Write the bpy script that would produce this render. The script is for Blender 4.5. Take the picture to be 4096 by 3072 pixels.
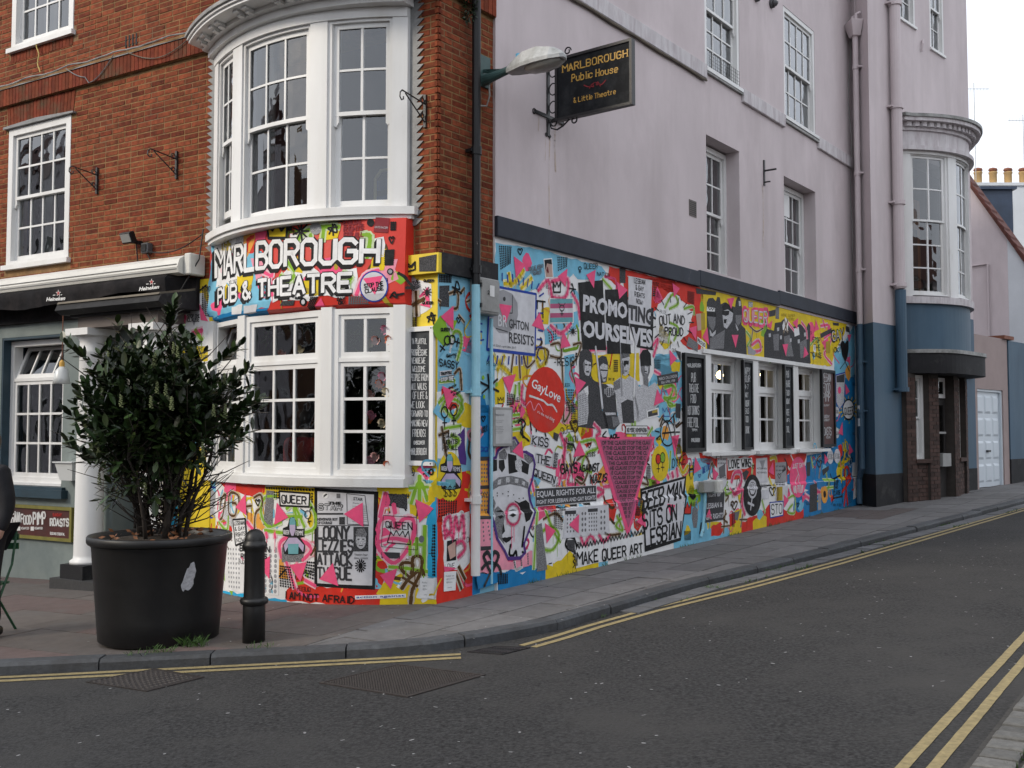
import bpy, bmesh, math, random
from mathutils import Vector, Matrix, geometry
random.seed(7)
R = math.radians
for o in list(bpy.data.objects): bpy.data.objects.remove(o)
scene = bpy.context.scene
col = scene.collection

# ------------------------------------------------------------------ camera
FPX, CX, CY, CAM_H = 4025.0, 2048.0, 1536.0, 1.6       # calibrated on the wall heights
PITCH = math.atan(195 / FPX)
cd = bpy.data.cameras.new('camera'); cam = bpy.data.objects.new('camera', cd); col.objects.link(cam)
cd.sensor_width = 36; cd.lens = FPX / 4096 * 36; cd.clip_end = 2000; cd.clip_start = .05
cam.location = (0, 0, CAM_H); cam.rotation_euler = (math.pi / 2 + PITCH, 0, 0)
scene.camera = cam

# ------------------------------------------------------------------ light
SUN_EL, SUN_AZ = 30, 205            # azimuth of the sun, degrees from +X, anticlockwise
world = bpy.data.worlds.new('World'); scene.world = world; world.use_nodes = True
wn = world.node_tree.nodes; wl = world.node_tree.links; wn.clear()
wo = wn.new('ShaderNodeOutputWorld'); wb = wn.new('ShaderNodeBackground')
sky = wn.new('ShaderNodeTexSky'); sky.sky_type = 'NISHITA'; sky.sun_disc = False
sky.sun_elevation = R(SUN_EL); sky.sun_rotation = R(90 - SUN_AZ)
sky.air_density = 1.0; sky.dust_density = 3.0; sky.ozone_density = 1.0
tc = wn.new('ShaderNodeTexCoord'); mp = wn.new('ShaderNodeMapping'); mp.inputs['Scale'].default_value = (1.0, 1.0, 2.2)
cn = wn.new('ShaderNodeTexNoise'); cn.inputs['Scale'].default_value = 2.2; cn.inputs['Detail'].default_value = 7; cn.inputs['Roughness'].default_value = .55
cr = wn.new('ShaderNodeValToRGB'); cr.color_ramp.elements[0].position = .22; cr.color_ramp.elements[0].color = (.72, .72, .72, 1)
cr.color_ramp.elements[1].position = .62; cr.color_ramp.elements[1].color = (1, 1, 1, 1)
mx = wn.new('ShaderNodeMix'); mx.data_type = 'RGBA'
mx.inputs[7].default_value = (8.6, 9.0, 9.7, 1)          # cloud layer over the clear sky
wl.new(tc.outputs['Generated'], mp.inputs[0]); wl.new(mp.outputs[0], cn.inputs['Vector']); wl.new(cn.outputs['Fac'], cr.inputs[0])
wl.new(cr.outputs[0], mx.inputs[0]); wl.new(sky.outputs[0], mx.inputs[6])
wl.new(mx.outputs[2], wb.inputs[0]); wb.inputs[1].default_value = .1
wl.new(wb.outputs[0], wo.inputs[0])
sd = bpy.data.lights.new('sun', 'SUN'); sun = bpy.data.objects.new('sun', sd); col.objects.link(sun)
sd.energy = 1.5; sd.angle = R(14); sd.color = (1.0, .9, .76)
ts = Vector((math.cos(R(SUN_EL)) * math.cos(R(SUN_AZ)), math.cos(R(SUN_EL)) * math.sin(R(SUN_AZ)), math.sin(R(SUN_EL))))
sun.rotation_euler = ts.to_track_quat('Z', 'Y').to_euler(); sun.location = ts * 60
vs = scene.view_settings; vs.view_transform = 'Standard'; vs.look = 'None'; vs.exposure = 0.55; vs.gamma = 1; vs.use_curve_mapping = False
cy = scene.cycles; cy.max_bounces = 5; cy.diffuse_bounces = 2; cy.glossy_bounces = 2; cy.transmission_bounces = 2; cy.transparent_max_bounces = 6; cy.caustics_reflective = False; cy.caustics_refractive = False

# ------------------------------------------------------------------ materials
MATS = {}
def mat(name, c, rough=.6, var=.12, scale=6.0, bump=0.0, bscale=60.0, spec=.5, metal=0.0, attr=False, dirt=None, dscale=1.2, dlo=.45, dhi=.7, c2=None, stretch=(1, 1, 1), trans=0.0, coat=0.0, streak=None):
    if name in MATS: return MATS[name]
    m = bpy.data.materials.new(name); m.use_nodes = True; MATS[name] = m
    n, l = m.node_tree.nodes, m.node_tree.links
    b = n['Principled BSDF']; b.inputs['Roughness'].default_value = rough; b.inputs['Metallic'].default_value = metal
    b.inputs['Specular IOR Level'].default_value = spec
    if coat: b.inputs['Coat Weight'].default_value = coat
    geo = n.new('ShaderNodeNewGeometry')
    vm = n.new('ShaderNodeMapping'); vm.inputs['Scale'].default_value = stretch; l.new(geo.outputs['Position'], vm.inputs[0])
    nz = n.new('ShaderNodeTexNoise'); nz.inputs['Scale'].default_value = scale; nz.inputs['Detail'].default_value = 6; nz.inputs['Roughness'].default_value = .6
    l.new(vm.outputs[0], nz.inputs['Vector'])
    rp = n.new('ShaderNodeValToRGB'); e = rp.color_ramp.elements
    a = [max(0, x * (1 - var)) for x in c]; d = [min(1, x * (1 + var)) for x in (c2 or c)]
    e[0].position = .3; e[1].position = .7; e[0].color = (*a, 1); e[1].color = (*d, 1)
    l.new(nz.outputs['Fac'], rp.inputs[0]); out = rp.outputs[0]
    if attr:
        at = n.new('ShaderNodeAttribute'); at.attribute_name = 'tint'
        mm = n.new('ShaderNodeMix'); mm.data_type = 'RGBA'; mm.blend_type = 'MULTIPLY'; mm.inputs[0].default_value = 1
        l.new(out, mm.inputs[6]); l.new(at.outputs['Color'], mm.inputs[7]); out = mm.outputs[2]
    if dirt:
        n2 = n.new('ShaderNodeTexNoise'); n2.inputs['Scale'].default_value = dscale; n2.inputs['Detail'].default_value = 8; n2.inputs['Roughness'].default_value = .7
        l.new(vm.outputs[0], n2.inputs['Vector'])
        r2 = n.new('ShaderNodeValToRGB'); r2.color_ramp.elements[0].position = dlo; r2.color_ramp.elements[1].position = dhi
        r2.color_ramp.elements[0].color = (0, 0, 0, 1); r2.color_ramp.elements[1].color = (1, 1, 1, 1)
        l.new(n2.outputs['Fac'], r2.inputs[0])
        md = n.new('ShaderNodeMix'); md.data_type = 'RGBA'; md.inputs[7].default_value = (*dirt, 1)
        l.new(r2.outputs[0], md.inputs[0]); l.new(out, md.inputs[6]); out = md.outputs[2]
    if streak:                         # rain runs: noise drawn out down the wall
        v2 = n.new('ShaderNodeMapping'); v2.inputs['Scale'].default_value = (1.7, 1.7, .2); l.new(geo.outputs['Position'], v2.inputs[0])
        n4 = n.new('ShaderNodeTexNoise'); n4.inputs['Scale'].default_value = 1.5; n4.inputs['Detail'].default_value = 5; n4.inputs['Roughness'].default_value = .55; l.new(v2.outputs[0], n4.inputs['Vector'])
        r4 = n.new('ShaderNodeValToRGB'); r4.color_ramp.elements[0].position = .5; r4.color_ramp.elements[1].position = .78; r4.color_ramp.elements[0].color = (0, 0, 0, 1); r4.color_ramp.elements[1].color = (streak[3],) * 3 + (1,); l.new(n4.outputs['Fac'], r4.inputs[0])
        m4 = n.new('ShaderNodeMix'); m4.data_type = 'RGBA'; m4.inputs[7].default_value = (*streak[:3], 1); l.new(r4.outputs[0], m4.inputs[0]); l.new(out, m4.inputs[6]); out = m4.outputs[2]
    l.new(out, b.inputs['Base Color'])
    if bump:
        n3 = n.new('ShaderNodeTexNoise'); n3.inputs['Scale'].default_value = bscale; n3.inputs['Detail'].default_value = 5
        l.new(vm.outputs[0], n3.inputs['Vector'])
        bp = n.new('ShaderNodeBump'); bp.inputs['Strength'].default_value = bump; bp.inputs['Distance'].default_value = .01
        l.new(n3.outputs['Fac'], bp.inputs['Height']); l.new(bp.outputs[0], b.inputs['Normal'])
    return m
def emis(name, c, s):
    if name in MATS: return MATS[name]
    m = bpy.data.materials.new(name); m.use_nodes = True; MATS[name] = m
    b = m.node_tree.nodes['Principled BSDF']; b.inputs['Base Color'].default_value = (*c, 1)
    b.inputs['Emission Color'].default_value = (*c, 1); b.inputs['Emission Strength'].default_value = s
    return m
def glass_mat(name, tint=(.85, .9, .9), ior=1.5, wob=.02, boost=0.0):
    m = bpy.data.materials.new(name); m.use_nodes = True; MATS[name] = m
    n, l = m.node_tree.nodes, m.node_tree.links; n.clear()
    o = n.new('ShaderNodeOutputMaterial'); mixs = n.new('ShaderNodeMixShader'); t = n.new('ShaderNodeBsdfTransparent'); g = n.new('ShaderNodeBsdfGlossy')
    t.inputs[0].default_value = (*tint, 1); g.inputs['Roughness'].default_value = .015; g.inputs[0].default_value = (.95, .97, 1, 1)
    f = n.new('ShaderNodeFresnel'); f.inputs[0].default_value = ior
    ad = n.new('ShaderNodeMath'); ad.operation = 'MULTIPLY_ADD'; ad.inputs[1].default_value = 1.8; ad.inputs[2].default_value = boost; ad.use_clamp = True   # two faces of the pane
    nz = n.new('ShaderNodeTexNoise'); nz.inputs['Scale'].default_value = 3.5; nz.inputs['Detail'].default_value = 1
    ge = n.new('ShaderNodeNewGeometry'); l.new(ge.outputs['Position'], nz.inputs['Vector'])
    bp = n.new('ShaderNodeBump'); bp.inputs['Strength'].default_value = wob; bp.inputs['Distance'].default_value = .25; l.new(nz.outputs['Fac'], bp.inputs['Height'])
    l.new(bp.outputs[0], g.inputs['Normal']); l.new(f.outputs[0], ad.inputs[0]); l.new(ad.outputs[0], mixs.inputs[0]); l.new(t.outputs[0], mixs.inputs[1]); l.new(g.outputs[0], mixs.inputs[2]); l.new(mixs.outputs[0], o.inputs[0])
    return m
M = dict(
    white=mat('white_gloss_paint', (.76, .76, .75), .4, .05, 3, streak=(.5, .46, .40, .4), bump=.05, bscale=40, dirt=(.5, .47, .42), dscale=2.5, dlo=.62, dhi=.85, stretch=(1, 1, .35)),
    whitewall=mat('white_wall_paint', (.82, .82, .82), .6, .06, 3, bump=.12, bscale=30, dirt=(.55, .54, .52), dscale=2, dlo=.6, dhi=.9),
    brick=mat('red_brick', (.168, .041, .017), .85, .34, 14, bump=.5, bscale=80, attr=True, spec=.2, c2=(.215, .052, .022), dirt=(.05, .035, .03), dscale=5, dlo=.66, dhi=.74),
    mortar=mat('mortar', (.245, .14, .058), .95, .3, 9, bump=.4, bscale=120, dirt=(.16, .1, .07), dscale=2, dlo=.5, dhi=.75),
    soldier=mat('soldier_brick', (.19, .04, .018), .85, .3, 12, bump=.4, spec=.2, attr=True, dirt=(.07, .06, .035), dscale=3, dlo=.52, dhi=.7),
    mauve=mat('mauve_render', (.61, .535, .545), .8, .07, 1.2, bump=.45, bscale=5, streak=(.45, .39, .39, .5), dirt=(.52, .45, .458), dscale=1.1, dlo=.45, dhi=.75, stretch=(1, 1, .5)),
    stonewhite=mat('weathered_white_stone', (.6, .57, .58), .75, .1, 5, bump=.2, dirt=(.36, .3, .32), dscale=4, dlo=.45, dhi=.75, stretch=(2.2, 2.2, .4)),
    lead=mat('lead_sheet', (.30, .30, .29), .55, .3, 9, bump=.3, bscale=25, dirt=(.12, .12, .11), dscale=4),
    leadlt=mat('pale_lead', (.19, .193, .195), .5, .25, 12, bump=.2),
    band=mat('slate_band_paint', (.030, .036, .050), .6, .2, 3, bump=.1, spec=.25, dirt=(.1, .1, .11), dscale=3, dlo=.62, dhi=.8),
    black=mat('black_gloss_paint', (.011, .011, .012), .4, .3, 8, spec=.3, dirt=(.3, .26, .23), dscale=7, dlo=.68, dhi=.7, stretch=(1, 1, .5)),
    iron=mat('black_iron', (.017, .016, .017), .45, .3, 20, bump=.2, dirt=(.12, .06, .03), dscale=9, dlo=.68, dhi=.78),
    green=mat('grey_green_render', (.20, .235, .225), .7, .12, 1.5, bump=.3, bscale=12, dirt=(.13, .165, .17), dscale=1.1),
    teal=mat('dark_teal_paint', (.018, .045, .065), .5, .2, 4, bump=.1),
    blue=mat('petrol_blue_paint', (.046, .096, .148), .6, .15, 1.3, bump=.2, bscale=8, streak=(.10, .16, .21, .45), dirt=(.06, .115, .165), dscale=1.2, stretch=(1, 1, .5)),
    plinth=mat('black_plinth_paint', (.018, .018, .02), .7, .25, 4, bump=.2, spec=.25, dirt=(.07, .068, .066), dscale=3, dlo=.55, dhi=.8),
    asphalt=mat('asphalt', (.013, .0128, .0128), .9, .3, 42, bump=1.0, bscale=60, spec=.25, c2=(.05, .049, .049), dirt=(.054, .052, .050), dscale=.5, dlo=.46, dhi=.66),
    slab=mat('paving_stone', (.145, .143, .146), .85, .16, 9, bump=.35, bscale=90, attr=True, dirt=(.11, .105, .1), dscale=3, dlo=.52, dhi=.75),
    kerb=mat('kerb_granite', (.058, .062, .068), .75, .25, 22, bump=.4, bscale=60, attr=True, dirt=(.04, .04, .042), dscale=3),
    joint=mat('sand_joint', (.05, .047, .043), .95, .3, 30, bump=.3),
    sett=mat('granite_sett', (.125, .122, .118), .8, .25, 25, bump=.5, bscale=70, attr=True, dirt=(.11, .11, .105), dscale=6),
    yellow=mat('worn_yellow_paint', (.29, .23, .11), .75, .28, 25, bump=.4, bscale=150, dirt=(.14, .12, .07), dscale=16, dlo=.6, dhi=.72),
    rust=mat('rusty_iron_cover', (.030, .024, .022), .6, .3, 25, bump=.3, bscale=90),
    plastic=mat('black_plastic', (.007, .007, .0075), .45, .3, 3, bump=.08, bscale=25, dirt=(.018, .017, .017), dscale=2.5, dlo=.5, dhi=.8),
    soil=mat('potting_soil', (.035, .024, .016), .95, .5, 30, bump=1, bscale=60),
    leaf=mat('glossy_leaf', (.013, .026, .009), .36, .35, 9, attr=True, spec=.4),
    leafdry=mat('dead_leaf', (.16, .06, .02), .7, .4, 20),
    bark=mat('shrub_bark', (.028, .021, .016), .85, .4, 20, bump=.5),
    bloom=mat('green_flower_spike', (.16, .19, .08), .7, .3, 30),
    weed=mat('weed_green', (.05, .11, .02), .6, .4, 14, attr=True),
    awnw=mat('awning_cassette_white', (.62, .61, .57), .45, .1, 2, dirt=(.38, .37, .33), dscale=3, dlo=.55, dhi=.8, stretch=(1, 1, 3)),
    fabric=mat('black_awning_fabric', (.012, .0115, .013), .9, .3, 5, bump=.3, spec=.15, bscale=9, dirt=(.035, .03, .03), dscale=2),
    timber=mat('weathered_timber', (.17, .145, .11), .85, .25, 12, bump=.4, dirt=(.07, .06, .05), dscale=6),
    frieze=mat('grey_brown_frieze', (.125, .105, .095), .7, .15, 4, bump=.1),
    grey=mat('grey_metal', (.33, .33, .32), .5, .1, 8, dirt=(.2, .2, .19), dscale=4),
    lampgrey=mat('galvanised_lamp', (.43, .44, .44), .5, .12, 12, dirt=(.25, .26, .25), dscale=8, bump=.1),
    lampgreen=mat('green_arm_paint', (.045, .095, .09), .5, .15, 8),
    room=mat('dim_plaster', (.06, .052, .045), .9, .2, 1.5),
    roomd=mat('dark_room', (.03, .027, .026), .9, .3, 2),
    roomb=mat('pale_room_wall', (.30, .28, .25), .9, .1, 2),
    board=mat('chalkboard_black', (.009, .010, .012), .7, .3, 6, spec=.2, dirt=(.035, .037, .04), dscale=5),
    boardgrey=mat('chalkboard_grey', (.035, .038, .042), .8, .2, 6, spec=.2, dirt=(.075, .08, .085), dscale=5),
    chalk=mat('chalk', (.55, .56, .57), .9, .2, 40),
    gold=mat('gold_lettering', (.62, .36, .07), .5, .1, 10),
    dred=mat('dark_red_paint', (.25, .012, .02), .6, .2, 10),
    ochre=mat('yellow_olive_frame', (.19, .17, .035), .5, .2, 6),
    maroon=mat('maroon_print', (.09, .018, .014), .5, .5, 5, dirt=(.02, .016, .016), dscale=2.5),
    red=mat('red_enamel', (.42, .03, .025), .4, .1, 5),
    metalg=mat('green_chair_paint', (.02, .10, .045), .45, .15, 8),
    clay=mat('buff_chimney_clay', (.42, .27, .11), .8, .15, 6, dirt=(.25, .17, .09), dscale=3),
    terra=mat('red_clay', (.22, .085, .05), .8, .2, 8),
    tile=mat('roof_tile', (.12, .045, .035), .85, .3, 10, bump=.3, attr=True),
    dormer=mat('dark_blue_lead', (.035, .055, .095), .5, .2, 3),
    fwhite=mat('far_white_render', (.62, .65, .68), .7, .05, 2),
    skin=mat('skin', (.45, .26, .19), .5, .08, 8),
    hair=mat('brown_hair', (.05, .028, .015), .5, .3, 40, stretch=(1, 1, .1)),
    redtop=mat('red_jersey', (.36, .02, .018), .85, .2, 12, bump=.2),
    coat=mat('dark_coat', (.012, .012, .015), .85, .3, 12, bump=.3),
    trouser=mat('dark_trousers', (.014, .014, .018), .9, .3, 10),
    clear=mat('frosted_plastic', (.6, .62, .62), .3, .05, 3),
    pinkstone=mat('pinkish_render', (.36, .28, .265), .8, .08, 2, bump=.15),
    gdoor=mat('white_steel_door', (.63, .69, .74), .4, .03, 2),
    doorbrick=mat('brown_brick', (.062, .034, .027), .85, .35, 8, bump=.4, attr=True),
    darkmort=mat('dark_mortar', (.05, .042, .037), .95, .2, 8),
    ply=mat('plywood', (.30, .16, .075), .7, .25, 5, stretch=(1, 1, .15)),
    curtain=mat('grey_curtain', (.36, .36, .35), .9, .15, 6, stretch=(6, 6, .3)),
)
GLASS = glass_mat('old_window_glass', (.82, .86, .86), 1.52, .03)
GLASSB = glass_mat('first_floor_glass', (.72, .76, .76), 1.52, .04, .05)

# ------------------------------------------------------------------ geometry helpers
class Frame:
    """a wall: s metres along it, z up, o metres out of it; bow(s) bulges it"""
    def __init__(s, o, d, n, bow=None): s.o, s.d, s.n, s.bow = Vector(o), Vector(d).normalized(), Vector(n).normalized(), bow
    def P(f, s, z, o=0.0):
        b = f.bow(s) if f.bow else 0.0
        return Vector((f.o.x + f.d.x * s + f.n.x * (o + b), f.o.y + f.d.y * s + f.n.y * (o + b), z))
    def bowed(f, fn): return Frame(f.o, f.d, f.n, fn)
dS = Vector((3082, 4030, 0)).normalized(); dF = Vector((-6798, 4030, 0)).normalized()
nS = Vector((dS.y, -dS.x, 0)); nF = Vector((-dF.y, dF.x, 0))
C0 = Vector((-.7052, 9.4873, 0))
FS = Frame(C0, dS, nS); FF = Frame(C0, dF, nF)
H0 = C0 + dS * 11.25 + nS * .5; dH = (dS + nS * .134).normalized(); nH = Vector((dH.y, -dH.x, 0)); FH = Frame(H0, dH, nH)
def gz(x, y):
    x = max(-30, min(30, x)); return .0388 * (x - C0.x) - .0013 * (max(-30, min(40, y)) - C0.y)
ORG = {}
class MB:
    def __init__(s): s.v, s.f, s.t = [], [], None
    def vert(s, p): s.v.append(Vector(p)); return len(s.v) - 1
    def poly(s, pts): i = len(s.v); s.v += [Vector(p) for p in pts]; s.f.append(tuple(range(i, i + len(pts)))); return s
    def hexa(s, p):
        i = len(s.v); s.v += [Vector(q) for q in p]
        s.f += [tuple(i + k for k in q) for q in ((0, 1, 2, 3), (4, 7, 6, 5), (0, 4, 5, 1), (1, 5, 6, 2), (2, 6, 7, 3), (3, 7, 4, 0))]; return s
    def box(s, fr, s0, s1, z0, z1, o0, o1, n=1):
        for k in range(n):
            a = s0 + (s1 - s0) * k / n; b = s0 + (s1 - s0) * (k + 1) / n
            s.hexa([fr.P(a, z0, o0), fr.P(b, z0, o0), fr.P(b, z1, o0), fr.P(a, z1, o0), fr.P(a, z0, o1), fr.P(b, z0, o1), fr.P(b, z1, o1), fr.P(a, z1, o1)])
        return s
    def cube(s, c, size, rot=0.0, tilt=None):
        m = Matrix.Rotation(rot, 3, 'Z')
        if tilt: m = m @ tilt
        h = [x / 2 for x in size]; q = [Vector(c) + m @ Vector((x * h[0], y * h[1], z * h[2])) for z in (-1, 1) for x, y in ((-1, -1), (1, -1), (1, 1), (-1, 1))]
        return s.hexa(q)
    def prism(s, fr, pts, o0, o1):
        n = len(pts); i = len(s.v); s.v += [fr.P(a, z, o0) for a, z in pts] + [fr.P(a, z, o1) for a, z in pts]
        s.f.append(tuple(i + k for k in range(n))); s.f.append(tuple(i + n + k for k in reversed(range(n))))
        for k in range(n): s.f.append((i + k, i + (k + 1) % n, i + n + (k + 1) % n, i + n + k))
        return s
    def tube(s, pts, r, seg=8, cap=True):
        pts = [Vector(p) for p in pts]; n = len(pts); rr = r if isinstance(r, (list, tuple)) else [r] * n; base = len(s.v); up = None
        for k in range(n):
            t = (pts[min(k + 1, n - 1)] - pts[max(k - 1, 0)]); t = t.normalized() if t.length > 1e-9 else Vector((0, 0, 1))
            if up is None: up = Vector((0, 0, 1)) if abs(t.z) < .9 else Vector((1, 0, 0))
            x = t.cross(up)
            if x.length < 1e-6: x = t.orthogonal()
            x.normalize(); y = x.cross(t).normalized(); up = y
            for j in range(seg):
                a = 2 * math.pi * j / seg; s.v.append(pts[k] + (x * math.cos(a) + y * math.sin(a)) * rr[k])
        for k in range(n - 1):
            for j in range(seg): s.f.append((base + k * seg + j, base + k * seg + (j + 1) % seg, base + (k + 1) * seg + (j + 1) % seg, base + (k + 1) * seg + j))
        if cap: s.f.append(tuple(base + j for j in reversed(range(seg)))); s.f.append(tuple(base + (n - 1) * seg + j for j in range(seg)))
        return s
    def lathe(s, c, prof, seg=32, sx=1.0, sy=1.0, rot=0.0):
        base = len(s.v); c = Vector(c)
        for r, z in prof:
            for j in range(seg):
                a = 2 * math.pi * j / seg; x, y = r * sx * math.cos(a), r * sy * math.sin(a)
                s.v.append(c + Vector((x * math.cos(rot) - y * math.sin(rot), x * math.sin(rot) + y * math.cos(rot), z)))
        for k in range(len(prof) - 1):
            for j in range(seg): s.f.append((base + k * seg + j, base + k * seg + (j + 1) % seg, base + (k + 1) * seg + (j + 1) % seg, base + (k + 1) * seg + j))
        if prof[0][0] > 1e-6: s.f.append(tuple(base + j for j in reversed(range(seg))))
        if prof[-1][0] > 1e-6: s.f.append(tuple(base + (len(prof) - 1) * seg + j for j in range(seg)))
        return s
    def add(s, o):
        i = len(s.v); s.v += o.v; s.f += [tuple(i + k for k in f) for f in o.f]; return s
def link_mesh(name, me, parent): 
    o = bpy.data.objects.new(name, me); col.objects.link(o); o.parent = parent; return o
def obj(name, mb, m, parent=None, smooth=False, bevel=0.0, tint=None, recalc=True, kind=None):
    if parent is not None: org = ORG[parent.name]
    else:
        xs = [v.x for v in mb.v]; ys = [v.y for v in mb.v]; zs = [v.z for v in mb.v]
        org = Vector(((min(xs) + max(xs)) / 2, (min(ys) + max(ys)) / 2, min(zs)))
    me = bpy.data.meshes.new(name); me.from_pydata([v - org for v in mb.v], [], mb.f); me.update()
    if tint is not None:
        at = me.attributes.new('tint', 'FLOAT_COLOR', 'FACE')
        for k, p in enumerate(me.polygons): at.data[k].color = (*(tint[k] if isinstance(tint, list) else tint), 1)
    if recalc or bevel:
        b = bmesh.new(); b.from_mesh(me); 
        if recalc: bmesh.ops.recalc_face_normals(b, faces=b.faces)
        if bevel: bmesh.ops.bevel(b, geom=list(b.edges), offset=bevel, segments=1, affect='EDGES', clamp_overlap=True)
        b.to_mesh(me); b.free()
    if smooth: me.shade_smooth() if smooth is True else me.shade_smooth()
    me.materials.append(m); o = link_mesh(name, me, parent); ORG[o.name] = org
    if parent is None: o.location = org
    if kind: o['kind'] = kind
    if smooth and smooth != True: pass
    return o
def tag(o, label, cat, group=None):
    o['label'] = label; o['category'] = cat
    if group: o['group'] = group
    return o
def thing(name, label, cat, loc, group=None):
    o = bpy.data.objects.new(name, None); col.objects.link(o); o.location = loc; o.empty_display_size = .1; ORG[o.name] = Vector(loc)
    return tag(o, label, cat, group)
def struct(o): o['kind'] = 'structure'; return o
def sroot(name, loc=(0, 0, 0)):
    o = bpy.data.objects.new(name, None); col.objects.link(o); o.location = loc; ORG[o.name] = Vector(loc); o['kind'] = 'structure'; return o
def inst(name, me, loc, rotz, parent, scale=(1, 1, 1)):
    o = bpy.data.objects.new(name, me); col.objects.link(o); o.parent = parent; o.location = Vector(loc) - ORG[parent.name]; o.rotation_euler = (0, 0, rotz); o.scale = scale; return o
def zang(d): return math.atan2(d.y, d.x)
def clip(poly, a, n):                                   # keep the side where (p-a).n >= 0
    out = []
    for i in range(len(poly)):
        p, q = poly[i], poly[(i + 1) % len(poly)]; dp, dq = (p[0] - a[0]) * n[0] + (p[1] - a[1]) * n[1], (q[0] - a[0]) * n[0] + (q[1] - a[1]) * n[1]
        if dp >= 0: out.append(p)
        if (dp >= 0) != (dq >= 0): t = dp / (dp - dq); out.append((p[0] + (q[0] - p[0]) * t, p[1] + (q[1] - p[1]) * t))
    return out
def wall_cells(mb, fr, s0, s1, z0, z1, ops, o0, o1, n=1):
    ss = sorted({s0, s1, *[x for a in ops for x in a[:2] if s0 < x < s1]}); zz = sorted({z0, z1, *[x for a in ops for x in a[2:4] if z0 < x < z1]})
    for a, b in zip(ss, ss[1:]):
        for c, d in zip(zz, zz[1:]):
            m, k = (a + b) / 2, (c + d) / 2
            if any(p[0] < m < p[1] and p[2] < k < p[3] for p in ops): continue
            mb.box(fr, a, b, c, d, o0, o1, n)
    return mb
def room(parent, fr, s0, s1, z0, z1, o, depth, m, name='room'):
    p = [fr.P(a, z, oo) for oo in (o, o - depth) for a, z in ((s0, z0), (s1, z0), (s1, z1), (s0, z1))]
    b = MB(); b.v = p; b.f = [(4, 5, 6, 7), (0, 1, 5, 4), (1, 2, 6, 5), (2, 3, 7, 6), (3, 0, 4, 7)]
    return obj(name, b, m, parent, recalc=False)
def pane_mb(fr, q, n=1):
    """one sheet of glass whose normal looks out of the wall"""
    b = MB(); (a, z0, o0), (c, _, _), (_, z1, o1), _ = q; flip = fr.d.cross(Vector((0, 0, 1))).dot(fr.n) < 0
    for k in range(n):
        x, y = a + (c - a) * k / n, a + (c - a) * (k + 1) / n; p = [fr.P(x, z0, o0), fr.P(y, z0, o0), fr.P(y, z1, o1), fr.P(x, z1, o1)]; b.poly(p[::-1] if flip else p)
    return b
def sash(parent, fr, s0, s1, z0, z1, o, cols, rt, rb, zm=None, fw=.07, st=.05, bar=.02, n=1, glass=None, sill=None, dep=.12, lift=0.0, label=None, horns=True, name='window', stag=.035):
    """box frame, two sliding sashes with glazing bars; every pane a piece of its own"""
    w = MB(); g = glass or GLASS
    w.box(fr, s0, s0 + fw, z0, z1, o - dep, o, max(1, n // 4)).box(fr, s1 - fw, s1, z0, z1, o - dep, o, max(1, n // 4)).box(fr, s0 + fw, s1 - fw, z1 - fw, z1, o - dep, o, n).box(fr, s0 + fw, s1 - fw, z0, z0 + fw * .6, o - dep, o, n)
    a, b, c, d = s0 + fw, s1 - fw, z0 + fw * .6, z1 - fw; zm = zm or (c + d) / 2; panes = []
    for k, (lo, hi, rows, oo) in enumerate(((zm - .02, d, rt, o - .035), (c + lift, zm + .02 + lift, rb, o - .035 - stag))):
        if rows == 0: continue
        br = .07 if k else .04; tr = .04 if k else .05
        w.box(fr, a, a + st, lo, hi, oo - .035, oo).box(fr, b - st, b, lo, hi, oo - .035, oo).box(fr, a + st, b - st, lo, lo + br, oo - .035, oo, n).box(fr, a + st, b - st, hi - tr, hi, oo - .035, oo, n)
        ga, gb, gc, gd = a + st, b - st, lo + br, hi - tr
        for i in range(1, cols): x = ga + (gb - ga) * i / cols; w.box(fr, x - bar / 2, x + bar / 2, gc, gd, oo - .03, oo - .004)
        for j in range(1, rows): z = gc + (gd - gc) * j / rows; w.box(fr, ga, gb, z - bar / 2, z + bar / 2, oo - .029, oo - .005, n)
        for i in range(cols):
            for j in range(rows):
                x0, x1 = ga + (gb - ga) * i / cols, ga + (gb - ga) * (i + 1) / cols; q0, q1 = gc + (gd - gc) * j / rows, gc + (gd - gc) * (j + 1) / rows
                panes.append(pane_mb(fr, [(x0, q0, oo - .018), (x1, q0, oo - .018), (x1, q1, oo - .018), (x0, q1, oo - .018)], 1 if n == 1 else 3))
        if k == 0 and horns:
            for x in (a, b - st): w.prism(fr, [(x, lo), (x + st, lo), (x + st, lo - .09), (x + st * .6, lo - .11), (x, lo - .06)], oo - .034, oo - .002)
    wo = obj(name, w, M['white'], parent)
    if label: wo['label'] = label
    for p in panes: obj('pane', p, g, wo, recalc=False)
    if sill: obj('sill', MB().box(fr, s0 - sill[0], s1 + sill[0], z0 - sill[1], z0, o - dep, o + sill[2], n), M['white'], wo)
    return wo
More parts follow.
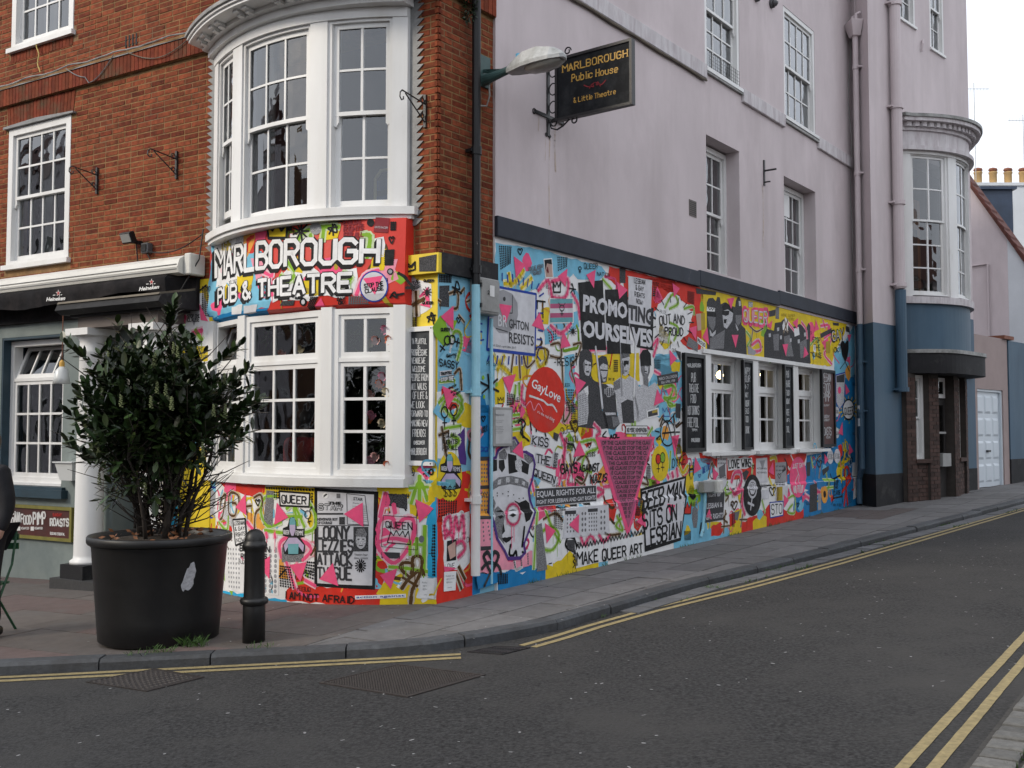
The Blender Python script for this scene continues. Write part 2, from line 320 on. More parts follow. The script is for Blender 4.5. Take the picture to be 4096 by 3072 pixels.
def casement(parent, fr, s0, s1, z0, z1, o, cols, rows, ztr, fw=.07, st=.045, bar=.028, n=1, label=None, tilt=0.0, glass=None, toprows=1, sill=None, name='window'):
    """fixed light below, top-hung light above a transom"""
    w = MB(); g = glass or GLASS
    w.box(fr, s0, s0 + fw, z0, z1, o - .12, o).box(fr, s1 - fw, s1, z0, z1, o - .12, o).box(fr, s0 + fw, s1 - fw, z1 - fw, z1, o - .12, o, n).box(fr, s0 + fw, s1 - fw, z0, z0 + fw, o - .12, o, n).box(fr, s0 + fw, s1 - fw, ztr - .02, ztr + .02, o - .12, o - .004, n)
    a, b = s0 + fw, s1 - fw; panes = []; tops = MB()
    for k, (lo, hi, rr) in enumerate(((z0 + fw, ztr - .02, rows), (ztr + .02, z1 - fw, toprows))):
        t = tilt if k else 0.0; m = tops if (k and tilt) else w
        P = (lambda q: -.018 - t * (q - lo)) if t else (lambda q: -.018)      # hopper light leaning inwards at its head
        def bx(x0, x1, q0, q1, d0, d1, nn=1):
            m.hexa([fr.P(x0, q0, o + P(q0) + d0), fr.P(x1, q0, o + P(q0) + d0), fr.P(x1, q1, o + P(q1) + d0), fr.P(x0, q1, o + P(q1) + d0), fr.P(x0, q0, o + P(q0) + d1), fr.P(x1, q0, o + P(q0) + d1), fr.P(x1, q1, o + P(q1) + d1), fr.P(x0, q1, o + P(q1) + d1)])
        bx(a, a + st, lo, hi, -.04, 0); bx(b - st, b, lo, hi, -.04, 0); bx(a + st, b - st, lo, lo + st * 1.2, -.04, 0); bx(a + st, b - st, hi - st, hi, -.04, 0)
        ga, gb, gc, gd = a + st, b - st, lo + st * 1.2, hi - st
        for i in range(1, cols): x = ga + (gb - ga) * i / cols; bx(x - bar / 2, x + bar / 2, gc, gd, -.034, -.003)
        for j in range(1, rr): z = gc + (gd - gc) * j / rr; bx(ga, gb, z - bar / 2, z + bar / 2, -.033, -.004)
        for i in range(cols):
            for j in range(rr):
                x0, x1 = ga + (gb - ga) * i / cols, ga + (gb - ga) * (i + 1) / cols; q0, q1 = gc + (gd - gc) * j / rr, gc + (gd - gc) * (j + 1) / rr
                panes.append(pane_mb(fr, [(x0, q0, o + P(q0) - .02), (x1, q0, o + P(q0) - .02), (x1, q1, o + P(q1) - .02), (x0, q1, o + P(q1) - .02)]))
    wo = obj(name, w, M['white'], parent)
    if label: wo['label'] = label
    if tops.v: obj('open_light', tops, M['white'], wo)
    for p in panes: obj('pane', p, g, wo, recalc=False)
    if sill: obj('sill', MB().box(fr, s0 - sill[0], s1 + sill[0], z0 - sill[1], z0, o - .1, o + sill[2], n), M['white'], wo)
    return wo

# ================================================================== GROUND
ROAD = -.08
def gpt(x, y, dz=0.0): return Vector((x, y, gz(x, y) + dz))
mb = MB(); xs = [-400, -120, -30] + [x for x in range(-27, 28, 3)] + [30, 120, 400]; ys = [-400, -120, -30] + [y for y in range(-27, 40, 3)] + [40, 120, 400]
for i, x in enumerate(xs):
    for y in ys: mb.vert((x, y, gz(x, y) + ROAD))
for i in range(len(xs) - 1):
    for j in range(len(ys) - 1): a = i * len(ys) + j; mb.f.append((a, a + len(ys), a + len(ys) + 1, a + 1))
road = struct(obj('road', mb, M['asphalt']))

KS = [(-.17, 1.5), (1.4, 1.52), (2.46, 1.57), (3.46, 1.70), (5.28, 1.88), (7.84, 2.1), (13.2, 2.54), (34, 4.2)]       # kerb edge along the side street
def kerb_off(s):
    for (a, p), (b, q) in zip(KS, KS[1:]):
        if s <= b: return p + (q - p) * (s - a) / (b - a)
    return KS[-1][1]
KL = [Vector((x, y, 0)) for x, y in ((-10, 7.36), (-3.81, 7.57), (-1.6, 7.65), (-1.0, 7.69), (-.62, 7.78), (-.21, 7.99), (.1, 8.21))]
KPATH = KL + [FS.P(s, 0, o) for s, o in KS]
def path_len(p): return [0] + [sum((p[i + 1] - p[i]).length for i in range(k + 1)) for k in range(len(p) - 1)]
def path_at(p, L, t):
    for i in range(len(p) - 1):
        if t <= L[i + 1] or i == len(p) - 2:
            d = (p[i + 1] - p[i]).normalized(); return p[i] + d * (t - L[i]), d
def offset_path(p, w):
    out = []
    for i in range(len(p)):
        a = (p[i] - p[i - 1]).normalized() if i else None; b = (p[i + 1] - p[i]).normalized() if i < len(p) - 1 else None
        d = ((a or b) + (b or a)).normalized(); nrm = Vector((-d.y, d.x, 0)); c = nrm.dot(Vector((-(b or a).y, (b or a).x, 0))); out.append(p[i] + nrm * w / max(c, .5))
    return out
KI = offset_path(KPATH, .15)
# pavement bed under the slabs
pav = MB(); 
for p, q, r_, t_ in zip(KI, KI[1:], offset_path(KPATH, 3.4), offset_path(KPATH, 3.4)[1:]): pav.poly([gpt(p.x, p.y, -.012), gpt(q.x, q.y, -.012), gpt(t_.x, t_.y, -.012), gpt(r_.x, r_.y, -.012)])
pavement = struct(obj('pavement', pav, M['joint']))
def slab(pts, dz, name, par, m, tint, th=.03):
    b = MB(); n = len(pts); b.v = [gpt(x, y, dz) for x, y in pts] + [gpt(x, y, dz - th) for x, y in pts]
    b.f = [tuple(range(n))] + [(k, k + n, (k + 1) % n + n, (k + 1) % n) for k in range(n)]
    return obj(name, b, m, par, tint=tint)
def shrink(pts, g):
    cx = sum(p[0] for p in pts) / len(pts); cy = sum(p[1] for p in pts) / len(pts); r = max(math.hypot(p[0] - cx, p[1] - cy) for p in pts); k = 1 - g / r * 1.3
    return [(cx + (p[0] - cx) * k, cy + (p[1] - cy) * k) for p in pts]
def area(p): return abs(sum(p[i][0] * p[(i + 1) % len(p)][1] - p[(i + 1) % len(p)][0] * p[i][1] for i in range(len(p)))) / 2
DIV_A, DIV_B = Vector((-.75, 9.4, 0)), Vector((-1.56, 7.88, 0)); dvn = (DIV_B - DIV_A); dvn = Vector((-dvn.y, dvn.x, 0)).normalized()
if dvn.x < 0: dvn = -dvn
rs = random.Random(3)
def kerb_clip(pts, upto):
    for p, q in zip(KI[:upto], KI[1:upto + 1]): d = q - p; pts = clip(pts, (p.x, p.y), (-d.y, d.x)) if pts else pts
    return pts
row, o0 = 0, -.12
while o0 < 4.2:
    w = (.46, .52, .42)[row % 3]; o1 = o0 + w; s = -3.2 - rs.random() * .5
    while s < 26:
        L = rs.choice((.52, .62, .7, .78)); s1 = s + L
        if s1 < 1.4:
            P = [FS.P(a, 0, o) for a, o in ((s, o0), (s1, o0), (s1, o1), (s, o1))]; pts = [(p.x, p.y) for p in P]
            pts = clip(pts, (DIV_A.x, DIV_A.y), (dvn.x, dvn.y)); pts = kerb_clip(pts, 9) if pts else pts
        else:
            ca, cb = kerb_off(s) - .152, kerb_off(s1) - .152; a0, a1, b0, b1 = min(o0, ca), min(o1, ca), min(o0, cb), min(o1, cb); base = (s - 11.3) * .134 + .35 if s > 11.3 else -.1
            if a1 - a0 < .02 and b1 - b0 < .02 or o1 < base: s = s1; continue
            pts = [(p.x, p.y) for p in (FS.P(s, 0, a0), FS.P(s1, 0, b0), FS.P(s1, 0, b1), FS.P(s, 0, a1))]
        if pts and len(pts) > 2 and area(pts) > .012:
            t = rs.uniform(.82, 1.12); tn = (t, t * .985, t * .97)
            if 8.6 < s < 10.6 and o0 < 1.0: tn = (.62, .5, .46)
            slab(shrink(pts, .0095), rs.uniform(-.003, .003), 'paving_slab', pavement, M['slab'], tn)
        s = s1
    o0 = o1; row += 1
o0 = -.3; row = 0
while o0 < 3.2:                                                 # browner slabs in front of the corner and shopfront
    o1 = o0 + .62; s = -1.5 - rs.random() * .8
    while s < 9.5:
        s1 = s + rs.choice((.75, .9, 1.05)); pts = [(p.x, p.y) for p in (FF.P(s, 0, o0), FF.P(s1, 0, o0), FF.P(s1, 0, o1), FF.P(s, 0, o1))]
        pts = clip(pts, (DIV_A.x, DIV_A.y), (-dvn.x, -dvn.y)); pts = kerb_clip(pts, 5) if pts else pts
        if pts and len(pts) > 2 and area(pts) > .012:
            t = rs.uniform(.68, .86); red = rs.random() < .35
            slab(shrink(pts, .004), rs.uniform(-.002, .002), 'paving_slab', pavement, M['slab'], (t * (1.12 if red else 1.04), t * (.8 if red else .9), t * (.72 if red else .8)))
        s = s1
    o0 = o1; row += 1
# kerb stones
kerb = sroot('kerb'); L = path_len(KPATH); t = .3
while t < L[-1] - 1:
    ln = rs.uniform(.8, 1.05) if t < 26 else 2.5; jk = rs.uniform(-.008, .012); jz = rs.uniform(-.006, .006); ks = [t + .006] + [x for x in L if t + .05 < x < t + ln - .05] + [t + ln - .006]; b = MB(); rows_ = []
    for u in ks:
        p, d = path_at(KPATH, L, u); i = Vector((-d.y, d.x, 0)); p = p + i * jk; q = p + i * .155
        rows_.append([gpt(p.x, p.y, ROAD - .05), gpt(p.x, p.y, -.022 + jz), gpt((p + i * .02).x, (p + i * .02).y, .003 + jz), gpt(q.x, q.y, .005 + jz), gpt(q.x, q.y, ROAD - .05)])
    for r_ in rows_: b.v += r_
    for k in range(len(rows_) - 1):
        for j in range(5): b.f.append((k * 5 + j, k * 5 + (j + 1) % 5, (k + 1) * 5 + (j + 1) % 5, (k + 1) * 5 + j))
    b.f.append((0, 1, 2, 3, 4)); e = (len(rows_) - 1) * 5; b.f.append((e + 4, e + 3, e + 2, e + 1, e))
    tt = rs.uniform(.8, 1.25); obj('kerb_stone', b, M['kerb'], kerb, tint=(tt, tt, tt)); t += ln
# gutter setts along the side street
gutter = sroot('gutter'); s = .75
while s < 16:
    ln = rs.uniform(.2, .3) if s < 9 else .6; a, c = kerb_off(s) + .012, kerb_off(s + ln) + .012; w = .22
    pts = [(p.x, p.y) for p in (FS.P(s, 0, a), FS.P(s + ln, 0, c), FS.P(s + ln, 0, c + w), FS.P(s, 0, a + w))]
    tt = rs.uniform(.65, 1.0); slab(shrink(pts, .008), ROAD + .006 + rs.uniform(0, .008), 'gutter_sett', gutter, M['slab'], (tt * .92, tt * .95, tt), .03); s += ln
# double yellow lines
def yellow_lines(path, name, gap, w):
    root = sroot(name)
    for off in (-gap / 2, gap / 2):
        a, c = offset_path(path, off - w / 2), offset_path(path, off + w / 2); b = MB(); r3 = random.Random(5)
        for i in range(len(path) - 1):
            n = max(1, int((path[i + 1] - path[i]).length / .12))
            for k in range(n):
                f0, f1 = k / n, (k + 1) / n; q = [a[i].lerp(a[i + 1], f0), a[i].lerp(a[i + 1], f1), c[i].lerp(c[i + 1], f1), c[i].lerp(c[i + 1], f0)]
                b.poly([gpt(v.x + math.sin(v.x * 31 + v.y * 17) * .0015, v.y + math.sin(v.x * 23 + v.y * 41) * .0015, ROAD + .004) for v in q])
        obj('painted_line', b, M['yellow'], root, recalc=False)
V3 = lambda x, y: Vector((x, y, 0))
yellow_lines([V3(-12, 7.2), V3(-3.74, 7.42), V3(-2.87, 7.46), V3(-1.0, 7.55), V3(-.38, 7.59)], 'yellow_lines_front', .12, .066)
yellow_lines([V3(.12, 7.84), V3(.4, 8.16), V3(.7, 8.54), V3(1.24, 9.15)] + [FS.P(s, 0, o) for s, o in ((2.6, 1.99), (4.46, 2.18), (7, 2.38), (12.2, 2.75), (30, 4.2))], 'yellow_lines_side', .12, .06)
yellow_lines([V3(.5, 2.85), V3(1.907, 4.807), V3(2.57, 5.727), V3(3.556, 7.091), V3(4.5, 8.4), V3(7.6, 12.4), V3(16, 22.8)], 'yellow_lines_near', .125, .058)
# setts of the near pavement
setts = sroot('cobbled_crossing'); e0 = V3(2.16, 4.82); de = (V3(3.02, 6.0) - e0).normalized(); ne = Vector((de.y, -de.x, 0)); fe = Frame(e0, de, ne)
bed = MB().poly([gpt(*fe.P(a, 0, o)[:2], ROAD + .003) for a, o in ((-2, -.02), (3.2, -.02), (3.2, 1.4), (-2, 1.4))]); obj('sett_bed', bed, M['joint'], setts, recalc=False)
for i in range(7):
    a = -2.0 + rs.random() * .1
    while a < 3.1:
        ln = rs.uniform(.125, .175); o = i * .205; jit = lambda: rs.uniform(-.006, .006)
        c = [fe.P(a + .011 + jit(), 0, o + .012), fe.P(a + ln - .011 + jit(), 0, o + .012), fe.P(a + ln - .011, 0, o + .192), fe.P(a + .011, 0, o + .192 + jit())]
        cc = sum(c, Vector()) / 4; t2 = rs.uniform(.7, 1.2); b = MB(); h = rs.uniform(.022, .042)
        b.v = [gpt(p.x, p.y, ROAD) for p in c] + [gpt(*(p.lerp(cc, .04))[:2], ROAD + h * .75) for p in c] + [gpt(*(p.lerp(cc, .2))[:2], ROAD + h) for p in c]
        b.f = [(8, 9, 10, 11)] + [(k, (k + 1) % 4, (k + 1) % 4 + 4, k + 4) for k in range(4)] + [(k + 4, (k + 1) % 4 + 4, (k + 1) % 4 + 8, k + 8) for k in range(4)]
        obj('sett', b, M['sett'], setts, tint=(t2, t2, t2 * .97)); a += ln

# ================================================================== CORNER PUB
PUB = thing('corner_pub', 'corner pub with red brick upper front, mauve rendered side and colourful mural ground floor', 'building', (C0.x, C0.y, 0))
bowU = lambda s: .43 * max(0, 1 - ((s - 1.665) / 1.385) ** 2)
bowG = lambda s: max(0.0, .36 - .18 * (s - 1.5) ** 2)
FU = FF.bowed(bowU); FG = FF.bowed(bowG)
# --- brick front
OPS_F = [(5.56, 6.83, 3.74, 5.55), (5.55, 6.82, 6.6, 8.45), (.40, 2.99, 3.7, 5.62), (8.2, 9.4, 3.74, 5.55)]
b = wall_cells(MB(), FF, .02, 10.5, 3.3, 9.6, OPS_F, -.30, -.0225)
brick_wall = obj('brick_wall', b, M['mortar'], PUB)
b = wall_cells(MB(), FS, .045, .87, 3.3, 9.6, [], -.30, -.0225); ret_wall = obj('brick_return_wall', b, M['mortar'], PUB)
BL, BH, JT = .218, .0548, .0102
rb = random.Random(11)
def tintb():
    r_ = rb.random(); t = rb.uniform(.72, 1.22)
    return (t * .72, t * .6, t * .62) if r_ < .12 else (t * 1.12, t * 1.22, t * 1.2) if r_ < .3 else (t, t, t)
def brick_mesh(fr_unused, tnt, l=BL):
    me = bpy.data.meshes.new('brick'); d = .03; h = BH / 2; q = [(-l / 2, 0, -h), (l / 2, 0, -h), (l / 2, 0, h), (-l / 2, 0, h), (-l / 2 + .003, -d, -h + .003), (l / 2 - .003, -d, -h + .003), (l / 2 - .003, -d, h - .003), (-l / 2 + .003, -d, h - .003)]
    me.from_pydata(q, [], [(4, 5, 6, 7), (0, 4, 7, 3), (1, 2, 6, 5), (0, 1, 5, 4), (3, 7, 6, 2)]); me.materials.append(M['brick'])
    at = me.attributes.new('tint', 'FLOAT_COLOR', 'FACE')
    for k in range(5): at.data[k].color = (*tnt, 1)
    return me
BM = [brick_mesh(None, tintb()) for _ in range(14)]
def in_ops(s0, s1, z0, z1, ops): return any(p[0] < s1 and p[1] > s0 and p[2] < z1 and p[3] > z0 for p in ops)
def brickwork(fr, wallobj, s_a, s_b, z_a, z_b, ops, visible, off, limit):
    """bricks that show largest become objects, the rest one stuff part"""
    stuff = MB(); tints = []; count = 0; z = z_a; k = 0; cand = []
    while z < z_b:
        s = s_a - (BL + JT) / 2 * (k % 2) 
        while s < s_b:
            l = BL
            if rb.random() < .08: l = .102
            x0, x1 = max(s, s_a), min(s + l, s_b)
            for op in ops:
                if op[2] < z + BH and op[3] > z:
                    if op[0] < x1 <= op[1] + .001 and x0 < op[0]: x1 = op[0]
                    elif op[0] <= x0 < op[1] and x1 > op[1]: x0 = op[1]
            if x1 - x0 > .03 and not in_ops(x0 + .001, x1 - .001, z + .001, z + BH - .001, ops): cand.append((x0, x1, z))
            s += l + JT
        z += BH + JT; k += 1
    vis = sorted((c for c in cand if visible(c) and abs(c[1] - c[0] - BL) < .001), key=lambda c: (fr.P(c[0], c[2]) - Vector((0, 0, 1.6))).length)[:limit]
    vset = set(vis); ang = zang(fr.d)
    for c in cand:
        if c in vset: 
            p = fr.P((c[0] + c[1]) / 2, c[2] + BH / 2, off - .03); flip = math.pi if fr is FF else 0
            inst('brick', rb.choice(BM), p, ang + flip, wallobj); continue
        x0, x1, z = c; i = len(stuff.v); t = tintb(); e = .003; j1, j2 = rb.uniform(-.003, .002), 0
        stuff.v += [fr.P(x0, z, off - .03), fr.P(x1, z, off - .03), fr.P(x1, z + BH, off - .03), fr.P(x0, z + BH, off - .03), fr.P(x0 + e, z + e, off + j1), fr.P(x1 - e, z + e, off + j1), fr.P(x1 - e, z + BH - e, off + j1), fr.P(x0 + e, z + BH - e, off + j1)]
        stuff.f += [(i + 4, i + 5, i + 6, i + 7), (i, i + 4, i + 7, i + 3), (i + 1, i + 2, i + 6, i + 5), (i, i + 1, i + 5, i + 4), (i + 3, i + 7, i + 6, i + 2)]; tints += [t] * 5
    obj('brick_course', stuff, M['brick'], wallobj, tint=tints, recalc=True, kind='stuff')
no_string = OPS_F + [(.0, 11, 5.86, 6.13), (5.5, 6.9, 5.54, 5.87), (.28, 3.08, 3.35, 5.9), (5.52, 6.88, 3.66, 3.76), (5.5, 6.88, 6.5, 6.62)]
brickwork(FF, brick_wall, .0, 10.4, 3.30, 9.5, no_string, lambda c: c[2] < 6.6 and c[0] < 6.95, -.018, 300)
# --- corner return bricks
brickwork(FS, ret_wall, .0, .865, 3.30, 9.5, [(0, .87, 5.86, 6.13)], lambda c: False, -.018, 0)
# --- soldier string course, window arch
sol = []
def soldiers(fr, s0, s1, z0, z1, o0, o1, par, w=.068, fan=0.0):
    n = int(round((s1 - s0) / w)); ww = (s1 - s0) / n
    for k in range(n):
        a, c = s0 + k * ww + .004, s0 + (k + 1) * ww - .004; m = (s0 + s1) / 2; f = lambda x: x + (x - m) * fan
        b = MB().hexa([fr.P(a, z0, o0), fr.P(c, z0, o0), fr.P(f(c), z1, o0), fr.P(f(a), z1, o0), fr.P(a, z0, o1), fr.P(c, z0, o1), fr.P(f(c), z1, o1), fr.P(f(a), z1, o1)])
        t = rb.uniform(.65, 1.15); obj('soldier_brick', b, M['soldier'], par, tint=(t, t * rb.uniform(.9, 1.1), t))
strc = obj('string_course', MB().box(FF, .0, 10.4, 5.865, 6.09, -.03, .018).box(FS, .03, .865, 5.865, 6.09, -.03, .018), M['mortar'], PUB)
soldiers(FF, .0, 7.25, 5.867, 6.088, 0, .032, strc); soldiers(FS, .03, .86, 5.867, 6.088, 0, .032, strc)
arch = obj('window_arch', MB().box(FF, 5.48, 6.9, 5.55, 5.862, -.03, -.024), M['mortar'], PUB); soldiers(FF, 5.52, 6.86, 5.556, 5.86, -.03, -.014, arch, fan=.05)
sarch = obj('window_apron', MB().box(FF, 5.56, 6.84, 6.44, 6.585, -.03, -.024), M['mortar'], PUB); soldiers(FF, 5.56, 6.84, 6.44, 6.575, -.03, -.014, sarch)
fl = MB(); r5 = random.Random(2); n = 60
for k in range(n):
    a, c = 10.4 * k / n, 10.4 * (k + 1) / n; h0, h1 = 6.12 + math.sin(k * 1.7) * .008, 6.12 + math.sin((k + 1) * 1.7) * .008
    fl.hexa([FF.P(a, 6.09, -.02), FF.P(c, 6.09, -.02), FF.P(c, h1, -.02), FF.P(a, h0, -.02), FF.P(a, 6.085, .045), FF.P(c, 6.085, .045), FF.P(c, h1 - .012, .02), FF.P(a, h0 - .012, .02)])
obj('lead_flashing', fl, M['leadlt'], PUB)
cab = MB()
def wavy(f, s0, s1, z, o, amp, n=40, seed=0): rr = random.Random(seed); return [f.P(s0 + (s1 - s0) * k / n, z + amp * math.sin(k * .9 + seed) + rr.uniform(-amp, amp) * .5, o) for k in range(n + 1)]
obj('cable', MB().tube(wavy(FF, 2.9, 9, 6.15, .03, .012, 50, 1), .009, 6), M['lead'], PUB)
obj('cable', MB().tube([FF.P(5.6 - .9 * k / 12, 6.12 - .26 * math.sin(math.pi * k / 12) * (.7 if k < 6 else 1), .045) for k in range(13)], .006, 5), M['leadlt'], PUB)
obj('cable', MB().tube([FF.P(4.45 - 1.15 * k / 14, 6.10 - .17 * math.sin(math.pi * k / 14), .05) for k in range(15)], .006, 5), M['timber'], PUB)
yc = mat('yellow_cable', (.55, .42, .12), .6)
obj('cable', MB().tube([FF.P(6.22 + .02 * math.sin(k * 1.1) - .006 * k, 6.6 - .42 * k / 10, .03) for k in range(11)], .007, 5), yc, PUB)
# air slots
for k in range(4): obj('vent_slot', MB().box(FF, 4.36 + k * .062, 4.385 + k * .062, 6.2, 6.34, -.03, -.0135), M['plinth'], PUB)
# --- first-floor & second-floor windows left
def left_window(z0, z1, label):
    w = sash(PUB, FF, 5.56, 6.83, z0, z1, -.012, 4, 2, 2, n=1, fw=.09, st=.055, bar=.024, sill=(.04, .06, .05), label=label, glass=GLASSB)
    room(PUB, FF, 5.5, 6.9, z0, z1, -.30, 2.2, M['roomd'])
    obj('curtain', MB().box(FF, 6.45, 6.72, z0 + .05, z1 - .05, -.42, -.4), M['curtain'], w)
    return w
left_window(3.76, 5.55, 'white sash window above the awning'); left_window(6.62, 8.45, 'white sash window at the top left')
obj('window_head_flashing', MB().prism(FF, [(5.47, 5.555), (6.9, 5.555), (6.9, 5.585), (6.2, 5.61), (5.47, 5.575)], -.02, .03), M['leadlt'], PUB)
# --- upper bow window
bay = obj('bow_window', MB().box(FU, .34, .47, 3.72, 5.66, -.25, .0, 2).box(FU, 2.86, 2.995, 3.72, 5.66, -.25, .0, 2).box(FU, 1.085, 1.27, 3.72, 5.66, -.2, .0, 3).box(FU, 2.245, 2.44, 3.72, 5.66, -.2, .0, 3).box(FU, .34, 3.0, 5.655, 5.76, -.25, .012, 24), M['white'], PUB)
bay['label'] = 'white curved bow window over the painted sign'
def bsash(s0, s1, cols, lab, lift=0.0):
    w = sash(PUB, FU, s0, s1, 3.78, 5.66, -.02, cols, 2, 2, zm=4.73, n=8, fw=.035, st=.05, bar=.022, label=lab, dep=.1, lift=lift, glass=GLASSB)
bsash(.47, 1.085, 2, 'right sash of the bow window'); bsash(1.27, 2.245, 3, 'middle sash of the bow window'); bsash(2.44, 2.86, 2, 'curved left sash of the bow window', .12)
sl = MB(); 
FUs = FF.bowed(lambda s: .43 * max(-.2, 1 - ((s - 1.665) / 1.385) ** 2))
sl.box(FUs, .24, 3.09, 3.70, 3.775, -.3, .075, 28).box(FUs, .28, 3.05, 3.66, 3.70, -.3, .045, 28); obj('bay_sill', sl, M['white'], PUB)
# cornice: stepped mouldings, paired blocks, lead top
FC = FF.bowed(lambda s: .45 * max(-.12, 1 - ((s - 1.6) / 1.5) ** 2))
co = MB(); co.box(FC, .3, 3.06, 5.755, 5.83, -.3, .05, 28).box(FC, .2, 3.1, 5.83, 5.87, -.3, .12, 28).box(FC, .08, 3.15, 5.87, 5.90, -.3, .30, 30).box(FC, .06, 3.16, 5.90, 5.925, -.3, .325, 30)
corn = obj('bay_cornice', co, M['white'], PUB)
for m_ in (.42, .86, 1.42, 1.98, 2.5, 2.88):
    for dd in (-.07, .07): obj('cornice_block', MB().box(FC, m_ + dd - .038, m_ + dd + .038, 5.842, 5.869, .11, .24).box(FC, m_ + dd - .03, m_ + dd + .03, 5.822, 5.843, .11, .19), M['white'], corn)
obj('lead_roof', MB().box(FC, .03, 3.18, 5.927, 5.965, -.3, .35, 30).box(FC, .08, 3.12, 5.965, 6.0, -.3, .2, 30).box(FC, .1, 3.1, 6.0, 6.07, -.3, .05, 24), M['lead'], PUB)
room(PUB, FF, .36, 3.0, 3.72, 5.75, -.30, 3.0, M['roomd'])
# serrated lead flashing beside the bay
for s_, sg in ((3.02, 1), (.31, -1)):
    pts = [(s_ - .05 * sg, 3.6)]; z = 3.6
    while z < 5.8: pts += [(s_ + .05 * sg, z), (s_ + .13 * sg, z + .06), (s_ + .05 * sg, z + .07)]; z += .0755
    pts += [(s_ - .05 * sg, z)]
    obj('stepped_flashing', MB().prism(FF, pts, -.02, -.006), M['leadlt'], PUB)
# chair and curtain dimly behind the glass upstairs
for q in ((2.1, 2.5, .0), (2.62, 2.8, -.1)): obj('curtain', MB().box(FF, q[0], q[1], 3.9, 5.6, q[2], q[2] + .02), M['curtain'], PUB)
ch = thing('upstairs_chair', 'yellow framed chair with blue slats behind the upper bow window', 'chair', FF.P(.78, 3.72, -.25))
obj('frame', MB().tube([FF.P(.60, 3.74, -.22), FF.P(.60, 4.18, -.22), FF.P(.66, 4.26, -.22), FF.P(.86, 4.26, -.22), FF.P(.93, 4.18, -.22), FF.P(.93, 3.74, -.22)], .018, 8), mat('pale_yellow_metal', (.45, .38, .15), .5), ch)
for z in (3.9, 4.06): obj('slat', MB().box(FF, .62, .91, z, z + .1, -.235, -.215), mat('blue_slat', (.02, .05, .16), .6), ch)
# --- ground floor: shopfront left of the porch
OPS_G = [(5.58, 6.85, .92, 2.82), (3.62, 4.62, -.5, 2.55)]
obj('shopfront_wall', wall_cells(MB(), FF, 3.50, 10.5, -.6, 3.3, OPS_G, -.30, .0), M['green'], PUB)
w = casement(PUB, FF, 5.66, 6.82, .97, 2.78, -.11, 4, 3, 2.28, tilt=.42, label='white casement window of the green shopfront, top light tilted open', sill=(.0, .03, .06))
for q in ((6.82, 6.848, .93, 2.82, -.004), (5.582, 5.66, .93, 2.82, -.115), (5.66, 6.82, 2.79, 2.818, -.004)): obj('window_reveal', MB().box(FF, q[0], q[1], q[2], q[3], -.3, q[4]), M['teal'], PUB)
obj('window_ledge', MB().box(FF, 5.45, 6.98, .80, .9, -.1, .09).box(FF, 5.5, 6.93, .9, .935, -.2, .05), M['teal'], PUB)
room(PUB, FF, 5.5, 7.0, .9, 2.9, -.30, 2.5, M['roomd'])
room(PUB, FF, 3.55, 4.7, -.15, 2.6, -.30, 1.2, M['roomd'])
dq = obj('door', MB().box(FF, 3.66, 4.58, -.13, 2.5, -.42, -.38), M['roomb'], PUB); obj('door_panel', MB().box(FF, 3.75, 4.5, 1.2, 2.3, -.379, -.37), M['roomb'], dq)
obj('shadow_fascia', MB().box(FF, 3.2, 10.4, 2.98, 3.32, .0, .06), M['fabric'], PUB)  # black colour puts the shadow strip under the awning onto this board
# porch
obj('porch_hood', MB().prism(Frame(FF.P(3.2, 0, 0), FF.n, FF.d), [(0, 3.18), (.54, 3.08), (.58, 3.0), (.5, 2.955), (0, 2.955)], 0, 1.75).box(FF, 3.34, 4.86, 2.93, 2.957, 0, .44), M['plinth'], PUB)
obj('hood_board', MB().prism(Frame(FF.P(3.22, 0, 0), FF.n, FF.d), [(.02, 3.205), (.545, 3.1), (.56, 3.075), (.02, 3.18)], 0, 1.72), M['timber'], PUB)
obj('porch_frieze', MB().box(FF, 3.44, 4.8, 2.802, 2.935, .0, .38), M['frieze'], PUB)
for s_, lab in ((3.62, 'white porch column half hidden by the shrub'), (4.72, 'white porch column left of the shrub')):
    c = FF.P(s_, 0, .24); g = gz(c.x, c.y)
    cl = obj('column', MB().lathe((c.x, c.y, 0), [(.2, .1), (.2, .135), (.165, .16), (.16, .2), (.152, 1.2), (.138, 2.5), (.15, 2.52), (.15, 2.55), (.138, 2.57), (.138, 2.66), (.18, 2.72)], 28), M['white'], PUB, smooth=True); cl['label'] = lab
    obj('capital', MB().box(FF, s_ - .2, s_ + .2, 2.72, 2.80, .04, .46), M['white'], cl)
    obj('plinth_block', MB().box(FF, s_ - .2, s_ + .2, g - .1, .098, .02, .46), M['plinth'], cl)
obj('porch_step', MB().box(FF, 3.4, 5.05, -.5, -.06, .0, .5), M['kerb'], PUB, tint=(.7, .65, .6))
# --- painted corner, ground floor
YWP = mat('yellow_wall_paint', (.78, .58, .02), .55, .08, 3, bump=.15, bscale=14, dirt=(.62, .45, .02), dscale=3)
obj('painted_corner_wall', wall_cells(MB(), FF, -.0, .34, -.5, 3.12, [], -.2, .0), YWP, PUB); obj('painted_strip_wall', MB().box(FF, 3.0, 3.5, -.5, 3.3, -.3, .012), YWP, PUB)
FRONT_WALL = obj('bowed_front_wall', MB().box(FG, .0, 3.02, -.6, 1.085, -.3, .0, 34), M['whitewall'], PUB)
obj('front_sill', MB().box(FG, .27, 3.04, 1.085, 1.165, -.2, .075, 30).box(FG, .27, 3.04, 1.165, 1.19, -.2, .05, 30), M['white'], PUB)
for q in ((.29, .40, .02), (1.02, 1.14, .01), (2.25, 2.39, .01), (2.955, 3.03, .04)): obj('bay_post', MB().box(FG, q[0], q[1], 1.19, 2.82, -.2, q[2], 2), M['white'], PUB)
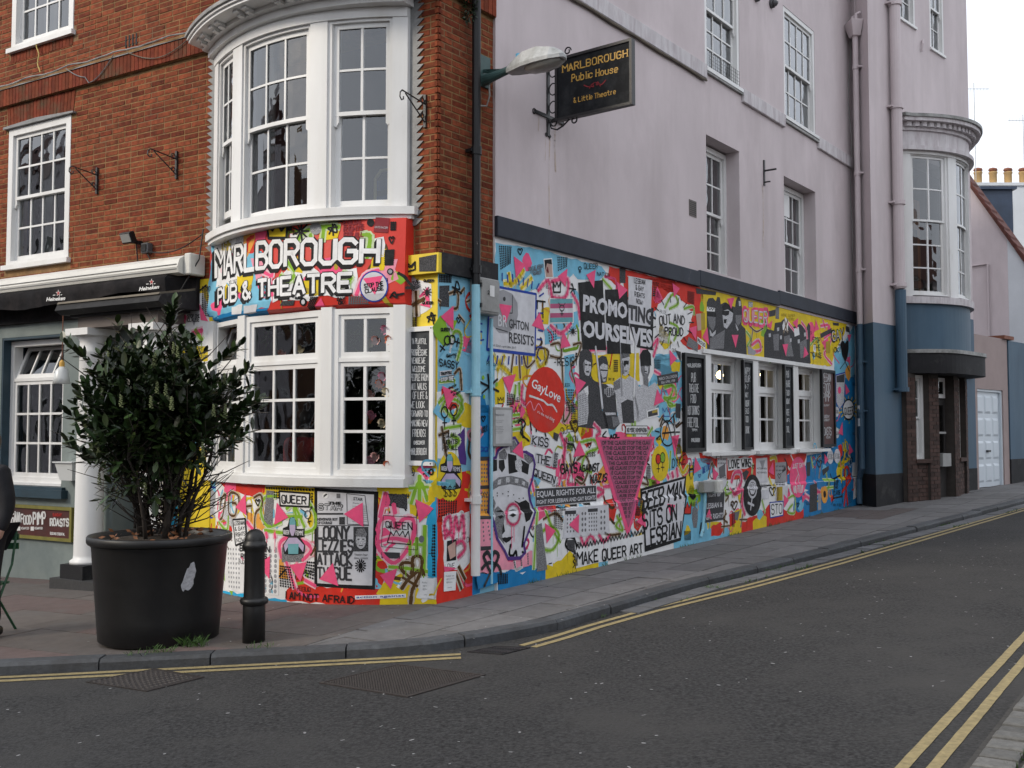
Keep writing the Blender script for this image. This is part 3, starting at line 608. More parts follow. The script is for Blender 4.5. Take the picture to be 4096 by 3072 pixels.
def chord(a, c): 
    p, q = bowG(a), bowG(c); return FF.bowed(lambda s: p + (q - p) * (s - a) / (c - a))
casement(PUB, chord(.40, 1.02), .40, 1.02, 1.19, 2.80, -.01, 2, 3, 2.305, st=.045, fw=.055, label='right casement of the ground floor bay')
casement(PUB, chord(1.14, 2.25), 1.14, 2.25, 1.19, 2.80, -.01, 3, 3, 2.305, st=.05, fw=.06, label='middle casement of the ground floor bay')
casement(PUB, chord(2.39, 2.96), 2.39, 2.96, 1.19, 2.80, -.01, 2, 3, 2.305, st=.045, fw=.05, tilt=.42, label='left casement of the ground floor bay, top light tilted open')
FSG = FF.bowed(lambda s: bowG(s) + .012)
prof = [(2.80, -.10), (2.84, -.01), (2.93, .01), (3.3, .0), (3.66, -.015)]
sp = MB(); N = 36
for k in range(N + 1):
    s_ = .30 + (3.06 - .30) * k / N
    for z, o in prof: sp.vert(FSG.P(s_, z, o))
    sp.vert(FSG.P(s_, 3.66, -.4)); sp.vert(FSG.P(s_, 2.80, -.4))
m_ = len(prof) + 2
for k in range(N):
    for j in range(m_): sp.f.append((k * m_ + j, k * m_ + (j + 1) % m_, (k + 1) * m_ + (j + 1) % m_, (k + 1) * m_ + j))
sp.f.append(tuple(range(m_))); sp.f.append(tuple(N * m_ + j for j in range(m_)))
SIGN_PANEL = obj('painted_sign_panel', sp, mat('mural_red_ground', (.66, .035, .02), .5, .06, 3, bump=.15, bscale=20), PUB)
obj('corner_cornice', MB().box(FF, -.05, .42, 3.11, 3.30, -.05, .06), mat('yellow_wall_paint', (1, 1, 1)), PUB)
obj('black_corner_band', MB().box(FS, -.001, .86, 3.115, 3.31, -.05, .055), M['plinth'], PUB)
# bar room behind the bay
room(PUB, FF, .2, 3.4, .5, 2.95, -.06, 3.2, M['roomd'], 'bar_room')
# --- rendered side wall
OPS_S = [(5.63, 6.72, 3.87, 5.79), (8.41, 9.80, 3.87, 5.77), (5.62, 6.77, 6.72, 8.6), (8.47, 9.86, 6.74, 8.62), (5.46, 10.02, 1.29, 2.735)]
side_wall = obj('rendered_side_wall', wall_cells(MB(), FS, .865, 12.2, 3.6, 10.5, OPS_S, -.35, .012), M['mauve'], PUB)
SIDE_MURAL = obj('mural_wall', wall_cells(MB(), FS, .87, 11.80, .80, 3.6, OPS_S, -.35, .0), M['whitewall'], PUB)
lp = MB()
for a, c in ((.87, 11.8),): 
    lp.hexa([FS.P(a, -.6, -.3), FS.P(c, -.6, -.3), FS.P(c, .80, -.3), FS.P(a, .80, -.3), FS.P(a, -.6, .035), FS.P(c, -.6, .035), FS.P(c, .77, .035), FS.P(a, .77, .035)])
PLINTH = obj('mural_plinth', lp, M['whitewall'], PUB)
RET = obj('mural_corner_return', MB().box(FS, .004, .872, -.6, 3.115, -.2, .0), mat('return_blue_paint', (.22, .50, .66), .55, .12, 2, bump=.1), PUB)
for q in ((.86, 5.35, 3.60, 3.81, .05), (5.35, 8.1, 3.615, 3.83, .053), (8.1, 11.83, 3.64, 3.86, .05)): obj('slate_band', MB().box(FS, q[0], q[1], q[2], q[3], .0, q[4]), M['band'], PUB, bevel=.006)
# stone string course, stepped round the sills
for q in ((.87, 5.6), (6.82, 8.42), (9.92, 11.65)): obj('side_string_course', MB().box(FS, q[0], q[1], 6.56, 6.77, .0, .06), M['stonewhite'], PUB, bevel=.008)
obj('string_course_drip', MB().tube(wavy(FS, .9, 5.6, 6.545, .045, .006, 30, 4), .016, 6), M['timber'], PUB)
def side_window(a, c, z0, z1, cols, rt, rb_, o, lab, sill=None, inner='roomb'):
    w = sash(PUB, FS, a, c, z0, z1, o, cols, rt, rb_, fw=.075, st=.05, bar=.024, label=lab, sill=sill, glass=GLASSB)
    room(PUB, FS, a - .02, c + .02, z0 - .02, z1 + .02, o - .14, 2.0, M[inner]); return w
side_window(5.66, 6.72, 3.87, 5.76, 3, 2, 3, -.2, 'recessed first-floor sash window nearest the hanging sign')
side_window(8.44, 9.80, 3.87, 5.75, 4, 2, 2, -.2, 'recessed first-floor sash window with a blanked upper pane')
side_window(5.62, 6.77, 6.74, 8.6, 3, 2, 3, .004, 'upper sash window nearer the street corner, wire mesh at its foot', (.03, .05, .06))
side_window(8.47, 9.86, 6.76, 8.62, 4, 2, 2, .004, 'upper sash window beside the rainwater hopper', (.05, .05, .06))
obj('blank_panel', MB().box(FS, 8.62, 9.25, 5.25, 5.62, -.242, -.235), M['white'], PUB)
for q in ((5.6, 6.8), (8.43, 9.92)): obj('window_soffit_lead', MB().box(FS, q[0], q[1], 6.66, 6.70, 0, .055), M['lead'], PUB)
mesh = MB()
for k in range(16): mesh.tube([FS.P(5.68 + k * .066, 6.76, .05), FS.P(5.68 + k * .066, 6.98, .05)], .0025, 4)
for k in range(5): mesh.tube([FS.P(5.68, 6.77 + k * .05, .05), FS.P(6.68, 6.77 + k * .05, .05)], .0025, 4)
obj('wire_mesh', mesh, M['iron'], PUB)
# ground-floor side windows in their white surround
for q in ((5.46, 5.74), (6.80, 7.34), (8.37, 8.93), (9.93, 10.06)): obj('window_pier', MB().box(FS, q[0], q[1], 1.29, 2.70, -.3, .006), M['white'], PUB)
obj('window_head', MB().box(FS, 5.46, 10.06, 2.70, 2.76, -.3, .03), M['white'], PUB)
for a, c, lab in ((5.74, 6.80, 'side casement nearest the corner, warm lamp behind it'), (7.34, 8.37, 'middle side casement with a round bulb behind it'), (8.93, 9.93, 'far side casement with a round bulb behind it')):
    casement(PUB, FS, a, c, 1.33, 2.70, -.12, 3, 2, 2.24, st=.05, fw=.06, bar=.03, label=lab)
    obj('window_ledge', MB().box(FS, a - .2, c + .2, 1.28, 1.33, -.3, .1), M['white'], PUB)
room(PUB, FS, 5.5, 11.6, 1.15, 2.78, -.30, 2.2, M['room'], 'side_bar_room')
# --- pipes
def pipe(parent, fr, s_, z0, z1, o, r, m, collars=(), name='drainpipe', label=None, foot=None):
    p = obj(name, MB().tube([fr.P(s_, z0, o), fr.P(s_, z1, o)] if not foot else foot + [fr.P(s_, z0, o), fr.P(s_, z1, o)], r, 14), m, parent)
    p['label'] = label or 'drainpipe'
    if not label: del p['label']
    for z in collars: obj('pipe_collar', MB().tube([fr.P(s_, z - .04, o), fr.P(s_, z + .04, o)], r * 1.25, 14).box(fr, s_ - r * 1.7, s_ + r * 1.7, z - .015, z + .015, 0, o), m, p)
    return p
pipe(PUB, FS, .475, 3.05, 9.5, .08, .044, M['black'], (4.38, 6.6, 3.2), label='peeling black drainpipe on the brick corner')
pipe(PUB, FS, .475, 1.95, 3.05, .08, .044, mat('pale_blue_pipe_paint', (.32, .62, .74), .5, .1, 5), (2.0, ), label='pale blue painted stretch of the corner drainpipe')
pipe(PUB, FS, .475, .22, 1.95, .08, .046, M['white'], (.95, ), label='white painted foot of the corner drainpipe')
pipe(PUB, FS, .78, .1, 2.75, .03, .018, mat('pale_blue_pipe_paint', (1, 1, 1)), label='thin pale blue conduit beside the drainpipe')
RB = FS.P(11.79, 0, 0); RD = (H0 - RB); FRt = Frame(RB, RD, Vector((-RD.y, RD.x, 0)) if Vector((-RD.y, RD.x, 0)).dot(dS) < 0 else Vector((RD.y, -RD.x, 0)))
pipe(PUB, FRt, .40, 3.6, 9.0, .09, .052, M['mauve'], (4.6, 6.4, 8.4), label='slim mauve drainpipe under the hopper')
pipe(PUB, FRt, .40, .95, 3.6, .09, .052, M['blue'], (2.9, 2.0), label='blue painted foot of the slim drainpipe', foot=[FRt.P(.26, .3, .09), FRt.P(.26, .75, .09), FRt.P(.31, .84, .09)])
hp = obj('rain_hopper', MB().hexa([FRt.P(.31, 8.98, .02), FRt.P(.49, 8.98, .02), FRt.P(.49, 8.98, .17), FRt.P(.31, 8.98, .17), FRt.P(.22, 9.26, .0), FRt.P(.58, 9.26, .0), FRt.P(.58, 9.26, .24), FRt.P(.22, 9.26, .24)]), M['mauve'], PUB, bevel=.01)
for k in (0, 1): obj('waste_pipe', MB().tube([FRt.P(.32 + k * .15, 9.26, .1), FRt.P(.32 + k * .15, 9.38, .1), FRt.P(.32 + k * .15, 9.42, .02)], .03, 8), M['mauve'], hp)
obj('cable', MB().tube([FS.P(11.6 + .03 * math.sin(k * .8), 9.3 - k * .28, .03 + .02 * math.sin(k)) for k in range(20)], .008, 5), M['grey'], PUB)
obj('air_vent', MB().box(FS, 5.1, 5.31, 4.55, 4.77, .0, .02), M['frieze'], PUB)
vh = MB()
for i in range(5):
    for j in range(7): vh.box(FS, 5.125 + i * .036, 5.145 + i * .036, 4.57 + j * .027, 4.585 + j * .027, .0195, .0215)
obj('vent_hole', vh, M['plinth'], PUB, kind='stuff')
obj('roof_parapet', MB().box(FS, .0, 12.3, 10.5, 10.75, -.4, .12).box(FF, .0, 10.4, 9.6, 9.8, -.4, .1), M['stonewhite'], PUB)
obj('roof', MB().poly([FS.P(0, 9.7, -.2), FS.P(12.3, 10.6, -.2), FS.P(12.3, 10.6, -9), FF.P(10.4, 9.7, -.2)]), M['lead'], PUB, recalc=False)
obj('end_wall', MB().box(Frame(FF.P(10.4, 0, 0), FF.n, FF.d), -8, -.02, -.5, 9.6, 0, .2), M['mauve'], PUB)

# ================================================================== BOW WINDOW HOUSE (far along the side street)
HSE = thing('bow_window_house', 'tall mauve house with petrol blue base and curved bow window over a brick porch', 'building', H0 + Vector((0, 0, .27)))
FRt_L = RD.length
OPS_H = [(1.30, 2.06, 9.62, 11.2), (2.78, 3.47, 9.42, 11.2), (1.3, 4.1, 4.12, 7.02), (1.12, 3.95, .2, 2.75)]
obj('upper_wall', wall_cells(MB(), FH, .32, 4.75, 3.6, 11.4, OPS_H, -.4, .0), M['mauve'], HSE)
def wedge(name, z0, z1, g, m):          # the angled corner that juts out past the mural wall
    fp = [FH.P(-g, 0, g), FH.P(.32, 0, g), FH.P(.32, 0, -.41), FRt.P(-.03, 0, -.05), FRt.P(-.03, 0, g)]; b = MB(); b.v = [Vector((p.x, p.y, z)) for z in (z0, z1) for p in fp]; b.f = [(0, 1, 2, 3, 4), (5, 6, 7, 8, 9)] + [(k, (k + 1) % 5, (k + 1) % 5 + 5, k + 5) for k in range(5)]; return obj(name, b, m, HSE)
wedge('corner_wall', 3.6, 11.4, 0.0, M['mauve'])
obj('blue_wall', wall_cells(MB(), FH, .32, 4.75, .85, 3.6, OPS_H, -.4, .006).box(FH, 4.35, 4.75, 3.6, 4.02, -.2, .006), M['blue'], HSE)
obj('black_plinth', wall_cells(MB(), FH, .32, 4.76, -.4, .85, OPS_H, -.4, .012), M['plinth'], HSE); wedge('corner_blue_wall', .85, 3.6, .006, M['blue']); wedge('corner_plinth', -.4, .85, .012, M['plinth'])
obj('roof_cornice', MB().box(FH, -.05, 4.8, 11.4, 11.6, -.4, .12), M['stonewhite'], HSE)
obj('gable_wall', MB().box(FH, 4.45, 4.748, -.4, 11.3, -7, -.41), M['mauve'], HSE); obj('back_roof', MB().poly([FH.P(0, 11.5, 0), FH.P(4.75, 11.5, 0), FH.P(4.75, 11.5, -7), FH.P(0, 11.5, -7)]), M['lead'], HSE, recalc=False)
bowH = lambda s: .62 * max(0, 1 - ((s - 2.68) / 1.42) ** 2); FHB = FH.bowed(bowH); FHB2 = FH.bowed(lambda s: .62 * max(-.15, 1 - ((s - 2.68) / 1.42) ** 2))
hb = obj('bow_window', MB().box(FHB, 1.27, 1.42, 4.18, 7.02, -.25, 0, 2).box(FHB, 2.18, 2.42, 4.18, 7.02, -.15, .0, 2).box(FHB, 3.2, 3.4, 4.18, 7.02, -.15, .0, 2).box(FHB, 3.95, 4.1, 4.18, 7.02, -.25, 0, 2).box(FHB, 1.27, 4.1, 6.94, 7.04, -.25, .015, 20), M['white'], HSE)
hb['label'] = 'tall curved bow window on the mauve house'
for a, c, n_ in ((1.42, 2.18, 2), (2.42, 3.2, 2), (3.4, 3.95, 2)): sash(HSE, FHB, a, c, 4.22, 6.96, -.03, n_, 2, 3, zm=5.67, n=6, fw=.04, st=.05, bar=.026, horns=False, glass=GLASSB)
obj('bay_sill', MB().box(FHB2, 1.2, 4.17, 4.06, 4.19, -.25, .06, 22), M['stonewhite'], HSE)
ce = obj('bay_entablature', MB().box(FHB2, 1.22, 4.15, 7.0, 7.08, -.25, .12, 22).box(FHB2, 1.22, 4.15, 7.08, 7.38, -.25, .03, 22).box(FHB2, 1.16, 4.2, 7.38, 7.44, -.25, .08, 22).box(FHB2, 1.12, 4.24, 7.53, 7.6, -.3, .26, 24), M['stonewhite'], HSE)
for k in range(24): s_ = 1.25 + k * .125; obj('dentil', MB().box(FHB2, s_, s_ + .065, 7.44, 7.53, .0, .17), M['stonewhite'], ce)
obj('bay_roof', MB().box(FHB2, 1.08, 4.28, 7.6, 7.66, -.3, .3, 24), M['lead'], HSE)
obj('blue_bow', MB().box(FHB, 1.28, 4.09, 3.1, 4.06, -.3, -.02, 24), M['blue'], HSE)
canF = FH.bowed(lambda s: .80 * max(-.05, 1 - ((s - 2.68) / 1.55) ** 4) - .12)
obj('porch_canopy', MB().box(canF, 1.12, 4.25, 2.72, 3.10, -.5, .06, 26), M['plinth'], HSE); obj('canopy_lead', MB().box(canF, 1.1, 4.27, 3.10, 3.17, -.5, .09, 26), M['lead'], HSE)
room(HSE, FH, 1.3, 4.1, 4.3, 7.2, -.4, 2.5, M['roomb'])
obj('boarding', MB().box(FH, 1.5, 2.35, 4.4, 6.2, -.15, -.1), M['ply'], HSE); obj('door_frame_inside', MB().box(FH, 1.62, 2.2, 4.4, 5.6, -.099, -.09), M['timber'], HSE)
# brick porch: two narrow windows and a door
bp_ = [(1.12, 1.36), (1.74, 2.06), (2.72, 3.02), (3.58, 3.95)]; FHP = FH.bowed(lambda s: .30 * max(0, 1 - ((s - 2.6) / 1.6) ** 2))
porch = obj('brick_porch', MB().box(FHP, 1.12, 1.36, -.2, 2.72, -.3, .05).box(FHP, 1.36, 1.74, -.2, 1.05, -.3, .0).box(FHP, 1.74, 2.06, -.2, 2.72, -.3, .05).box(FHP, 2.72, 3.02, -.2, 2.72, -.3, .05).box(FHP, 3.02, 3.58, -.2, 1.05, -.3, .0).box(FHP, 3.58, 3.95, -.2, 2.72, -.3, .05), M['darkmort'], HSE)
pb = MB(); tn = []
for a, c, zt, o in ((1.12, 1.36, 2.7, .05), (1.36, 1.74, 1.03, 0), (1.74, 2.06, 2.7, .05), (2.72, 3.02, 2.7, .05), (3.02, 3.58, 1.03, 0), (3.58, 3.95, 2.7, .05)):
    z = .25; k = 0
    while z < zt - .06:
        x = a - (.11 if k % 2 else 0)
        while x < c:
            x0, x1 = max(a, x), min(c, x + .215)
            if x1 - x0 > .03: pb.box(FHP, x0, x1 - .008, z, z + .064, o - .01, o + .008); t = rb.uniform(.7, 1.4); tn += [(t, t, t)] * 6
            x += .225
        z += .075; k += 1
obj('porch_brick', pb, M['doorbrick'], porch, tint=tn, kind='stuff')
for a, c in ((1.36, 1.74), (3.02, 3.58)):
    sash(HSE, FHP, a, c, 1.1, 2.7, -.06, 1, 2, 2, fw=.06, st=.045, horns=False, name='side_light'); obj('brick_sill', MB().box(FHP, a - .03, c + .03, 1.03, 1.1, -.2, .08), M['doorbrick'], HSE, tint=(1, 1, 1))
dr = obj('door', MB().box(FHP, 2.08, 2.70, .2, 1.15, -.16, -.12).box(FHP, 2.08, 2.16, 1.15, 2.2, -.16, -.12).box(FHP, 2.62, 2.70, 1.15, 2.2, -.16, -.12).box(FHP, 2.08, 2.7, 2.14, 2.26, -.16, -.12), M['roomd'], HSE); obj('door_pane', MB().box(FHP, 2.16, 2.62, 1.15, 2.14, -.15, -.14), GLASS, dr); obj('fanlight', MB().box(FHP, 2.08, 2.70, 2.28, 2.68, -.15, -.11), M['white'], dr); obj('fanlight_pane', MB().box(FHP, 2.16, 2.6, 2.36, 2.6, -.109, -.105), GLASS, dr); obj('door_handle', MB().box(FHP, 2.2, 2.58, 1.58, 1.62, -.12, -.06), M['grey'], dr)
obj('letter_cage', MB().box(FHP, 2.2, 2.55, .95, 1.2, -.12, .04), M['grey'], dr)
room(HSE, FH, 1.3, 4.0, .2, 2.75, -.3, 1.5, M['roomb'])
for a, c, z in ((1.30, 2.06, 9.62), (2.78, 3.47, 9.42)): sash(HSE, FH, a, c, z, 11.2, .0, 2, 2, 2, fw=.06, st=.05, sill=(.03, .05, .04), glass=GLASSB); room(HSE, FH, a, c, z, 11.2, -.2, 1.5, M['roomb'])
pipe(HSE, FH, .88, 4.28, 11.4, .12, .1, M['mauve'], (4.35, 5.9, 7.72, 9.7), label='wide mauve drainpipe beside the bow window'); pipe(HSE, FH, .9, 2.36, 4.26, .12, .1, M['blue'], (2.4,), label='wide blue drainpipe ending above the pavement')
obj('waste_pipe', MB().tube([FH.P(2.3, 9.2, .03), FH.P(2.3, 9.35, .05), FH.P(2.38, 9.45, .02)], .02, 6), M['mauve'], HSE)
al = obj('alarm_box', MB().box(FH, 4.36, 4.62, 2.78, 3.16, .01, .12), M['red'], None); tag(al, 'red burglar alarm box beside the black porch canopy', 'alarm box')
# ---------------- garage wall, boundary wall, gable house, white house
GW = thing('garage_wall', 'pinkish rendered wall around the white garage door', 'wall', FH.P(5.7, .4, 0))
obj('wall', wall_cells(MB(), FH, 4.76, 6.72, -.2, 3.72, [(4.88, 6.4, -.3, 2.55)], -.3, .0), M['pinkstone'], GW)
gd = obj('garage_door', MB().box(FH, 4.95, 6.33, .42, 2.5, -.12, -.08), M['gdoor'], GW); obj('door_frame', MB().box(FH, 4.88, 4.95, .3, 2.55, -.12, -.03).box(FH, 6.33, 6.4, .3, 2.55, -.12, -.03).box(FH, 4.95, 6.33, 2.5, 2.55, -.12, -.03), M['gdoor'], GW)
for i in range(3):
    for j in range(4):
        a, z = 5.02 + i * .45, .52 + j * .5; obj('door_panel', MB().hexa([FH.P(a, z, -.08), FH.P(a + .36, z, -.08), FH.P(a + .36, z + .4, -.08), FH.P(a, z + .4, -.08), FH.P(a + .05, z + .05, -.062), FH.P(a + .31, z + .05, -.062), FH.P(a + .31, z + .35, -.062), FH.P(a + .05, z + .35, -.062)]), M['gdoor'], gd)
obj('door_handle', MB().box(FH, 5.5, 5.66, 1.18, 1.22, -.08, -.02), M['black'], gd)
BW = thing('boundary_wall', 'petrol blue boundary wall with black base beyond the garage', 'wall', FH.P(9, .5, 0))
obj('wall', MB().box(FH, 6.72, 14, 1.0, 3.7, -.3, .03), M['blue'], BW); obj('black_plinth', MB().box(FH, 6.72, 14, -.2, 1.0, -.3, .035), M['plinth'], BW); obj('brick_coping', MB().box(FH, 6.4, 7.0, 3.72, 3.8, -.4, .06), M['terra'], BW)
GO = FH.P(10.45, 0, -1.2); FGb = Frame(GO, -nH, -dH)       # gable plane: k runs back from the street
GH = thing('gable_house', 'mauve gable end with brown tiled verge beyond the garage', 'building', FGb.P(1, .4, 0))
obj('gable_wall', MB().prism(FGb, [(0, 0), (0, 6.72), (1.05, 8.5), (2.2, 10.4), (4.5, 6.7), (4.5, 0)], -.3, .0), M['mauve'], GH)
obj('white_gable_strip', MB().prism(FGb, [(-1.6, 0), (-1.6, 4.0), (-.002, 6.71), (-.002, 0)], -.3, .0), M['fwhite'], GH)
rf = obj('roof', MB().hexa([FGb.P(-2.0, 3.42, -.5), FGb.P(2.25, 10.5, -.5), FGb.P(2.25, 10.62, -.5), FGb.P(-2.05, 3.55, -.5), FGb.P(-2.0, 3.42, .1), FGb.P(2.25, 10.5, .1), FGb.P(2.25, 10.62, .1), FGb.P(-2.05, 3.55, .1)]), M['tile'], GH, tint=(1, 1, 1))
for k in range(26): s_ = -1.9 + k * .16; z = 3.59 + (s_ + 2.0) * 1.666; obj('verge_tile', MB().hexa([FGb.P(s_, z, -.3), FGb.P(s_ + .17, z + .22, -.3), FGb.P(s_ + .17, z + .27, -.3), FGb.P(s_, z + .05, -.3), FGb.P(s_, z - .02, .14), FGb.P(s_ + .17, z + .22, .14), FGb.P(s_ + .17, z + .27, .14), FGb.P(s_, z + .06, .14)]), M['tile'], rf, tint=(1, .9, .9))
obj('pipe', MB().tube([FGb.P(.95, 6.1, .03), FGb.P(.5, 6.1, .03), FGb.P(.5, 3.5, .03)], .025, 8), M['mauve'], GH)
dm = obj('dormer', MB().cube((14.35, 30.2, 8.0), (.95, 1.4, 1.6)), M['dormer'], GH); obj('dormer_window', MB().cube((14.86, 30.1, 7.85), (.06, 1.0, 1.15)), M['white'], dm); obj('dormer_roof', MB().cube((14.37, 30.2, 8.83), (1.08, 1.6, .08)), M['dormer'], dm)
WHs = thing('white_chimney_house', 'white house with a row of buff chimney pots far down the street', 'building', (16.8, 34, .8))
obj('wall', MB().cube((18.2, 36, 4.4), (7, 4, 8.2)), M['fwhite'], WHs); st_ = obj('chimney_stack', MB().cube((16.9, 33.2, 7.2), (3.3, .7, 5.1)).cube((16.9, 33.2, 9.79), (3.4, .8, .1)), M['fwhite'], WHs)
for k in range(6):
    c = (15.55 + k * .5, 33.2, 9.84); cp = obj('chimney_pot', MB().lathe(c, [(.135, 0), (.135, .05), (.11, .08), (.122, .16), (.12, .36), (.14, .4), (.14, .45), (.11, .46)], 16), M['clay'], WHs, smooth=True)
    obj('cowl', MB().lathe(c, [(.1, .45), (.12, .48), (.155, .5), (.13, .57), (.02, .6)], 16, sy=.7), M['terra'], cp, smooth=True)
for x, y, z in ((15.2, 32.6, 12.9), (17.2, 33.4, 12.1)):
    ae = MB().tube([(x, y, 9.7), (x, y, z + .2)], .012, 5).tube([(x - .5, y, z), (x + .5, y, z)], .01, 5)
    for k in range(9): ae.tube([(x - .45 + k * .11, y, z - .1), (x - .45 + k * .11, y, z + .1)], .005, 4)
    obj('aerial', ae, M['lampgrey'], WHs)

# ================================================================== BUILDINGS ACROSS THE STREETS (seen only in the glass and as the shade they cast)
def across(name, label, fr, s0, s1, h, m, chim, nwin, storeys):
    t = thing(name, label, 'building', fr.P((s0 + s1) / 2, 0, 0)); obj('wall', MB().box(fr, s0, s1, -.6, h, -6, 0), m, t)
    obj('roof', MB().prism(Frame(fr.P(s0, 0, 0), -fr.n, fr.d), [(-.2, h), (6.2, h), (3, h + 2.0)], 0, s1 - s0), M['tile'], t, tint=(.6, .6, .6))
    for j in range(storeys):
        for k in range(nwin):
            a = s0 + (s1 - s0) * (k + .5) / nwin - .55; z = .9 + j * 2.9; wf = obj('window', MB().box(fr, a, a + 1.1, z, z + 1.75, 0, .04), M['white'], t)
            for i in range(2):
                for q in range(2): obj('pane', MB().box(fr, a + .08 + i * .48, a + .54 + i * .48, z + .08 + q * .82, z + .84 + q * .82, .038, .045), M['roomd'], wf)
    for s_ in chim:
        c_ = obj('chimney', MB().box(fr, s_ - .6, s_ + .6, h, h + 3.2, -3.4, -2.7), m, t)
        for k in range(3): p = fr.P(s_ - .4 + k * .4, 0, -3.05); obj('chimney_pot', MB().lathe((p.x, p.y, h + 3.2), [(.14, 0), (.12, .3), (.15, .6)], 12), M['clay'], c_)
    return t
FO = Frame(C0 + nF * 14.0, dF, -nF); FO2 = Frame(C0 + nS * 9.4, dS, -nS)
across('terraced_house', 'brick terrace house across the front street, reflected in the bay glass', FO, -13.5, -4.6, 6.6, mat('brown_terrace_brick', (.16, .085, .05), .9, .2, 6), (-9.3, ), 4, 2)
across('terraced_house', 'tall pale stuccoed house farthest along the front street, reflected in the left windows', FO, 19, 38, 11.0, M['stonewhite'], (22, 30), 7, 3)
across('terraced_house', 'tall brown terrace house across the front street, reflected in the left windows', FO, 4.5, 18.8, 6.6, mat('brown_terrace_brick', (1, 1, 1)), (6.0, 13), 6, 2)
across('terraced_house', 'rendered terrace house facing the mural wall across the side street', FO2, .5, 15, 5.6, M['stonewhite'], (3.5, 10), 6, 2)

# ================================================================== THINGS ON THE WALLS
def scroll(fr_pt, r, turns=1.2, n=18, s0=0.0, sg=1): return [fr_pt(math.cos(s0 + sg * 2 * math.pi * turns * k / n) * r * (1 - .55 * k / n), math.sin(s0 + sg * 2 * math.pi * turns * k / n) * r * (1 - .55 * k / n)) for k in range(n + 1)]
def basket_bracket(s_, z, L, label):
    t = thing('basket_bracket', label, 'bracket', FF.P(s_, z - .16, -.02), 'iron hanging basket brackets on the brick front'); f = lambda o, zz: FF.P(s_, zz, o)
    obj('wall_bar', MB().box(FF, s_ - .014, s_ + .014, z - .16, z + .16, -.02, .005), M['iron'], t)
    obj('arm', MB().tube([f(0, z + .07), f(L, z + .1)], .007, 6).tube([f(L, z + .1), f(L + .03, z + .07), f(L + .035, z + .03), f(L + .01, z + .005), f(L - .02, z + .02), f(L - .02, z + .045)], .007, 6), M['iron'], t)
    obj('strut', MB().tube([f(0, z - .11), f(.06, z - .07), f(L - .05, z + .085)], .007, 6), M['iron'], t)
    obj('scroll', MB().tube(scroll(lambda a, c: f(.04 + a, z + .09 + c), .035), .006, 5).tube(scroll(lambda a, c: f(.04 + a, z - .06 + c), .03), .006, 5), M['iron'], t)
basket_bracket(5.03, 4.65, .34, 'leftmost black iron basket bracket, beside the left window'); basket_bracket(3.635, 4.65, .36, 'middle black iron basket bracket, left of the bow window'); basket_bracket(.16, 4.70, .36, 'rightmost black iron basket bracket, right of the bow window')
fd = thing('floodlight', 'small black floodlight on the brick above the awning', 'lamp', FF.P(4.28, 3.8, 0))
p0 = FF.P(4.28, 3.86, .12); obj('housing', MB().cube(p0, (.19, .07, .13), zang(dF), Matrix.Rotation(R(-25), 3, 'X')), M['black'], fd, bevel=.008); obj('lens', MB().cube(p0 + nF * .036 - Vector((0, 0, .014)), (.15, .01, .095), zang(dF), Matrix.Rotation(R(-25), 3, 'X')), M['grey'], fd); obj('mount', MB().box(FF, 4.2, 4.24, 3.79, 3.83, -.02, .1), M['black'], fd)
jb = thing('junction_box', 'grey weatherproof switch box beside the floodlight', 'switch box', FF.P(4.08, 3.67, 0)); obj('case', MB().box(FF, 4.02, 4.14, 3.67, 3.79, -.02, .06), mat('dark_grey_plastic', (.07, .07, .075), .5), jb, bevel=.01); obj('cover', MB().box(FF, 4.04, 4.12, 3.69, 3.77, .059, .07), M['black'], jb)
obj('cable', MB().tube([FF.P(4.25, 3.8, .03), FF.P(4.22, 3.6, .03), FF.P(4.12, 3.52, .03), FF.P(4.0, 3.58, .03), FF.P(4.06, 3.67, .03)], .008, 5), M['black'], PUB); obj('cable', MB().tube([FF.P(4.02 - .9 * k / 12, 3.68 + .12 * k / 12 - .09 * math.sin(math.pi * k / 12), .05) for k in range(13)], .007, 5), M['black'], PUB)
obj('cable', MB().tube([FF.P(3.12, 3.85, .05), FF.P(3.1, 3.5, .12), FF.P(3.35, 2.95, .3), FF.P(3.3, 2.6, .3), FF.P(3.36, 2.3, .25)], .008, 5), M['black'], PUB)
# awning
aw = thing('awning', 'long folded awning with white cassette and black fabric valance', 'awning', FF.P(6.5, 3.14, .15))
obj('cassette', MB().prism(Frame(FF.P(3.24, 0, 0), FF.n, FF.d), [(.03, 3.52), (.2, 3.545), (.27, 3.50), (.30, 3.41), (.28, 3.35), (.18, 3.33), (.03, 3.36)], 0, 7.1), M['awnw'], aw); obj('end_cap', MB().prism(Frame(FF.P(3.13, 0, 0), FF.n, FF.d), [(.0, 3.56), (.22, 3.565), (.22, 3.33), (.0, 3.33)], 0, .1), M['awnw'], aw, bevel=.012)
obj('cassette_rib', MB().box(FF, 3.26, 10.3, 3.435, 3.443, .29, .301).box(FF, 3.26, 10.3, 3.385, 3.391, .285, .298), M['leadlt'], aw)
va = MB(); n = 90
for k in range(n + 1):
    s_ = 3.42 + 6.9 * k / n; w_ = .012 * math.sin(s_ * 9) + .008 * math.sin(s_ * 23); lowz = 3.145 + .03 * math.sin(s_ * 1.7 + 1) + .012 * math.sin(s_ * 5); va.v += [FF.P(s_, 3.345, .27), FF.P(s_, 3.30, .315), FF.P(s_, 3.22, .305 + w_ * .5), FF.P(s_, lowz, .3 + w_)]
for k in range(n):
    for j in range(3): va.f.append((k * 4 + j, k * 4 + j + 1, k * 4 + j + 5, k * 4 + j + 4))
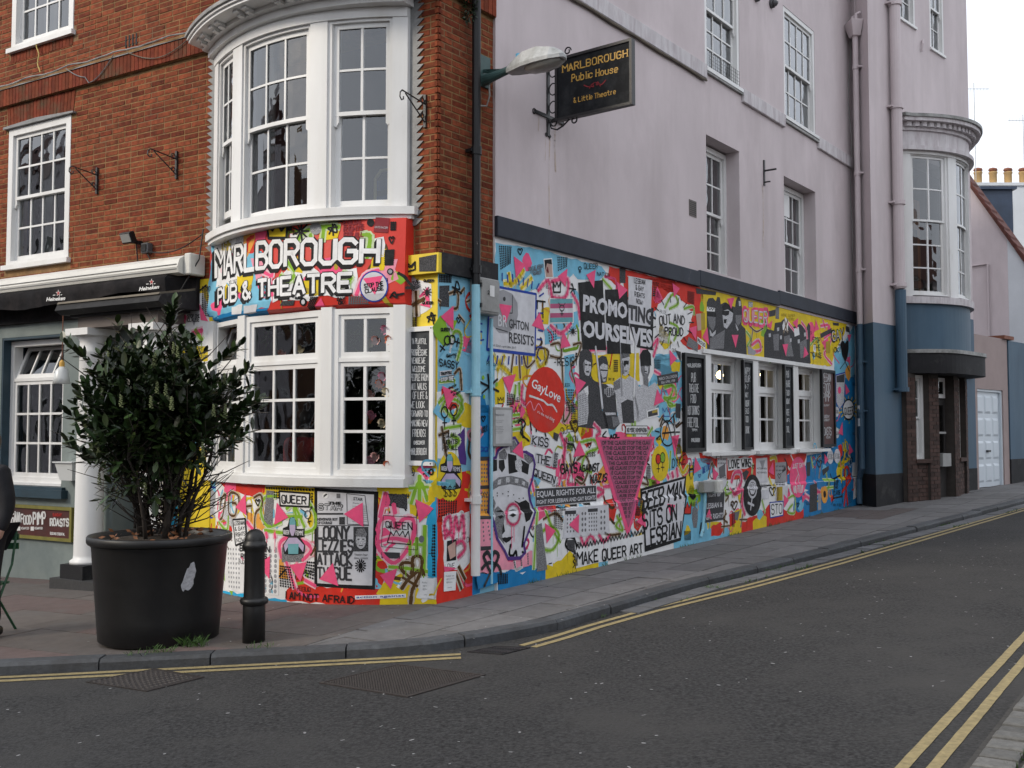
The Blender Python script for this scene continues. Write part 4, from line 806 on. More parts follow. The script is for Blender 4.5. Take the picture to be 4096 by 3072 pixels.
obj('valance', va, M['fabric'], aw, smooth=True, recalc=False); obj('side_flap', MB().poly([FF.P(3.42, 3.34, .27), FF.P(3.42, 3.3, .315), FF.P(3.42, 3.16, .3), FF.P(3.3, 3.16, .05), FF.P(3.3, 3.32, .05)]), M['fabric'], aw, recalc=False)
# hanging sign
hs = thing('hanging_sign', 'black pub name board with gold lettering on an iron wall bracket', 'sign', FS.P(1.79, 4.84, 0)); FHS = Frame(FS.P(1.79, 0, 0), nS, -dS)
obj('board', MB().box(FHS, .15, 1.08, 5.01, 5.655, -.02, .02), M['board'], hs); obj('board_frame', MB().box(FHS, .13, 1.10, 4.985, 5.015, -.035, .035).box(FHS, .13, 1.10, 5.65, 5.68, -.035, .035).box(FHS, .13, .16, 5.015, 5.65, -.035, .035).box(FHS, 1.07, 1.10, 5.015, 5.65, -.035, .035), M['iron'], hs)
obj('wall_bar', MB().box(FS, 1.765, 1.81, 4.85, 5.7, .01, .03).box(FS, 1.53, 2.06, 5.045, 5.08, .02, .035), M['iron'], hs)
for z in (5.56, 5.36, 5.16): obj('ring', MB().tube([FHS.P(.085 + .05 * math.cos(a * math.pi / 9), z + .065 * math.sin(a * math.pi / 9), 0) for a in range(19)], .007, 6), M['iron'], hs)
obj('scroll_brace', MB().tube([FHS.P(.03, 5.04, 0), FHS.P(.06, 4.93, 0), FHS.P(.14, 4.9, 0), FHS.P(.22, 4.93, 0), FHS.P(.32, 5.0, 0)] + scroll(lambda a, c: FHS.P(.36 + a, 4.965 + c, 0), .045, 1.1, s0=math.pi * .7, sg=-1), .009, 6).tube(scroll(lambda a, c: FHS.P(.1 + a, 4.985 + c, 0), .05, 1.5), .008, 6).tube([FHS.P(.03, 5.0, 0), FHS.P(.15, 5.0, 0)], .01, 6), M['iron'], hs)
obj('top_scroll', MB().tube(scroll(lambda a, c: FHS.P(.28 + a, 5.74 + c, 0), .045, 1.1), .008, 6).tube([FHS.P(.2, 5.69, 0), FHS.P(.03, 5.72, 0)], .007, 5), M['iron'], hs)
for z in (4.86,): obj('fleur', MB().tube(scroll(lambda a, c: FS.P(1.76 + a, 4.86 + c, .02), .025), .006, 5).tube(scroll(lambda a, c: FS.P(1.815 + a, 4.86 + c, .02), .025, sg=-1), .006, 5).tube(scroll(lambda a, c: FS.P(1.53 + a, 5.06 + c, .02), .035), .006, 5).tube(scroll(lambda a, c: FS.P(2.06 + a, 5.06 + c, .02), .035), .006, 5), M['iron'], hs)
# street lamp
ln = thing('wall_street_lamp', 'grey street lamp head on a green arm beside the hanging sign', 'street lamp', FS.P(.68, 5.15, 0)); FLm = Frame(FS.P(.68, 0, 0), nS, dS)
obj('wall_plate', MB().box(FS, .57, .79, 5.10, 5.42, -.02, .005), M['lampgreen'], ln); obj('arm', MB().tube([FLm.P(.0, 5.16, 0), FLm.P(.12, 5.17, 0), FLm.P(.40, 5.21, 0)], [.06, .045, .034], 12).prism(FLm, [(0, 5.28), (.12, 5.2), (.3, 5.22), (.0, 5.24)], -.008, .008), M['lampgreen'], ln)
hd = MB(); ring = []
for o, w_, zt, zb in ((.33, .05, 5.24, 5.155), (.40, .075, 5.275, 5.15), (.55, .12, 5.325, 5.15), (.72, .135, 5.335, 5.15), (.88, .115, 5.30, 5.155), (.98, .06, 5.235, 5.165), (1.0, .02, 5.20, 5.175)):
    k = len(hd.v); hd.v += [FLm.P(o, zb, -w_), FLm.P(o, zb + .035, -w_ * 1.04), FLm.P(o, zt - .02, -w_ * .7), FLm.P(o, zt, 0), FLm.P(o, zt - .02, w_ * .7), FLm.P(o, zb + .035, w_ * 1.04), FLm.P(o, zb, w_)]; ring.append(k)
for a, c in zip(ring, ring[1:]):
    for j in range(7): hd.f.append((a + j, a + (j + 1) % 7, c + (j + 1) % 7, c + j))
hd.f += [tuple(ring[0] + j for j in range(7)), tuple(ring[-1] + j for j in range(7))]
obj('lamp_head', hd, M['lampgrey'], ln, smooth=False); bw = MB(); k0 = []
for o, w_, zb in ((.54, .03, 5.15), (.6, .09, 5.10), (.75, .105, 5.085), (.9, .08, 5.105), (.97, .03, 5.155)):
    k0.append(len(bw.v)); bw.v += [FLm.P(o, 5.155, -w_ - .01), FLm.P(o, (5.155 + zb) / 2 - .01, -w_ * .85), FLm.P(o, zb, 0), FLm.P(o, (5.155 + zb) / 2 - .01, w_ * .85), FLm.P(o, 5.155, w_ + .01)]
for a, c in zip(k0, k0[1:]):
    for j in range(4): bw.f.append((a + j, a + j + 1, c + j + 1, c + j))
obj('lamp_bowl', bw, mat('acrylic_bowl', (.38, .37, .34), .25, .1, 20), ln, smooth=True); c_ = FLm.P(.45, 5.29, 0); obj('photocell', MB().lathe(c_, [(.03, 0), (.03, .04), (.0, .05)], 12), mat('blue_cap', (.12, .4, .6), .4), ln); obj('cable', MB().tube([FLm.P(.06, 5.11, .02), FLm.P(.07, 5.0, .02), FLm.P(.03, 4.9, .02), FLm.P(-.02, 4.88, -.1)], .009, 6), M['grey'], ln)
# boxes, notices, boards
eb = thing('electric_box', 'grey metal electric box numbered 2 beside the drainpipe', 'electric box', FS.P(.62, 2.77, 0)); obj('case', MB().box(FS, .47, .80, 2.77, 3.13, 0, .12), M['grey'], eb, bevel=.012); obj('door', MB().box(FS, .50, .785, 2.80, 3.10, .121, .13), M['grey'], eb); obj('number_plate', MB().box(FS, .63, .70, 2.95, 3.06, .131, .134), M['white'], eb)
for z in (2.85, 3.05): obj('hinge', MB().box(FS, .485, .5, z - .02, z + .02, .12, .14), M['iron'], eb)
nb = thing('notice_frame', 'grey framed paper notice on the mural by the corner', 'notice', FS.P(.94, 1.46, 0)); obj('case', MB().box(FS, .78, 1.10, 1.46, 1.86, .006, .06), M['grey'], nb, bevel=.008); obj('paper', MB().box(FS, .81, 1.07, 1.49, 1.83, .0605, .063), mat('notice_paper', (.5, .5, .5), .6), nb); obj('lock', MB().lathe(FS.P(1.085, 1.66, .062), [(.008, 0), (.006, .012)], 8), M['iron'], nb)
mt = thing('meter_box', 'pair of grey meter boxes on the mural below the chalkboard', 'meter box', FS.P(5.5, .2, 0)); obj('case', MB().box(FS, 5.25, 5.56, .79, .94, .035, .13), M['grey'], mt, bevel=.01); obj('cover', MB().box(FS, 5.565, 5.73, .77, .95, .035, .18), M['awnw'], mt, bevel=.015); obj('label_plate', MB().box(FS, 5.62, 5.69, .82, .89, .181, .183), M['white'], mt); obj('conduit', MB().tube([FS.P(5.36, .79, .08), FS.P(5.35, .5, .07), FS.P(5.31, .3, .07), FS.P(5.25, .2, .07)], .02, 8), mat('pale_blue_pipe_paint', (1, 1, 1)), mt)
def framed(name, label, fr, s0, s1, z0, z1, o, fw, mf, mi, cat='chalkboard', dep=.04):
    t = thing(name, label, cat, fr.P((s0 + s1) / 2, z0, o)); obj('frame', MB().box(fr, s0, s0 + fw, z0, z1, o, o + dep).box(fr, s1 - fw, s1, z0, z1, o, o + dep).box(fr, s0 + fw, s1 - fw, z0, z0 + fw, o, o + dep).box(fr, s0 + fw, s1 - fw, z1 - fw, z1, o, o + dep), mf, t); obj('panel', MB().box(fr, s0 + fw, s1 - fw, z0 + fw, z1 - fw, o, o + dep * .55), mi, t); return t
CHB = framed('chalkboard', 'tall chalkboard with welcome text in a weathered white frame', FF, .02, .36, 1.29, 2.61, .003, .045, M['white'], M['boardgrey'])
for a in (.045, .335):
    for z in (1.31, 2.59): obj('screw', MB().box(FF, a - .006, a + .006, z - .006, z + .006, .042, .046), M['iron'], CHB)
CB1 = framed('chalkboard', 'widest black chalkboard, left of the side windows', FS, 4.87, 5.47, 1.345, 2.665, .006, .05, M['black'], M['board'], dep=.05)
CB2 = framed('chalkboard', 'narrow chalkboard between the first and second side windows', FS, 6.70, 7.03, 1.35, 2.675, .008, .035, M['black'], M['boardgrey'], dep=.05)
CB3 = framed('chalkboard', 'narrow chalkboard between the second and third side windows', FS, 8.24, 8.59, 1.355, 2.69, .008, .035, M['black'], M['boardgrey'], dep=.05)
CB4 = framed('menu_board', 'black menu board with red and white print right of the side windows', FS, 9.82, 10.46, 1.355, 2.695, .032, .05, M['black'], M['maroon'], cat='menu board', dep=.05)
VS = framed('food_sign', 'wide maroon food sign in an olive frame under the shopfront window', FF, 5.31, 7.35, .285, .70, .005, .04, M['ochre'], M['maroon'], cat='sign')
for s_, z, o in ((7.38, 8.36, .05), (7.97, 8.46, .05)):
    p = FS.P(s_, z, .012); t = obj('camera_dome', MB().tube([p, p + nS * .05], .07, 14).tube([p + nS * .05, p + nS * .09, p + nS * .12], [.06, .05, .02], 14), mat('dark_grey_plastic', (1, 1, 1)), None, smooth=True); tag(t, 'round grey camera between the upper side windows, ' + ('left one' if s_ < 7.5 else 'right one'), 'camera')
rs_ = thing('iron_stub', 'rusty leftover iron bracket stub on the mauve wall between first-floor windows', 'bracket', FS.P(7.61, 5.45, 0)); obj('bar', MB().box(FS, 7.59, 7.63, 5.45, 5.85, .012, .03), M['iron'], rs_); obj('peg', MB().tube([FS.P(7.61, 5.68, .02), FS.P(7.61, 5.68, .22)], .015, 6).tube([FS.P(7.61, 5.5, .02), FS.P(7.61, 5.5, .12)], .012, 6), M['iron'], rs_)
pb_ = thing('plastic_box', 'clear plastic tub hooked on the shopfront wall by the window', 'tub', FF.P(5.29, 1.03, .1)); obj('tub', MB().hexa([FF.P(5.18, 1.03, .02), FF.P(5.41, 1.03, .02), FF.P(5.41, 1.03, .14), FF.P(5.18, 1.03, .14), FF.P(5.13, 1.24, .0), FF.P(5.46, 1.24, .0), FF.P(5.46, 1.24, .18), FF.P(5.13, 1.24, .18)]), M['clear'], pb_); obj('rim', MB().box(FF, 5.11, 5.48, 1.24, 1.255, .0, .2), M['clear'], pb_)
pd = thing('pendant_lamp', 'unlit glass bell pendant hanging under the awning', 'lamp', FF.P(5.19, 2.18, .3)); c_ = FF.P(5.19, 0, .3); obj('shade', MB().lathe((c_.x, c_.y, 0), [(.1, 2.18), (.085, 2.25), (.075, 2.33), (.03, 2.38)], 20), M['clear'], pd, smooth=True); obj('fitting', MB().lathe((c_.x, c_.y, 0), [(.03, 2.38), (.03, 2.43), (.012, 2.46)], 12), M['gold'], pd); obj('flex', MB().tube([(c_.x, c_.y, 2.46), (c_.x, c_.y, 3.2)], .006, 5), M['terra'], pd)
for s_, z in ((7.06, 2.48), (8.44, 2.55), (10.05, 2.56)):
    p = FS.P(s_, z, -.5); t = thing('pendant_bulb', 'lit round bulb hanging behind the ' + {7.06: 'nearest', 8.44: 'middle', 10.05: 'farthest'}[s_] + ' side window', 'lamp', p)
    obj('bulb', MB().lathe((p.x, p.y, p.z), [(.0, -.06), (.042, -.042), (.06, 0), (.042, .042), (.015, .07)], 16), emis('lit_bulb', (1.0, .72, .32), 9), t, smooth=True); obj('flex', MB().tube([p + Vector((0, 0, .07)), p + Vector((0, 0, .25))], .006, 5), M['black'], t)
for k, (z0, z1, lab) in enumerate(((2.02, 2.1, 'small white sticker higher on the blue drainpipe'), (1.72, 1.86, 'round-symbol white sticker lower on the blue drainpipe'))): tag(obj('sticker', MB().box(FRt, .36, .44, z0, z1, .141, .145), M['white'], None), lab, 'sticker')
# ================================================================== STREET THINGS
PC = Vector((-2.89, 8.33, gz(-2.89, 8.33)))
pl = thing('planter', 'big round black plastic planter by the kerb with a scuffed white patch', 'planter', PC)
obj('tub', MB().lathe(PC, [(.44, 0), (.47, .02), (.485, .2), (.53, .76), (.54, .78), (.54, .785)], 48), M['plastic'], pl, smooth=True); obj('rim', MB().lathe(PC, [(.53, .79), (.56, .79), (.568, .805), (.568, .845), (.56, .855), (.538, .855), (.52, .83), (.515, .78)], 48), M['plastic'], pl, smooth=True); obj('soil', MB().lathe(PC, [(.53, .79), (.4, .815), (.2, .83), (.0, .835)], 32), M['soil'], pl)
sc = MB(); rr = random.Random(4); ctr = [];
for k in range(26):
    a = 2 * math.pi * k / 26; r_ = 1 + rr.uniform(-.18, .18); x, z = .05 * r_ * math.cos(a) + .025 * math.sin(a), .105 * r_ * math.sin(a); ctr.append((x, z))
def pot_pt(ang, z, lift=.003): r_ = .485 + (z - .2) / .56 * .045; return PC + Vector((math.cos(ang) * (r_ + lift), math.sin(ang) * (r_ + lift), z))
A0 = R(-46); sc.v = [pot_pt(A0, .55)] + [pot_pt(A0 + x / .5, .55 + z) for x, z in ctr]; sc.f = [(0, 1 + k, 1 + (k + 1) % 26) for k in range(26)]; obj('paint_scuff', sc, mat('grey_white_scuff', (.4, .4, .42), .7, .3, 40), pl)
# shrub
sb = thing('shrub', 'dense dark evergreen shrub growing in the black planter', 'shrub', PC + Vector((0, 0, .8))); rr = random.Random(21); tips = []
base = PC + Vector((0, 0, .8))
CR = Vector((-2.92, 8.33, 1.62 + PC.z + .12))
def crown_r(dv):                       # uneven outline of the crown
    a = math.atan2(dv.y, dv.x); e = math.asin(max(-1, min(1, dv.z))); return 1 + .13 * math.sin(3 * a + 1.3) * math.cos(2 * e) + .1 * math.sin(5 * a + 4 * e) + .08 * math.sin(7 * e + 2 * a)
for k in range(13):
    a = rr.uniform(0, 6.28); rad = rr.uniform(.03, .26); p = base + Vector((math.cos(a) * rad, math.sin(a) * rad * .8, 0)); top = CR + Vector((math.cos(a) * rr.uniform(.1, .5), math.sin(a) * rr.uniform(.1, .45), rr.uniform(-.1, .6)))
    pts = [p.lerp(top, t / 5) + Vector((rr.uniform(-.04, .04), rr.uniform(-.04, .04), 0)) * (1 if t else 0) for t in range(6)]; r0 = rr.uniform(.014, .03); obj('stem', MB().tube(pts, [r0 * (1 - .13 * t) for t in range(6)], 7), M['bark'], sb, smooth=True); tips += pts[3:]
tw = MB()
for k in range(150):
    s_ = rr.choice(tips) if k % 3 else base + Vector((rr.uniform(-.25, .25), rr.uniform(-.2, .2), rr.uniform(.05, .45))); d = Vector((rr.gauss(0, 1), rr.gauss(0, .8), rr.uniform(.1, 1.0))).normalized(); ln_ = rr.uniform(.25, .6); q = s_ + d * ln_ + Vector((0, 0, .1)); mid = s_.lerp(q, .5) + Vector((rr.uniform(-.05, .05), 0, -.03)); tw.tube([s_, mid, q], [.006, .0045, .002], 4)
for k in range(44):                     # bare lower twigs
    a = rr.uniform(-2.9, .5); s_ = base + Vector((rr.uniform(-.15, .2), rr.uniform(-.15, .15), rr.uniform(.05, .35))); q = base + Vector((math.cos(a) * rr.uniform(.3, .68), math.sin(a) * .4, rr.uniform(.3, .85))); tw.tube([s_, s_.lerp(q, .5) + Vector((0, 0, -.05)), q], [.008, .005, .002], 5)
obj('twigs', tw, M['bark'], sb, kind='stuff')
def leaf_faces(w, l):                  # folded elliptical blade along +Y
    pr = [(0, 0), (.32, .22), (.5, .5), (.38, .8), (0, 1)]; v = [Vector((0, y * l, -.012 * math.sin(y * 3.1))) for _, y in pr] + [Vector((x * w, y * l, .01)) for x, y in pr[1:4]] + [Vector((-x * w, y * l, .01)) for x, y in pr[1:4]]
    return v, [(0, 5, 1), (1, 5, 6, 2), (2, 6, 7, 3), (3, 7, 4), (0, 1, 8), (1, 2, 9, 8), (2, 3, 10, 9), (3, 4, 10)]
LM = []
for k in range(5):
    me = bpy.data.meshes.new('leaf'); v, f = leaf_faces(.04, .095); me.from_pydata(v, [], f); me.materials.append(M['leaf']); t = (.9, 1.2, 1.6, 2.2, 1.3)[k]; at = me.attributes.new('tint', 'FLOAT_COLOR', 'FACE')
    for q in range(8): at.data[q].color = (t, t, t * .95, 1)
    LM.append(me)
LV, LF = leaf_faces(1, 1); fol = MB(); ft = []; near = []
def add_rosette(p, d, n, size):
    d = d.normalized(); x = d.orthogonal().normalized(); y = d.cross(x); a0 = rr.uniform(0, 6)
    for j in range(n):
        a = a0 + j * 2.4; sp = rr.uniform(.5, 1.15); dr = (d * math.cos(sp) + (x * math.cos(a) + y * math.sin(a)) * math.sin(sp)).normalized(); up = Vector((0, 0, 1)) + d * .5; sx = dr.cross(up).normalized(); nz = sx.cross(dr); l = size * rr.choice((.55, .75, .9, 1.0, 1.1, 1.3)); o = p - d * .02 * j
        near.append((o, sx, dr, nz, l))
n_ros = 0
while n_ros < 1050:
    dv = Vector((rr.gauss(0, 1), rr.gauss(0, 1), rr.gauss(0, 1))).normalized(); e = rr.random() ** .42
    p = Vector((dv.x * .66, dv.y * .58, dv.z * .74)) * crown_r(dv) * e + CR + Vector((0, 0, .06))
    low = p.z - (PC.z + .8)
    if low < .3 or (low < .6 and rr.random() < (.4 if p.x < PC.x - .1 else .8)) or (p.x > PC.x + .2 and low < .85 and rr.random() < .68): continue
    if p.x > PC.x + .25 and p.z > CR.z + .38 and rr.random() < .8: continue
    add_rosette(p, (dv + Vector((0, 0, .55))), rr.randint(5, 8), .104); n_ros += 1
for a, z, r_ in ((-.1, .35, .78), (.05, .1, .8), (3.3, .55, .72), (3.0, .0, .74), (.4, .55, .7), (-.3, -.2, .76), (3.5, -.25, .7), (1.6, .85, .1), (1.4, .92, .22)):
    for q in range(5): add_rosette(CR + Vector((math.cos(a) * r_ * (.8 + .06 * q), math.sin(a) * .3 - .1, z + .03 * q)), Vector((math.cos(a), -.2, .6)), 6, .1)
near.sort(key=lambda q: (q[0] - Vector((0, 0, 1.6))).length)
for i, (o, sx, dr, nz, l) in enumerate(near):
    if i % 5 == 0 and i < 1500:
        m_ = Matrix((sx, dr, nz)).transposed().to_4x4(); ob = bpy.data.objects.new('leaf', rr.choice(LM)); col.objects.link(ob); ob.parent = sb; ob.matrix_basis = Matrix.Translation(o - ORG[sb.name]) @ m_ @ Matrix.Scale(l / .095, 4); continue
    k = len(fol.v); fol.v += [o + sx * v.x * l * .42 + dr * v.y * l + nz * v.z * l * 1.2 for v in LV]; fol.f += [tuple(k + q for q in f) for f in LF]; t = rr.choice((.6, .9, 1.2, 1.5, 2.0, 2.8)); y_ = rr.uniform(.9, 1.35); ft += [(t * y_, t, t * .8)] * 8
obj('foliage', fol, M['leaf'], sb, tint=ft, recalc=False, kind='stuff')
for k in range(26):
    dv = Vector((rr.gauss(.1, .8), -abs(rr.gauss(.5, .6)), rr.gauss(.2, .6))).normalized(); p = CR + Vector((dv.x * .66, dv.y * .56, dv.z * .66)); b = MB()
    for q in range(16): b.cube(p + Vector((math.cos(q * 2.4) * .012 * (1 - q / 20), math.sin(q * 2.4) * .012, q * .006)), (.011, .011, .009))
    obj('flower_spike', b, M['bloom'], sb)
dl = MB()
for k in range(60): a = rr.uniform(0, 6.28); r_ = rr.uniform(.1, .5); q = PC + Vector((math.cos(a) * r_, math.sin(a) * r_, .84 + rr.uniform(0, .03))); u = Vector((rr.uniform(-1, 1), rr.uniform(-1, 1), rr.uniform(-.2, .4))).normalized(); w_ = u.orthogonal().normalized(); dl.poly([q, q + u * .03 + w_ * .015, q + u * .06, q + u * .03 - w_ * .015])
t = obj('fallen_leaves', dl, M['leafdry'], None, recalc=False); tag(t, 'dead brown leaves scattered on the soil of the planter', 'dead leaves'); t['kind'] = 'stuff'
# bollard
BC = gpt(-2.046, 8.06); bo = thing('bollard', 'black iron bollard with domed top and ring mouldings beside the planter', 'bollard', BC)
obj('post', MB().lathe(BC, [(.088, -.05), (.088, .27), (.083, .33), (.078, .70), (.085, .72), (.092, .735), (.098, .755), (.092, .775), (.082, .785), (.082, .80), (.076, .83), (.06, .86), (.035, .88), (.0, .888)], 32), M['plastic'], bo, smooth=True); obj('ring', MB().lathe(BC, [(.085, .285), (.105, .30), (.112, .32), (.105, .34), (.085, .35)], 32), M['plastic'], bo, smooth=True)
# covers in the road
def cover(name, label, cs, n, m, cat, ribs, grid=False):
    cs = [Vector((x, y, 0)) for x, y in cs]; t = thing(name, label, cat, gpt(cs[0].x, cs[0].y, ROAD)); L_ = lambda u, v: cs[0].lerp(cs[1], u).lerp(cs[3].lerp(cs[2], u), v); g = lambda u, v, z: gpt(L_(u, v).x, L_(u, v).y, ROAD + z)
    fr_ = MB()
    for a, c, d, e in ((0, 1, 0, .025), (0, 1, .975, 1), (0, .025, .025, .975), (.975, 1, .025, .975)): fr_.hexa([g(a, d, -.02), g(c, d, -.02), g(c, e, -.02), g(a, e, -.02), g(a, d, .008), g(c, d, .008), g(c, e, .008), g(a, e, .008)])
    obj('frame', fr_, m, t); obj('plate', MB().hexa([g(.03, .03, -.02), g(.97, .03, -.02), g(.97, .97, -.02), g(.03, .97, -.02), g(.03, .03, .005), g(.97, .03, .005), g(.97, .97, .005), g(.03, .97, .005)]), m, t)
    r_ = MB()
    for i in range(n):
        for j in range(ribs):
            u, v = .05 + .9 * i / n, .05 + .9 * j / ribs; du, dv = .9 / n * .55, .9 / ribs * .55; r_.hexa([g(u, v, .004), g(u + du, v, .004), g(u + du, v + dv, .004), g(u, v + dv, .004), g(u + du * .2, v + dv * .2, .011), g(u + du * .8, v + dv * .2, .011), g(u + du * .8, v + dv * .8, .011), g(u + du * .2, v + dv * .8, .011)])
    obj('stud', r_, m, t, kind='stuff'); return t
cover('manhole_cover', 'large rusty diamond-set cover plate in the road', ((-1.31, 6.92), (-.83, 7.39), (-.18, 6.96), (-.66, 6.45)), 30, M['rust'], 'manhole', 30)
cover('manhole_cover', 'smaller studded cover across the yellow lines below the planter', ((-3.02, 7.22), (-2.65, 7.56), (-2.18, 7.22), (-2.46, 6.87)), 12, M['rust'], 'manhole', 9)
cover('drain_grate', 'slotted gutter grate at the kerb corner', ((-.34, 7.72), (-.12, 7.88), (.14, 7.78), (-.07, 7.58)), 2, M['iron'], 'grate', 12)
# bistro chair at the left edge
CHC = gpt(-4.62, 8.95); gc = thing('bistro_chair', 'green folding bistro chair cut by the left edge', 'chair', CHC); cr_ = lambda x, y, z: CHC + Vector((x, y, z))
for z in (.74, .82): obj('back_slat', MB().box(Frame(cr_(-.2, .0, 0), (1, .12, 0), (.12, -1, 0)), .0, .44, CHC.z + z - .02, CHC.z + z + .035, -.008, .008), M['metalg'], gc)
for k in range(6): obj('seat_slat', MB().cube(cr_(.02, -.12 - k * .06, .45), (.42, .045, .018), .1), M['metalg'], gc)
for x in (-.19, .23): obj('leg', MB().tube([cr_(x, .02, .88), cr_(x, -.05, .6), cr_(x, -.28, .3), cr_(x, -.42, .0)], .011, 8), M['metalg'], gc); obj('leg', MB().tube([cr_(x * .9, -.4, .46), cr_(x * .9, -.2, .3), cr_(x * .9, .1, .0)], .011, 8), M['metalg'], gc)
# people
def body(name, J, E, m, parent, root, lv=2):
    org = ORG[parent.name]; me = bpy.data.meshes.new(name); keys = list(J); me.from_pydata([Vector(J[k][:3]) - org for k in keys], [(keys.index(a), keys.index(c)) for a, c in E], []); o = link_mesh(name, me, parent); sk = o.modifiers.new('skin', 'SKIN')
    for i, k in enumerate(keys): q = me.skin_vertices[0].data[i]; r_ = J[k][3]; q.radius = (r_ if not isinstance(r_, tuple) else r_[0], r_ if not isinstance(r_, tuple) else r_[1]); q.use_root = (k == root)
    sk.use_smooth_shade = True; ss = o.modifiers.new('sub', 'SUBSURF'); ss.levels = ss.render_levels = lv; me.materials.append(m); ORG[o.name] = org; return o
def person(label, loc, ang, seated, mt, ml, hair_len, hand_pose=None):
    g = Vector(loc); t = thing('person', label, 'person', g); c, s_ = math.cos(ang), math.sin(ang)
    W = lambda x, y, z: (g.x + x * c - y * s_, g.y + x * s_ + y * c, g.z + z)      # +y is where the figure faces
    dz = -.42 if seated else 0.0; J = {}; P = lambda k, x, y, z, r_: J.__setitem__(k, (*W(x, y, z), r_))
    P('pel', 0, 0, .95 + dz, .15); P('sp', 0, .0, 1.12 + dz, .14); P('ch', 0, 0, 1.3 + dz, .16); P('nb', 0, -.01, 1.46 + dz, .075); P('nk', 0, .0, 1.53 + dz, .052); P('hd', 0, .02, 1.63 + dz, .085); P('tp', 0, .01, 1.72 + dz, .075)
    E = [('pel', 'sp'), ('sp', 'ch'), ('ch', 'nb'), ('nb', 'nk'), ('nk', 'hd'), ('hd', 'tp')]
    for n, x in (('l', -1), ('r', 1)):
        P('s' + n, x * .185, 0, 1.4 + dz, .07); P('e' + n, x * .25, -.02 if not seated else .06, 1.13 + dz, .052); P('w' + n, x * .26, .06 if not seated else .3, .9 + dz if not seated else 1.08 + dz, .036); P('h' + n, x * .26, .08 if not seated else .36, .84 + dz if not seated else 1.08 + dz, .034)
        E += [('ch', 's' + n), ('s' + n, 'e' + n), ('e' + n, 'w' + n), ('w' + n, 'h' + n)]
        if seated: P('k' + n, x * .11, .42, .9 + dz, .07); P('a' + n, x * .11, .42, .10, .045); P('t' + n, x * .11, .56, .05, .04)
        else: P('k' + n, x * .10, .03, .52, .072); P('a' + n, x * .11, -.01, .10, .05); P('t' + n, x * .12, .14, .045, .042)
        P('i' + n, x * .09, 0 if not seated else .08, .88 + dz, .1); E += [('pel', 'i' + n), ('i' + n, 'k' + n), ('k' + n, 'a' + n), ('a' + n, 't' + n)]
    body('body', J, E, M['skin'], t, 'pel'); 
    up = {k: (*v[:3], v[3] + .018) for k, v in J.items() if k in ('pel', 'sp', 'ch', 'sl', 'el', 'sr', 'er', 'wl', 'wr')}; nb = J['nb']; up['nb'] = (*(Vector(nb[:3]) - Vector((0, 0, .03))), .085); up['pel'] = (*(Vector(J['pel'][:3]) - Vector((0, 0, .06))), .175)
    body('top', up, [e for e in E if e[0] in up and e[1] in up], mt, t, 'pel')
    lo = {k: (*v[:3], v[3] + .012) for k, v in J.items() if k in ('pel', 'il', 'ir', 'kl', 'kr', 'al', 'ar')}; body('trousers', lo, [e for e in E if e[0] in lo and e[1] in lo], ml, t, 'pel')
    sh = MB(); 
    for n in 'lr': a, b_ = Vector(J['a' + n][:3]), Vector(J['t' + n][:3]); d = (b_ - a); d.z = 0; d.normalize(); sh.tube([a - d * .06 - Vector((0, 0, .045)), a - Vector((0, 0, .04)), b_ + d * .02, b_ + d * .1 - Vector((0, 0, .01))], [.04, .055, .05, .03], 10)
    obj('shoes', sh, M['black'], t, smooth=True)
    hp_ = Vector(J['hd'][:3]); f = Vector(W(0, 1, 0)) - Vector(W(0, 0, 0)); rt = Vector(W(1, 0, 0)) - Vector(W(0, 0, 0)); hr = MB(); hr.lathe(hp_ + Vector((0, 0, .035)) - f * .02, [(.0, .115), (.06, .1), (.095, .05), (.1, .0), (.09, -.06), (.05, -.09), (0, -.1)], 20, sx=.92, sy=1.0); 
    if hair_len: q = hp_ - f * .1; hr.tube([q + Vector((0, 0, .05)), q - f * .05, q - f * .045 - Vector((0, 0, hair_len * .5)), q - f * .02 - Vector((0, 0, hair_len))], [.03, .04, .032, .01], 10)
    obj('hair', hr, M['hair'], t, smooth=True); fc = MB()
    for x in (-.033, .033): fc.lathe(hp_ + f * .088 + rt * x + Vector((0, 0, .02)), [(0, -.009), (.012, 0), (0, .009)], 10)
    obj('eyes', fc, M['white'], t); ns = hp_ + f * .1; obj('nose', MB().hexa([ns + rt * -.014 + Vector((0, 0, -.025)), ns + rt * .014 + Vector((0, 0, -.025)), ns + rt * .006 + Vector((0, 0, .02)), ns - rt * .006 + Vector((0, 0, .02)), ns + f * .022 - rt * .008 + Vector((0, 0, -.02)), ns + f * .022 + rt * .008 + Vector((0, 0, -.02)), ns + f * .002 + rt * .004 + Vector((0, 0, .02)), ns + f * .002 - rt * .004 + Vector((0, 0, .02))]), M['skin'], t); obj('mouth', MB().box(Frame(ns, rt, f), -.022, .022, ns.z - .052, ns.z - .044, -.01, .003), M['terra'], t)
    for n in 'lr':
        h = Vector(J['h' + n][:3]); w_ = Vector(J['w' + n][:3]); d = (h - w_).normalized(); sx = d.cross(f if not seated else Vector((0, 0, 1))).normalized(); fg = MB(); cu = d.cross(sx).normalized()
        for q in range(4): o_ = h + sx * (-.024 + q * .016) + d * .02; L_ = (.06, .072, .075, .06)[q]; fg.tube([o_, o_ + d * L_ * .5, o_ + d * L_ * .8 + cu * .016, o_ + d * L_ * .95 + cu * .034], [.0095, .009, .0085, .006], 7)
        o_ = h - d * .005 + sx * .03; fg.tube([o_, o_ + sx * .02 + d * .02, o_ + sx * .022 + d * .05 + cu * .01], [.011, .010, .007], 7); obj('fingers', fg, M['skin'], t, smooth=True)
    return t
pp = gpt(-4.52, 8.72); person('person in dark coat and trousers standing at the left edge', pp, R(150), False, M['coat'], M['trouser'], 0)
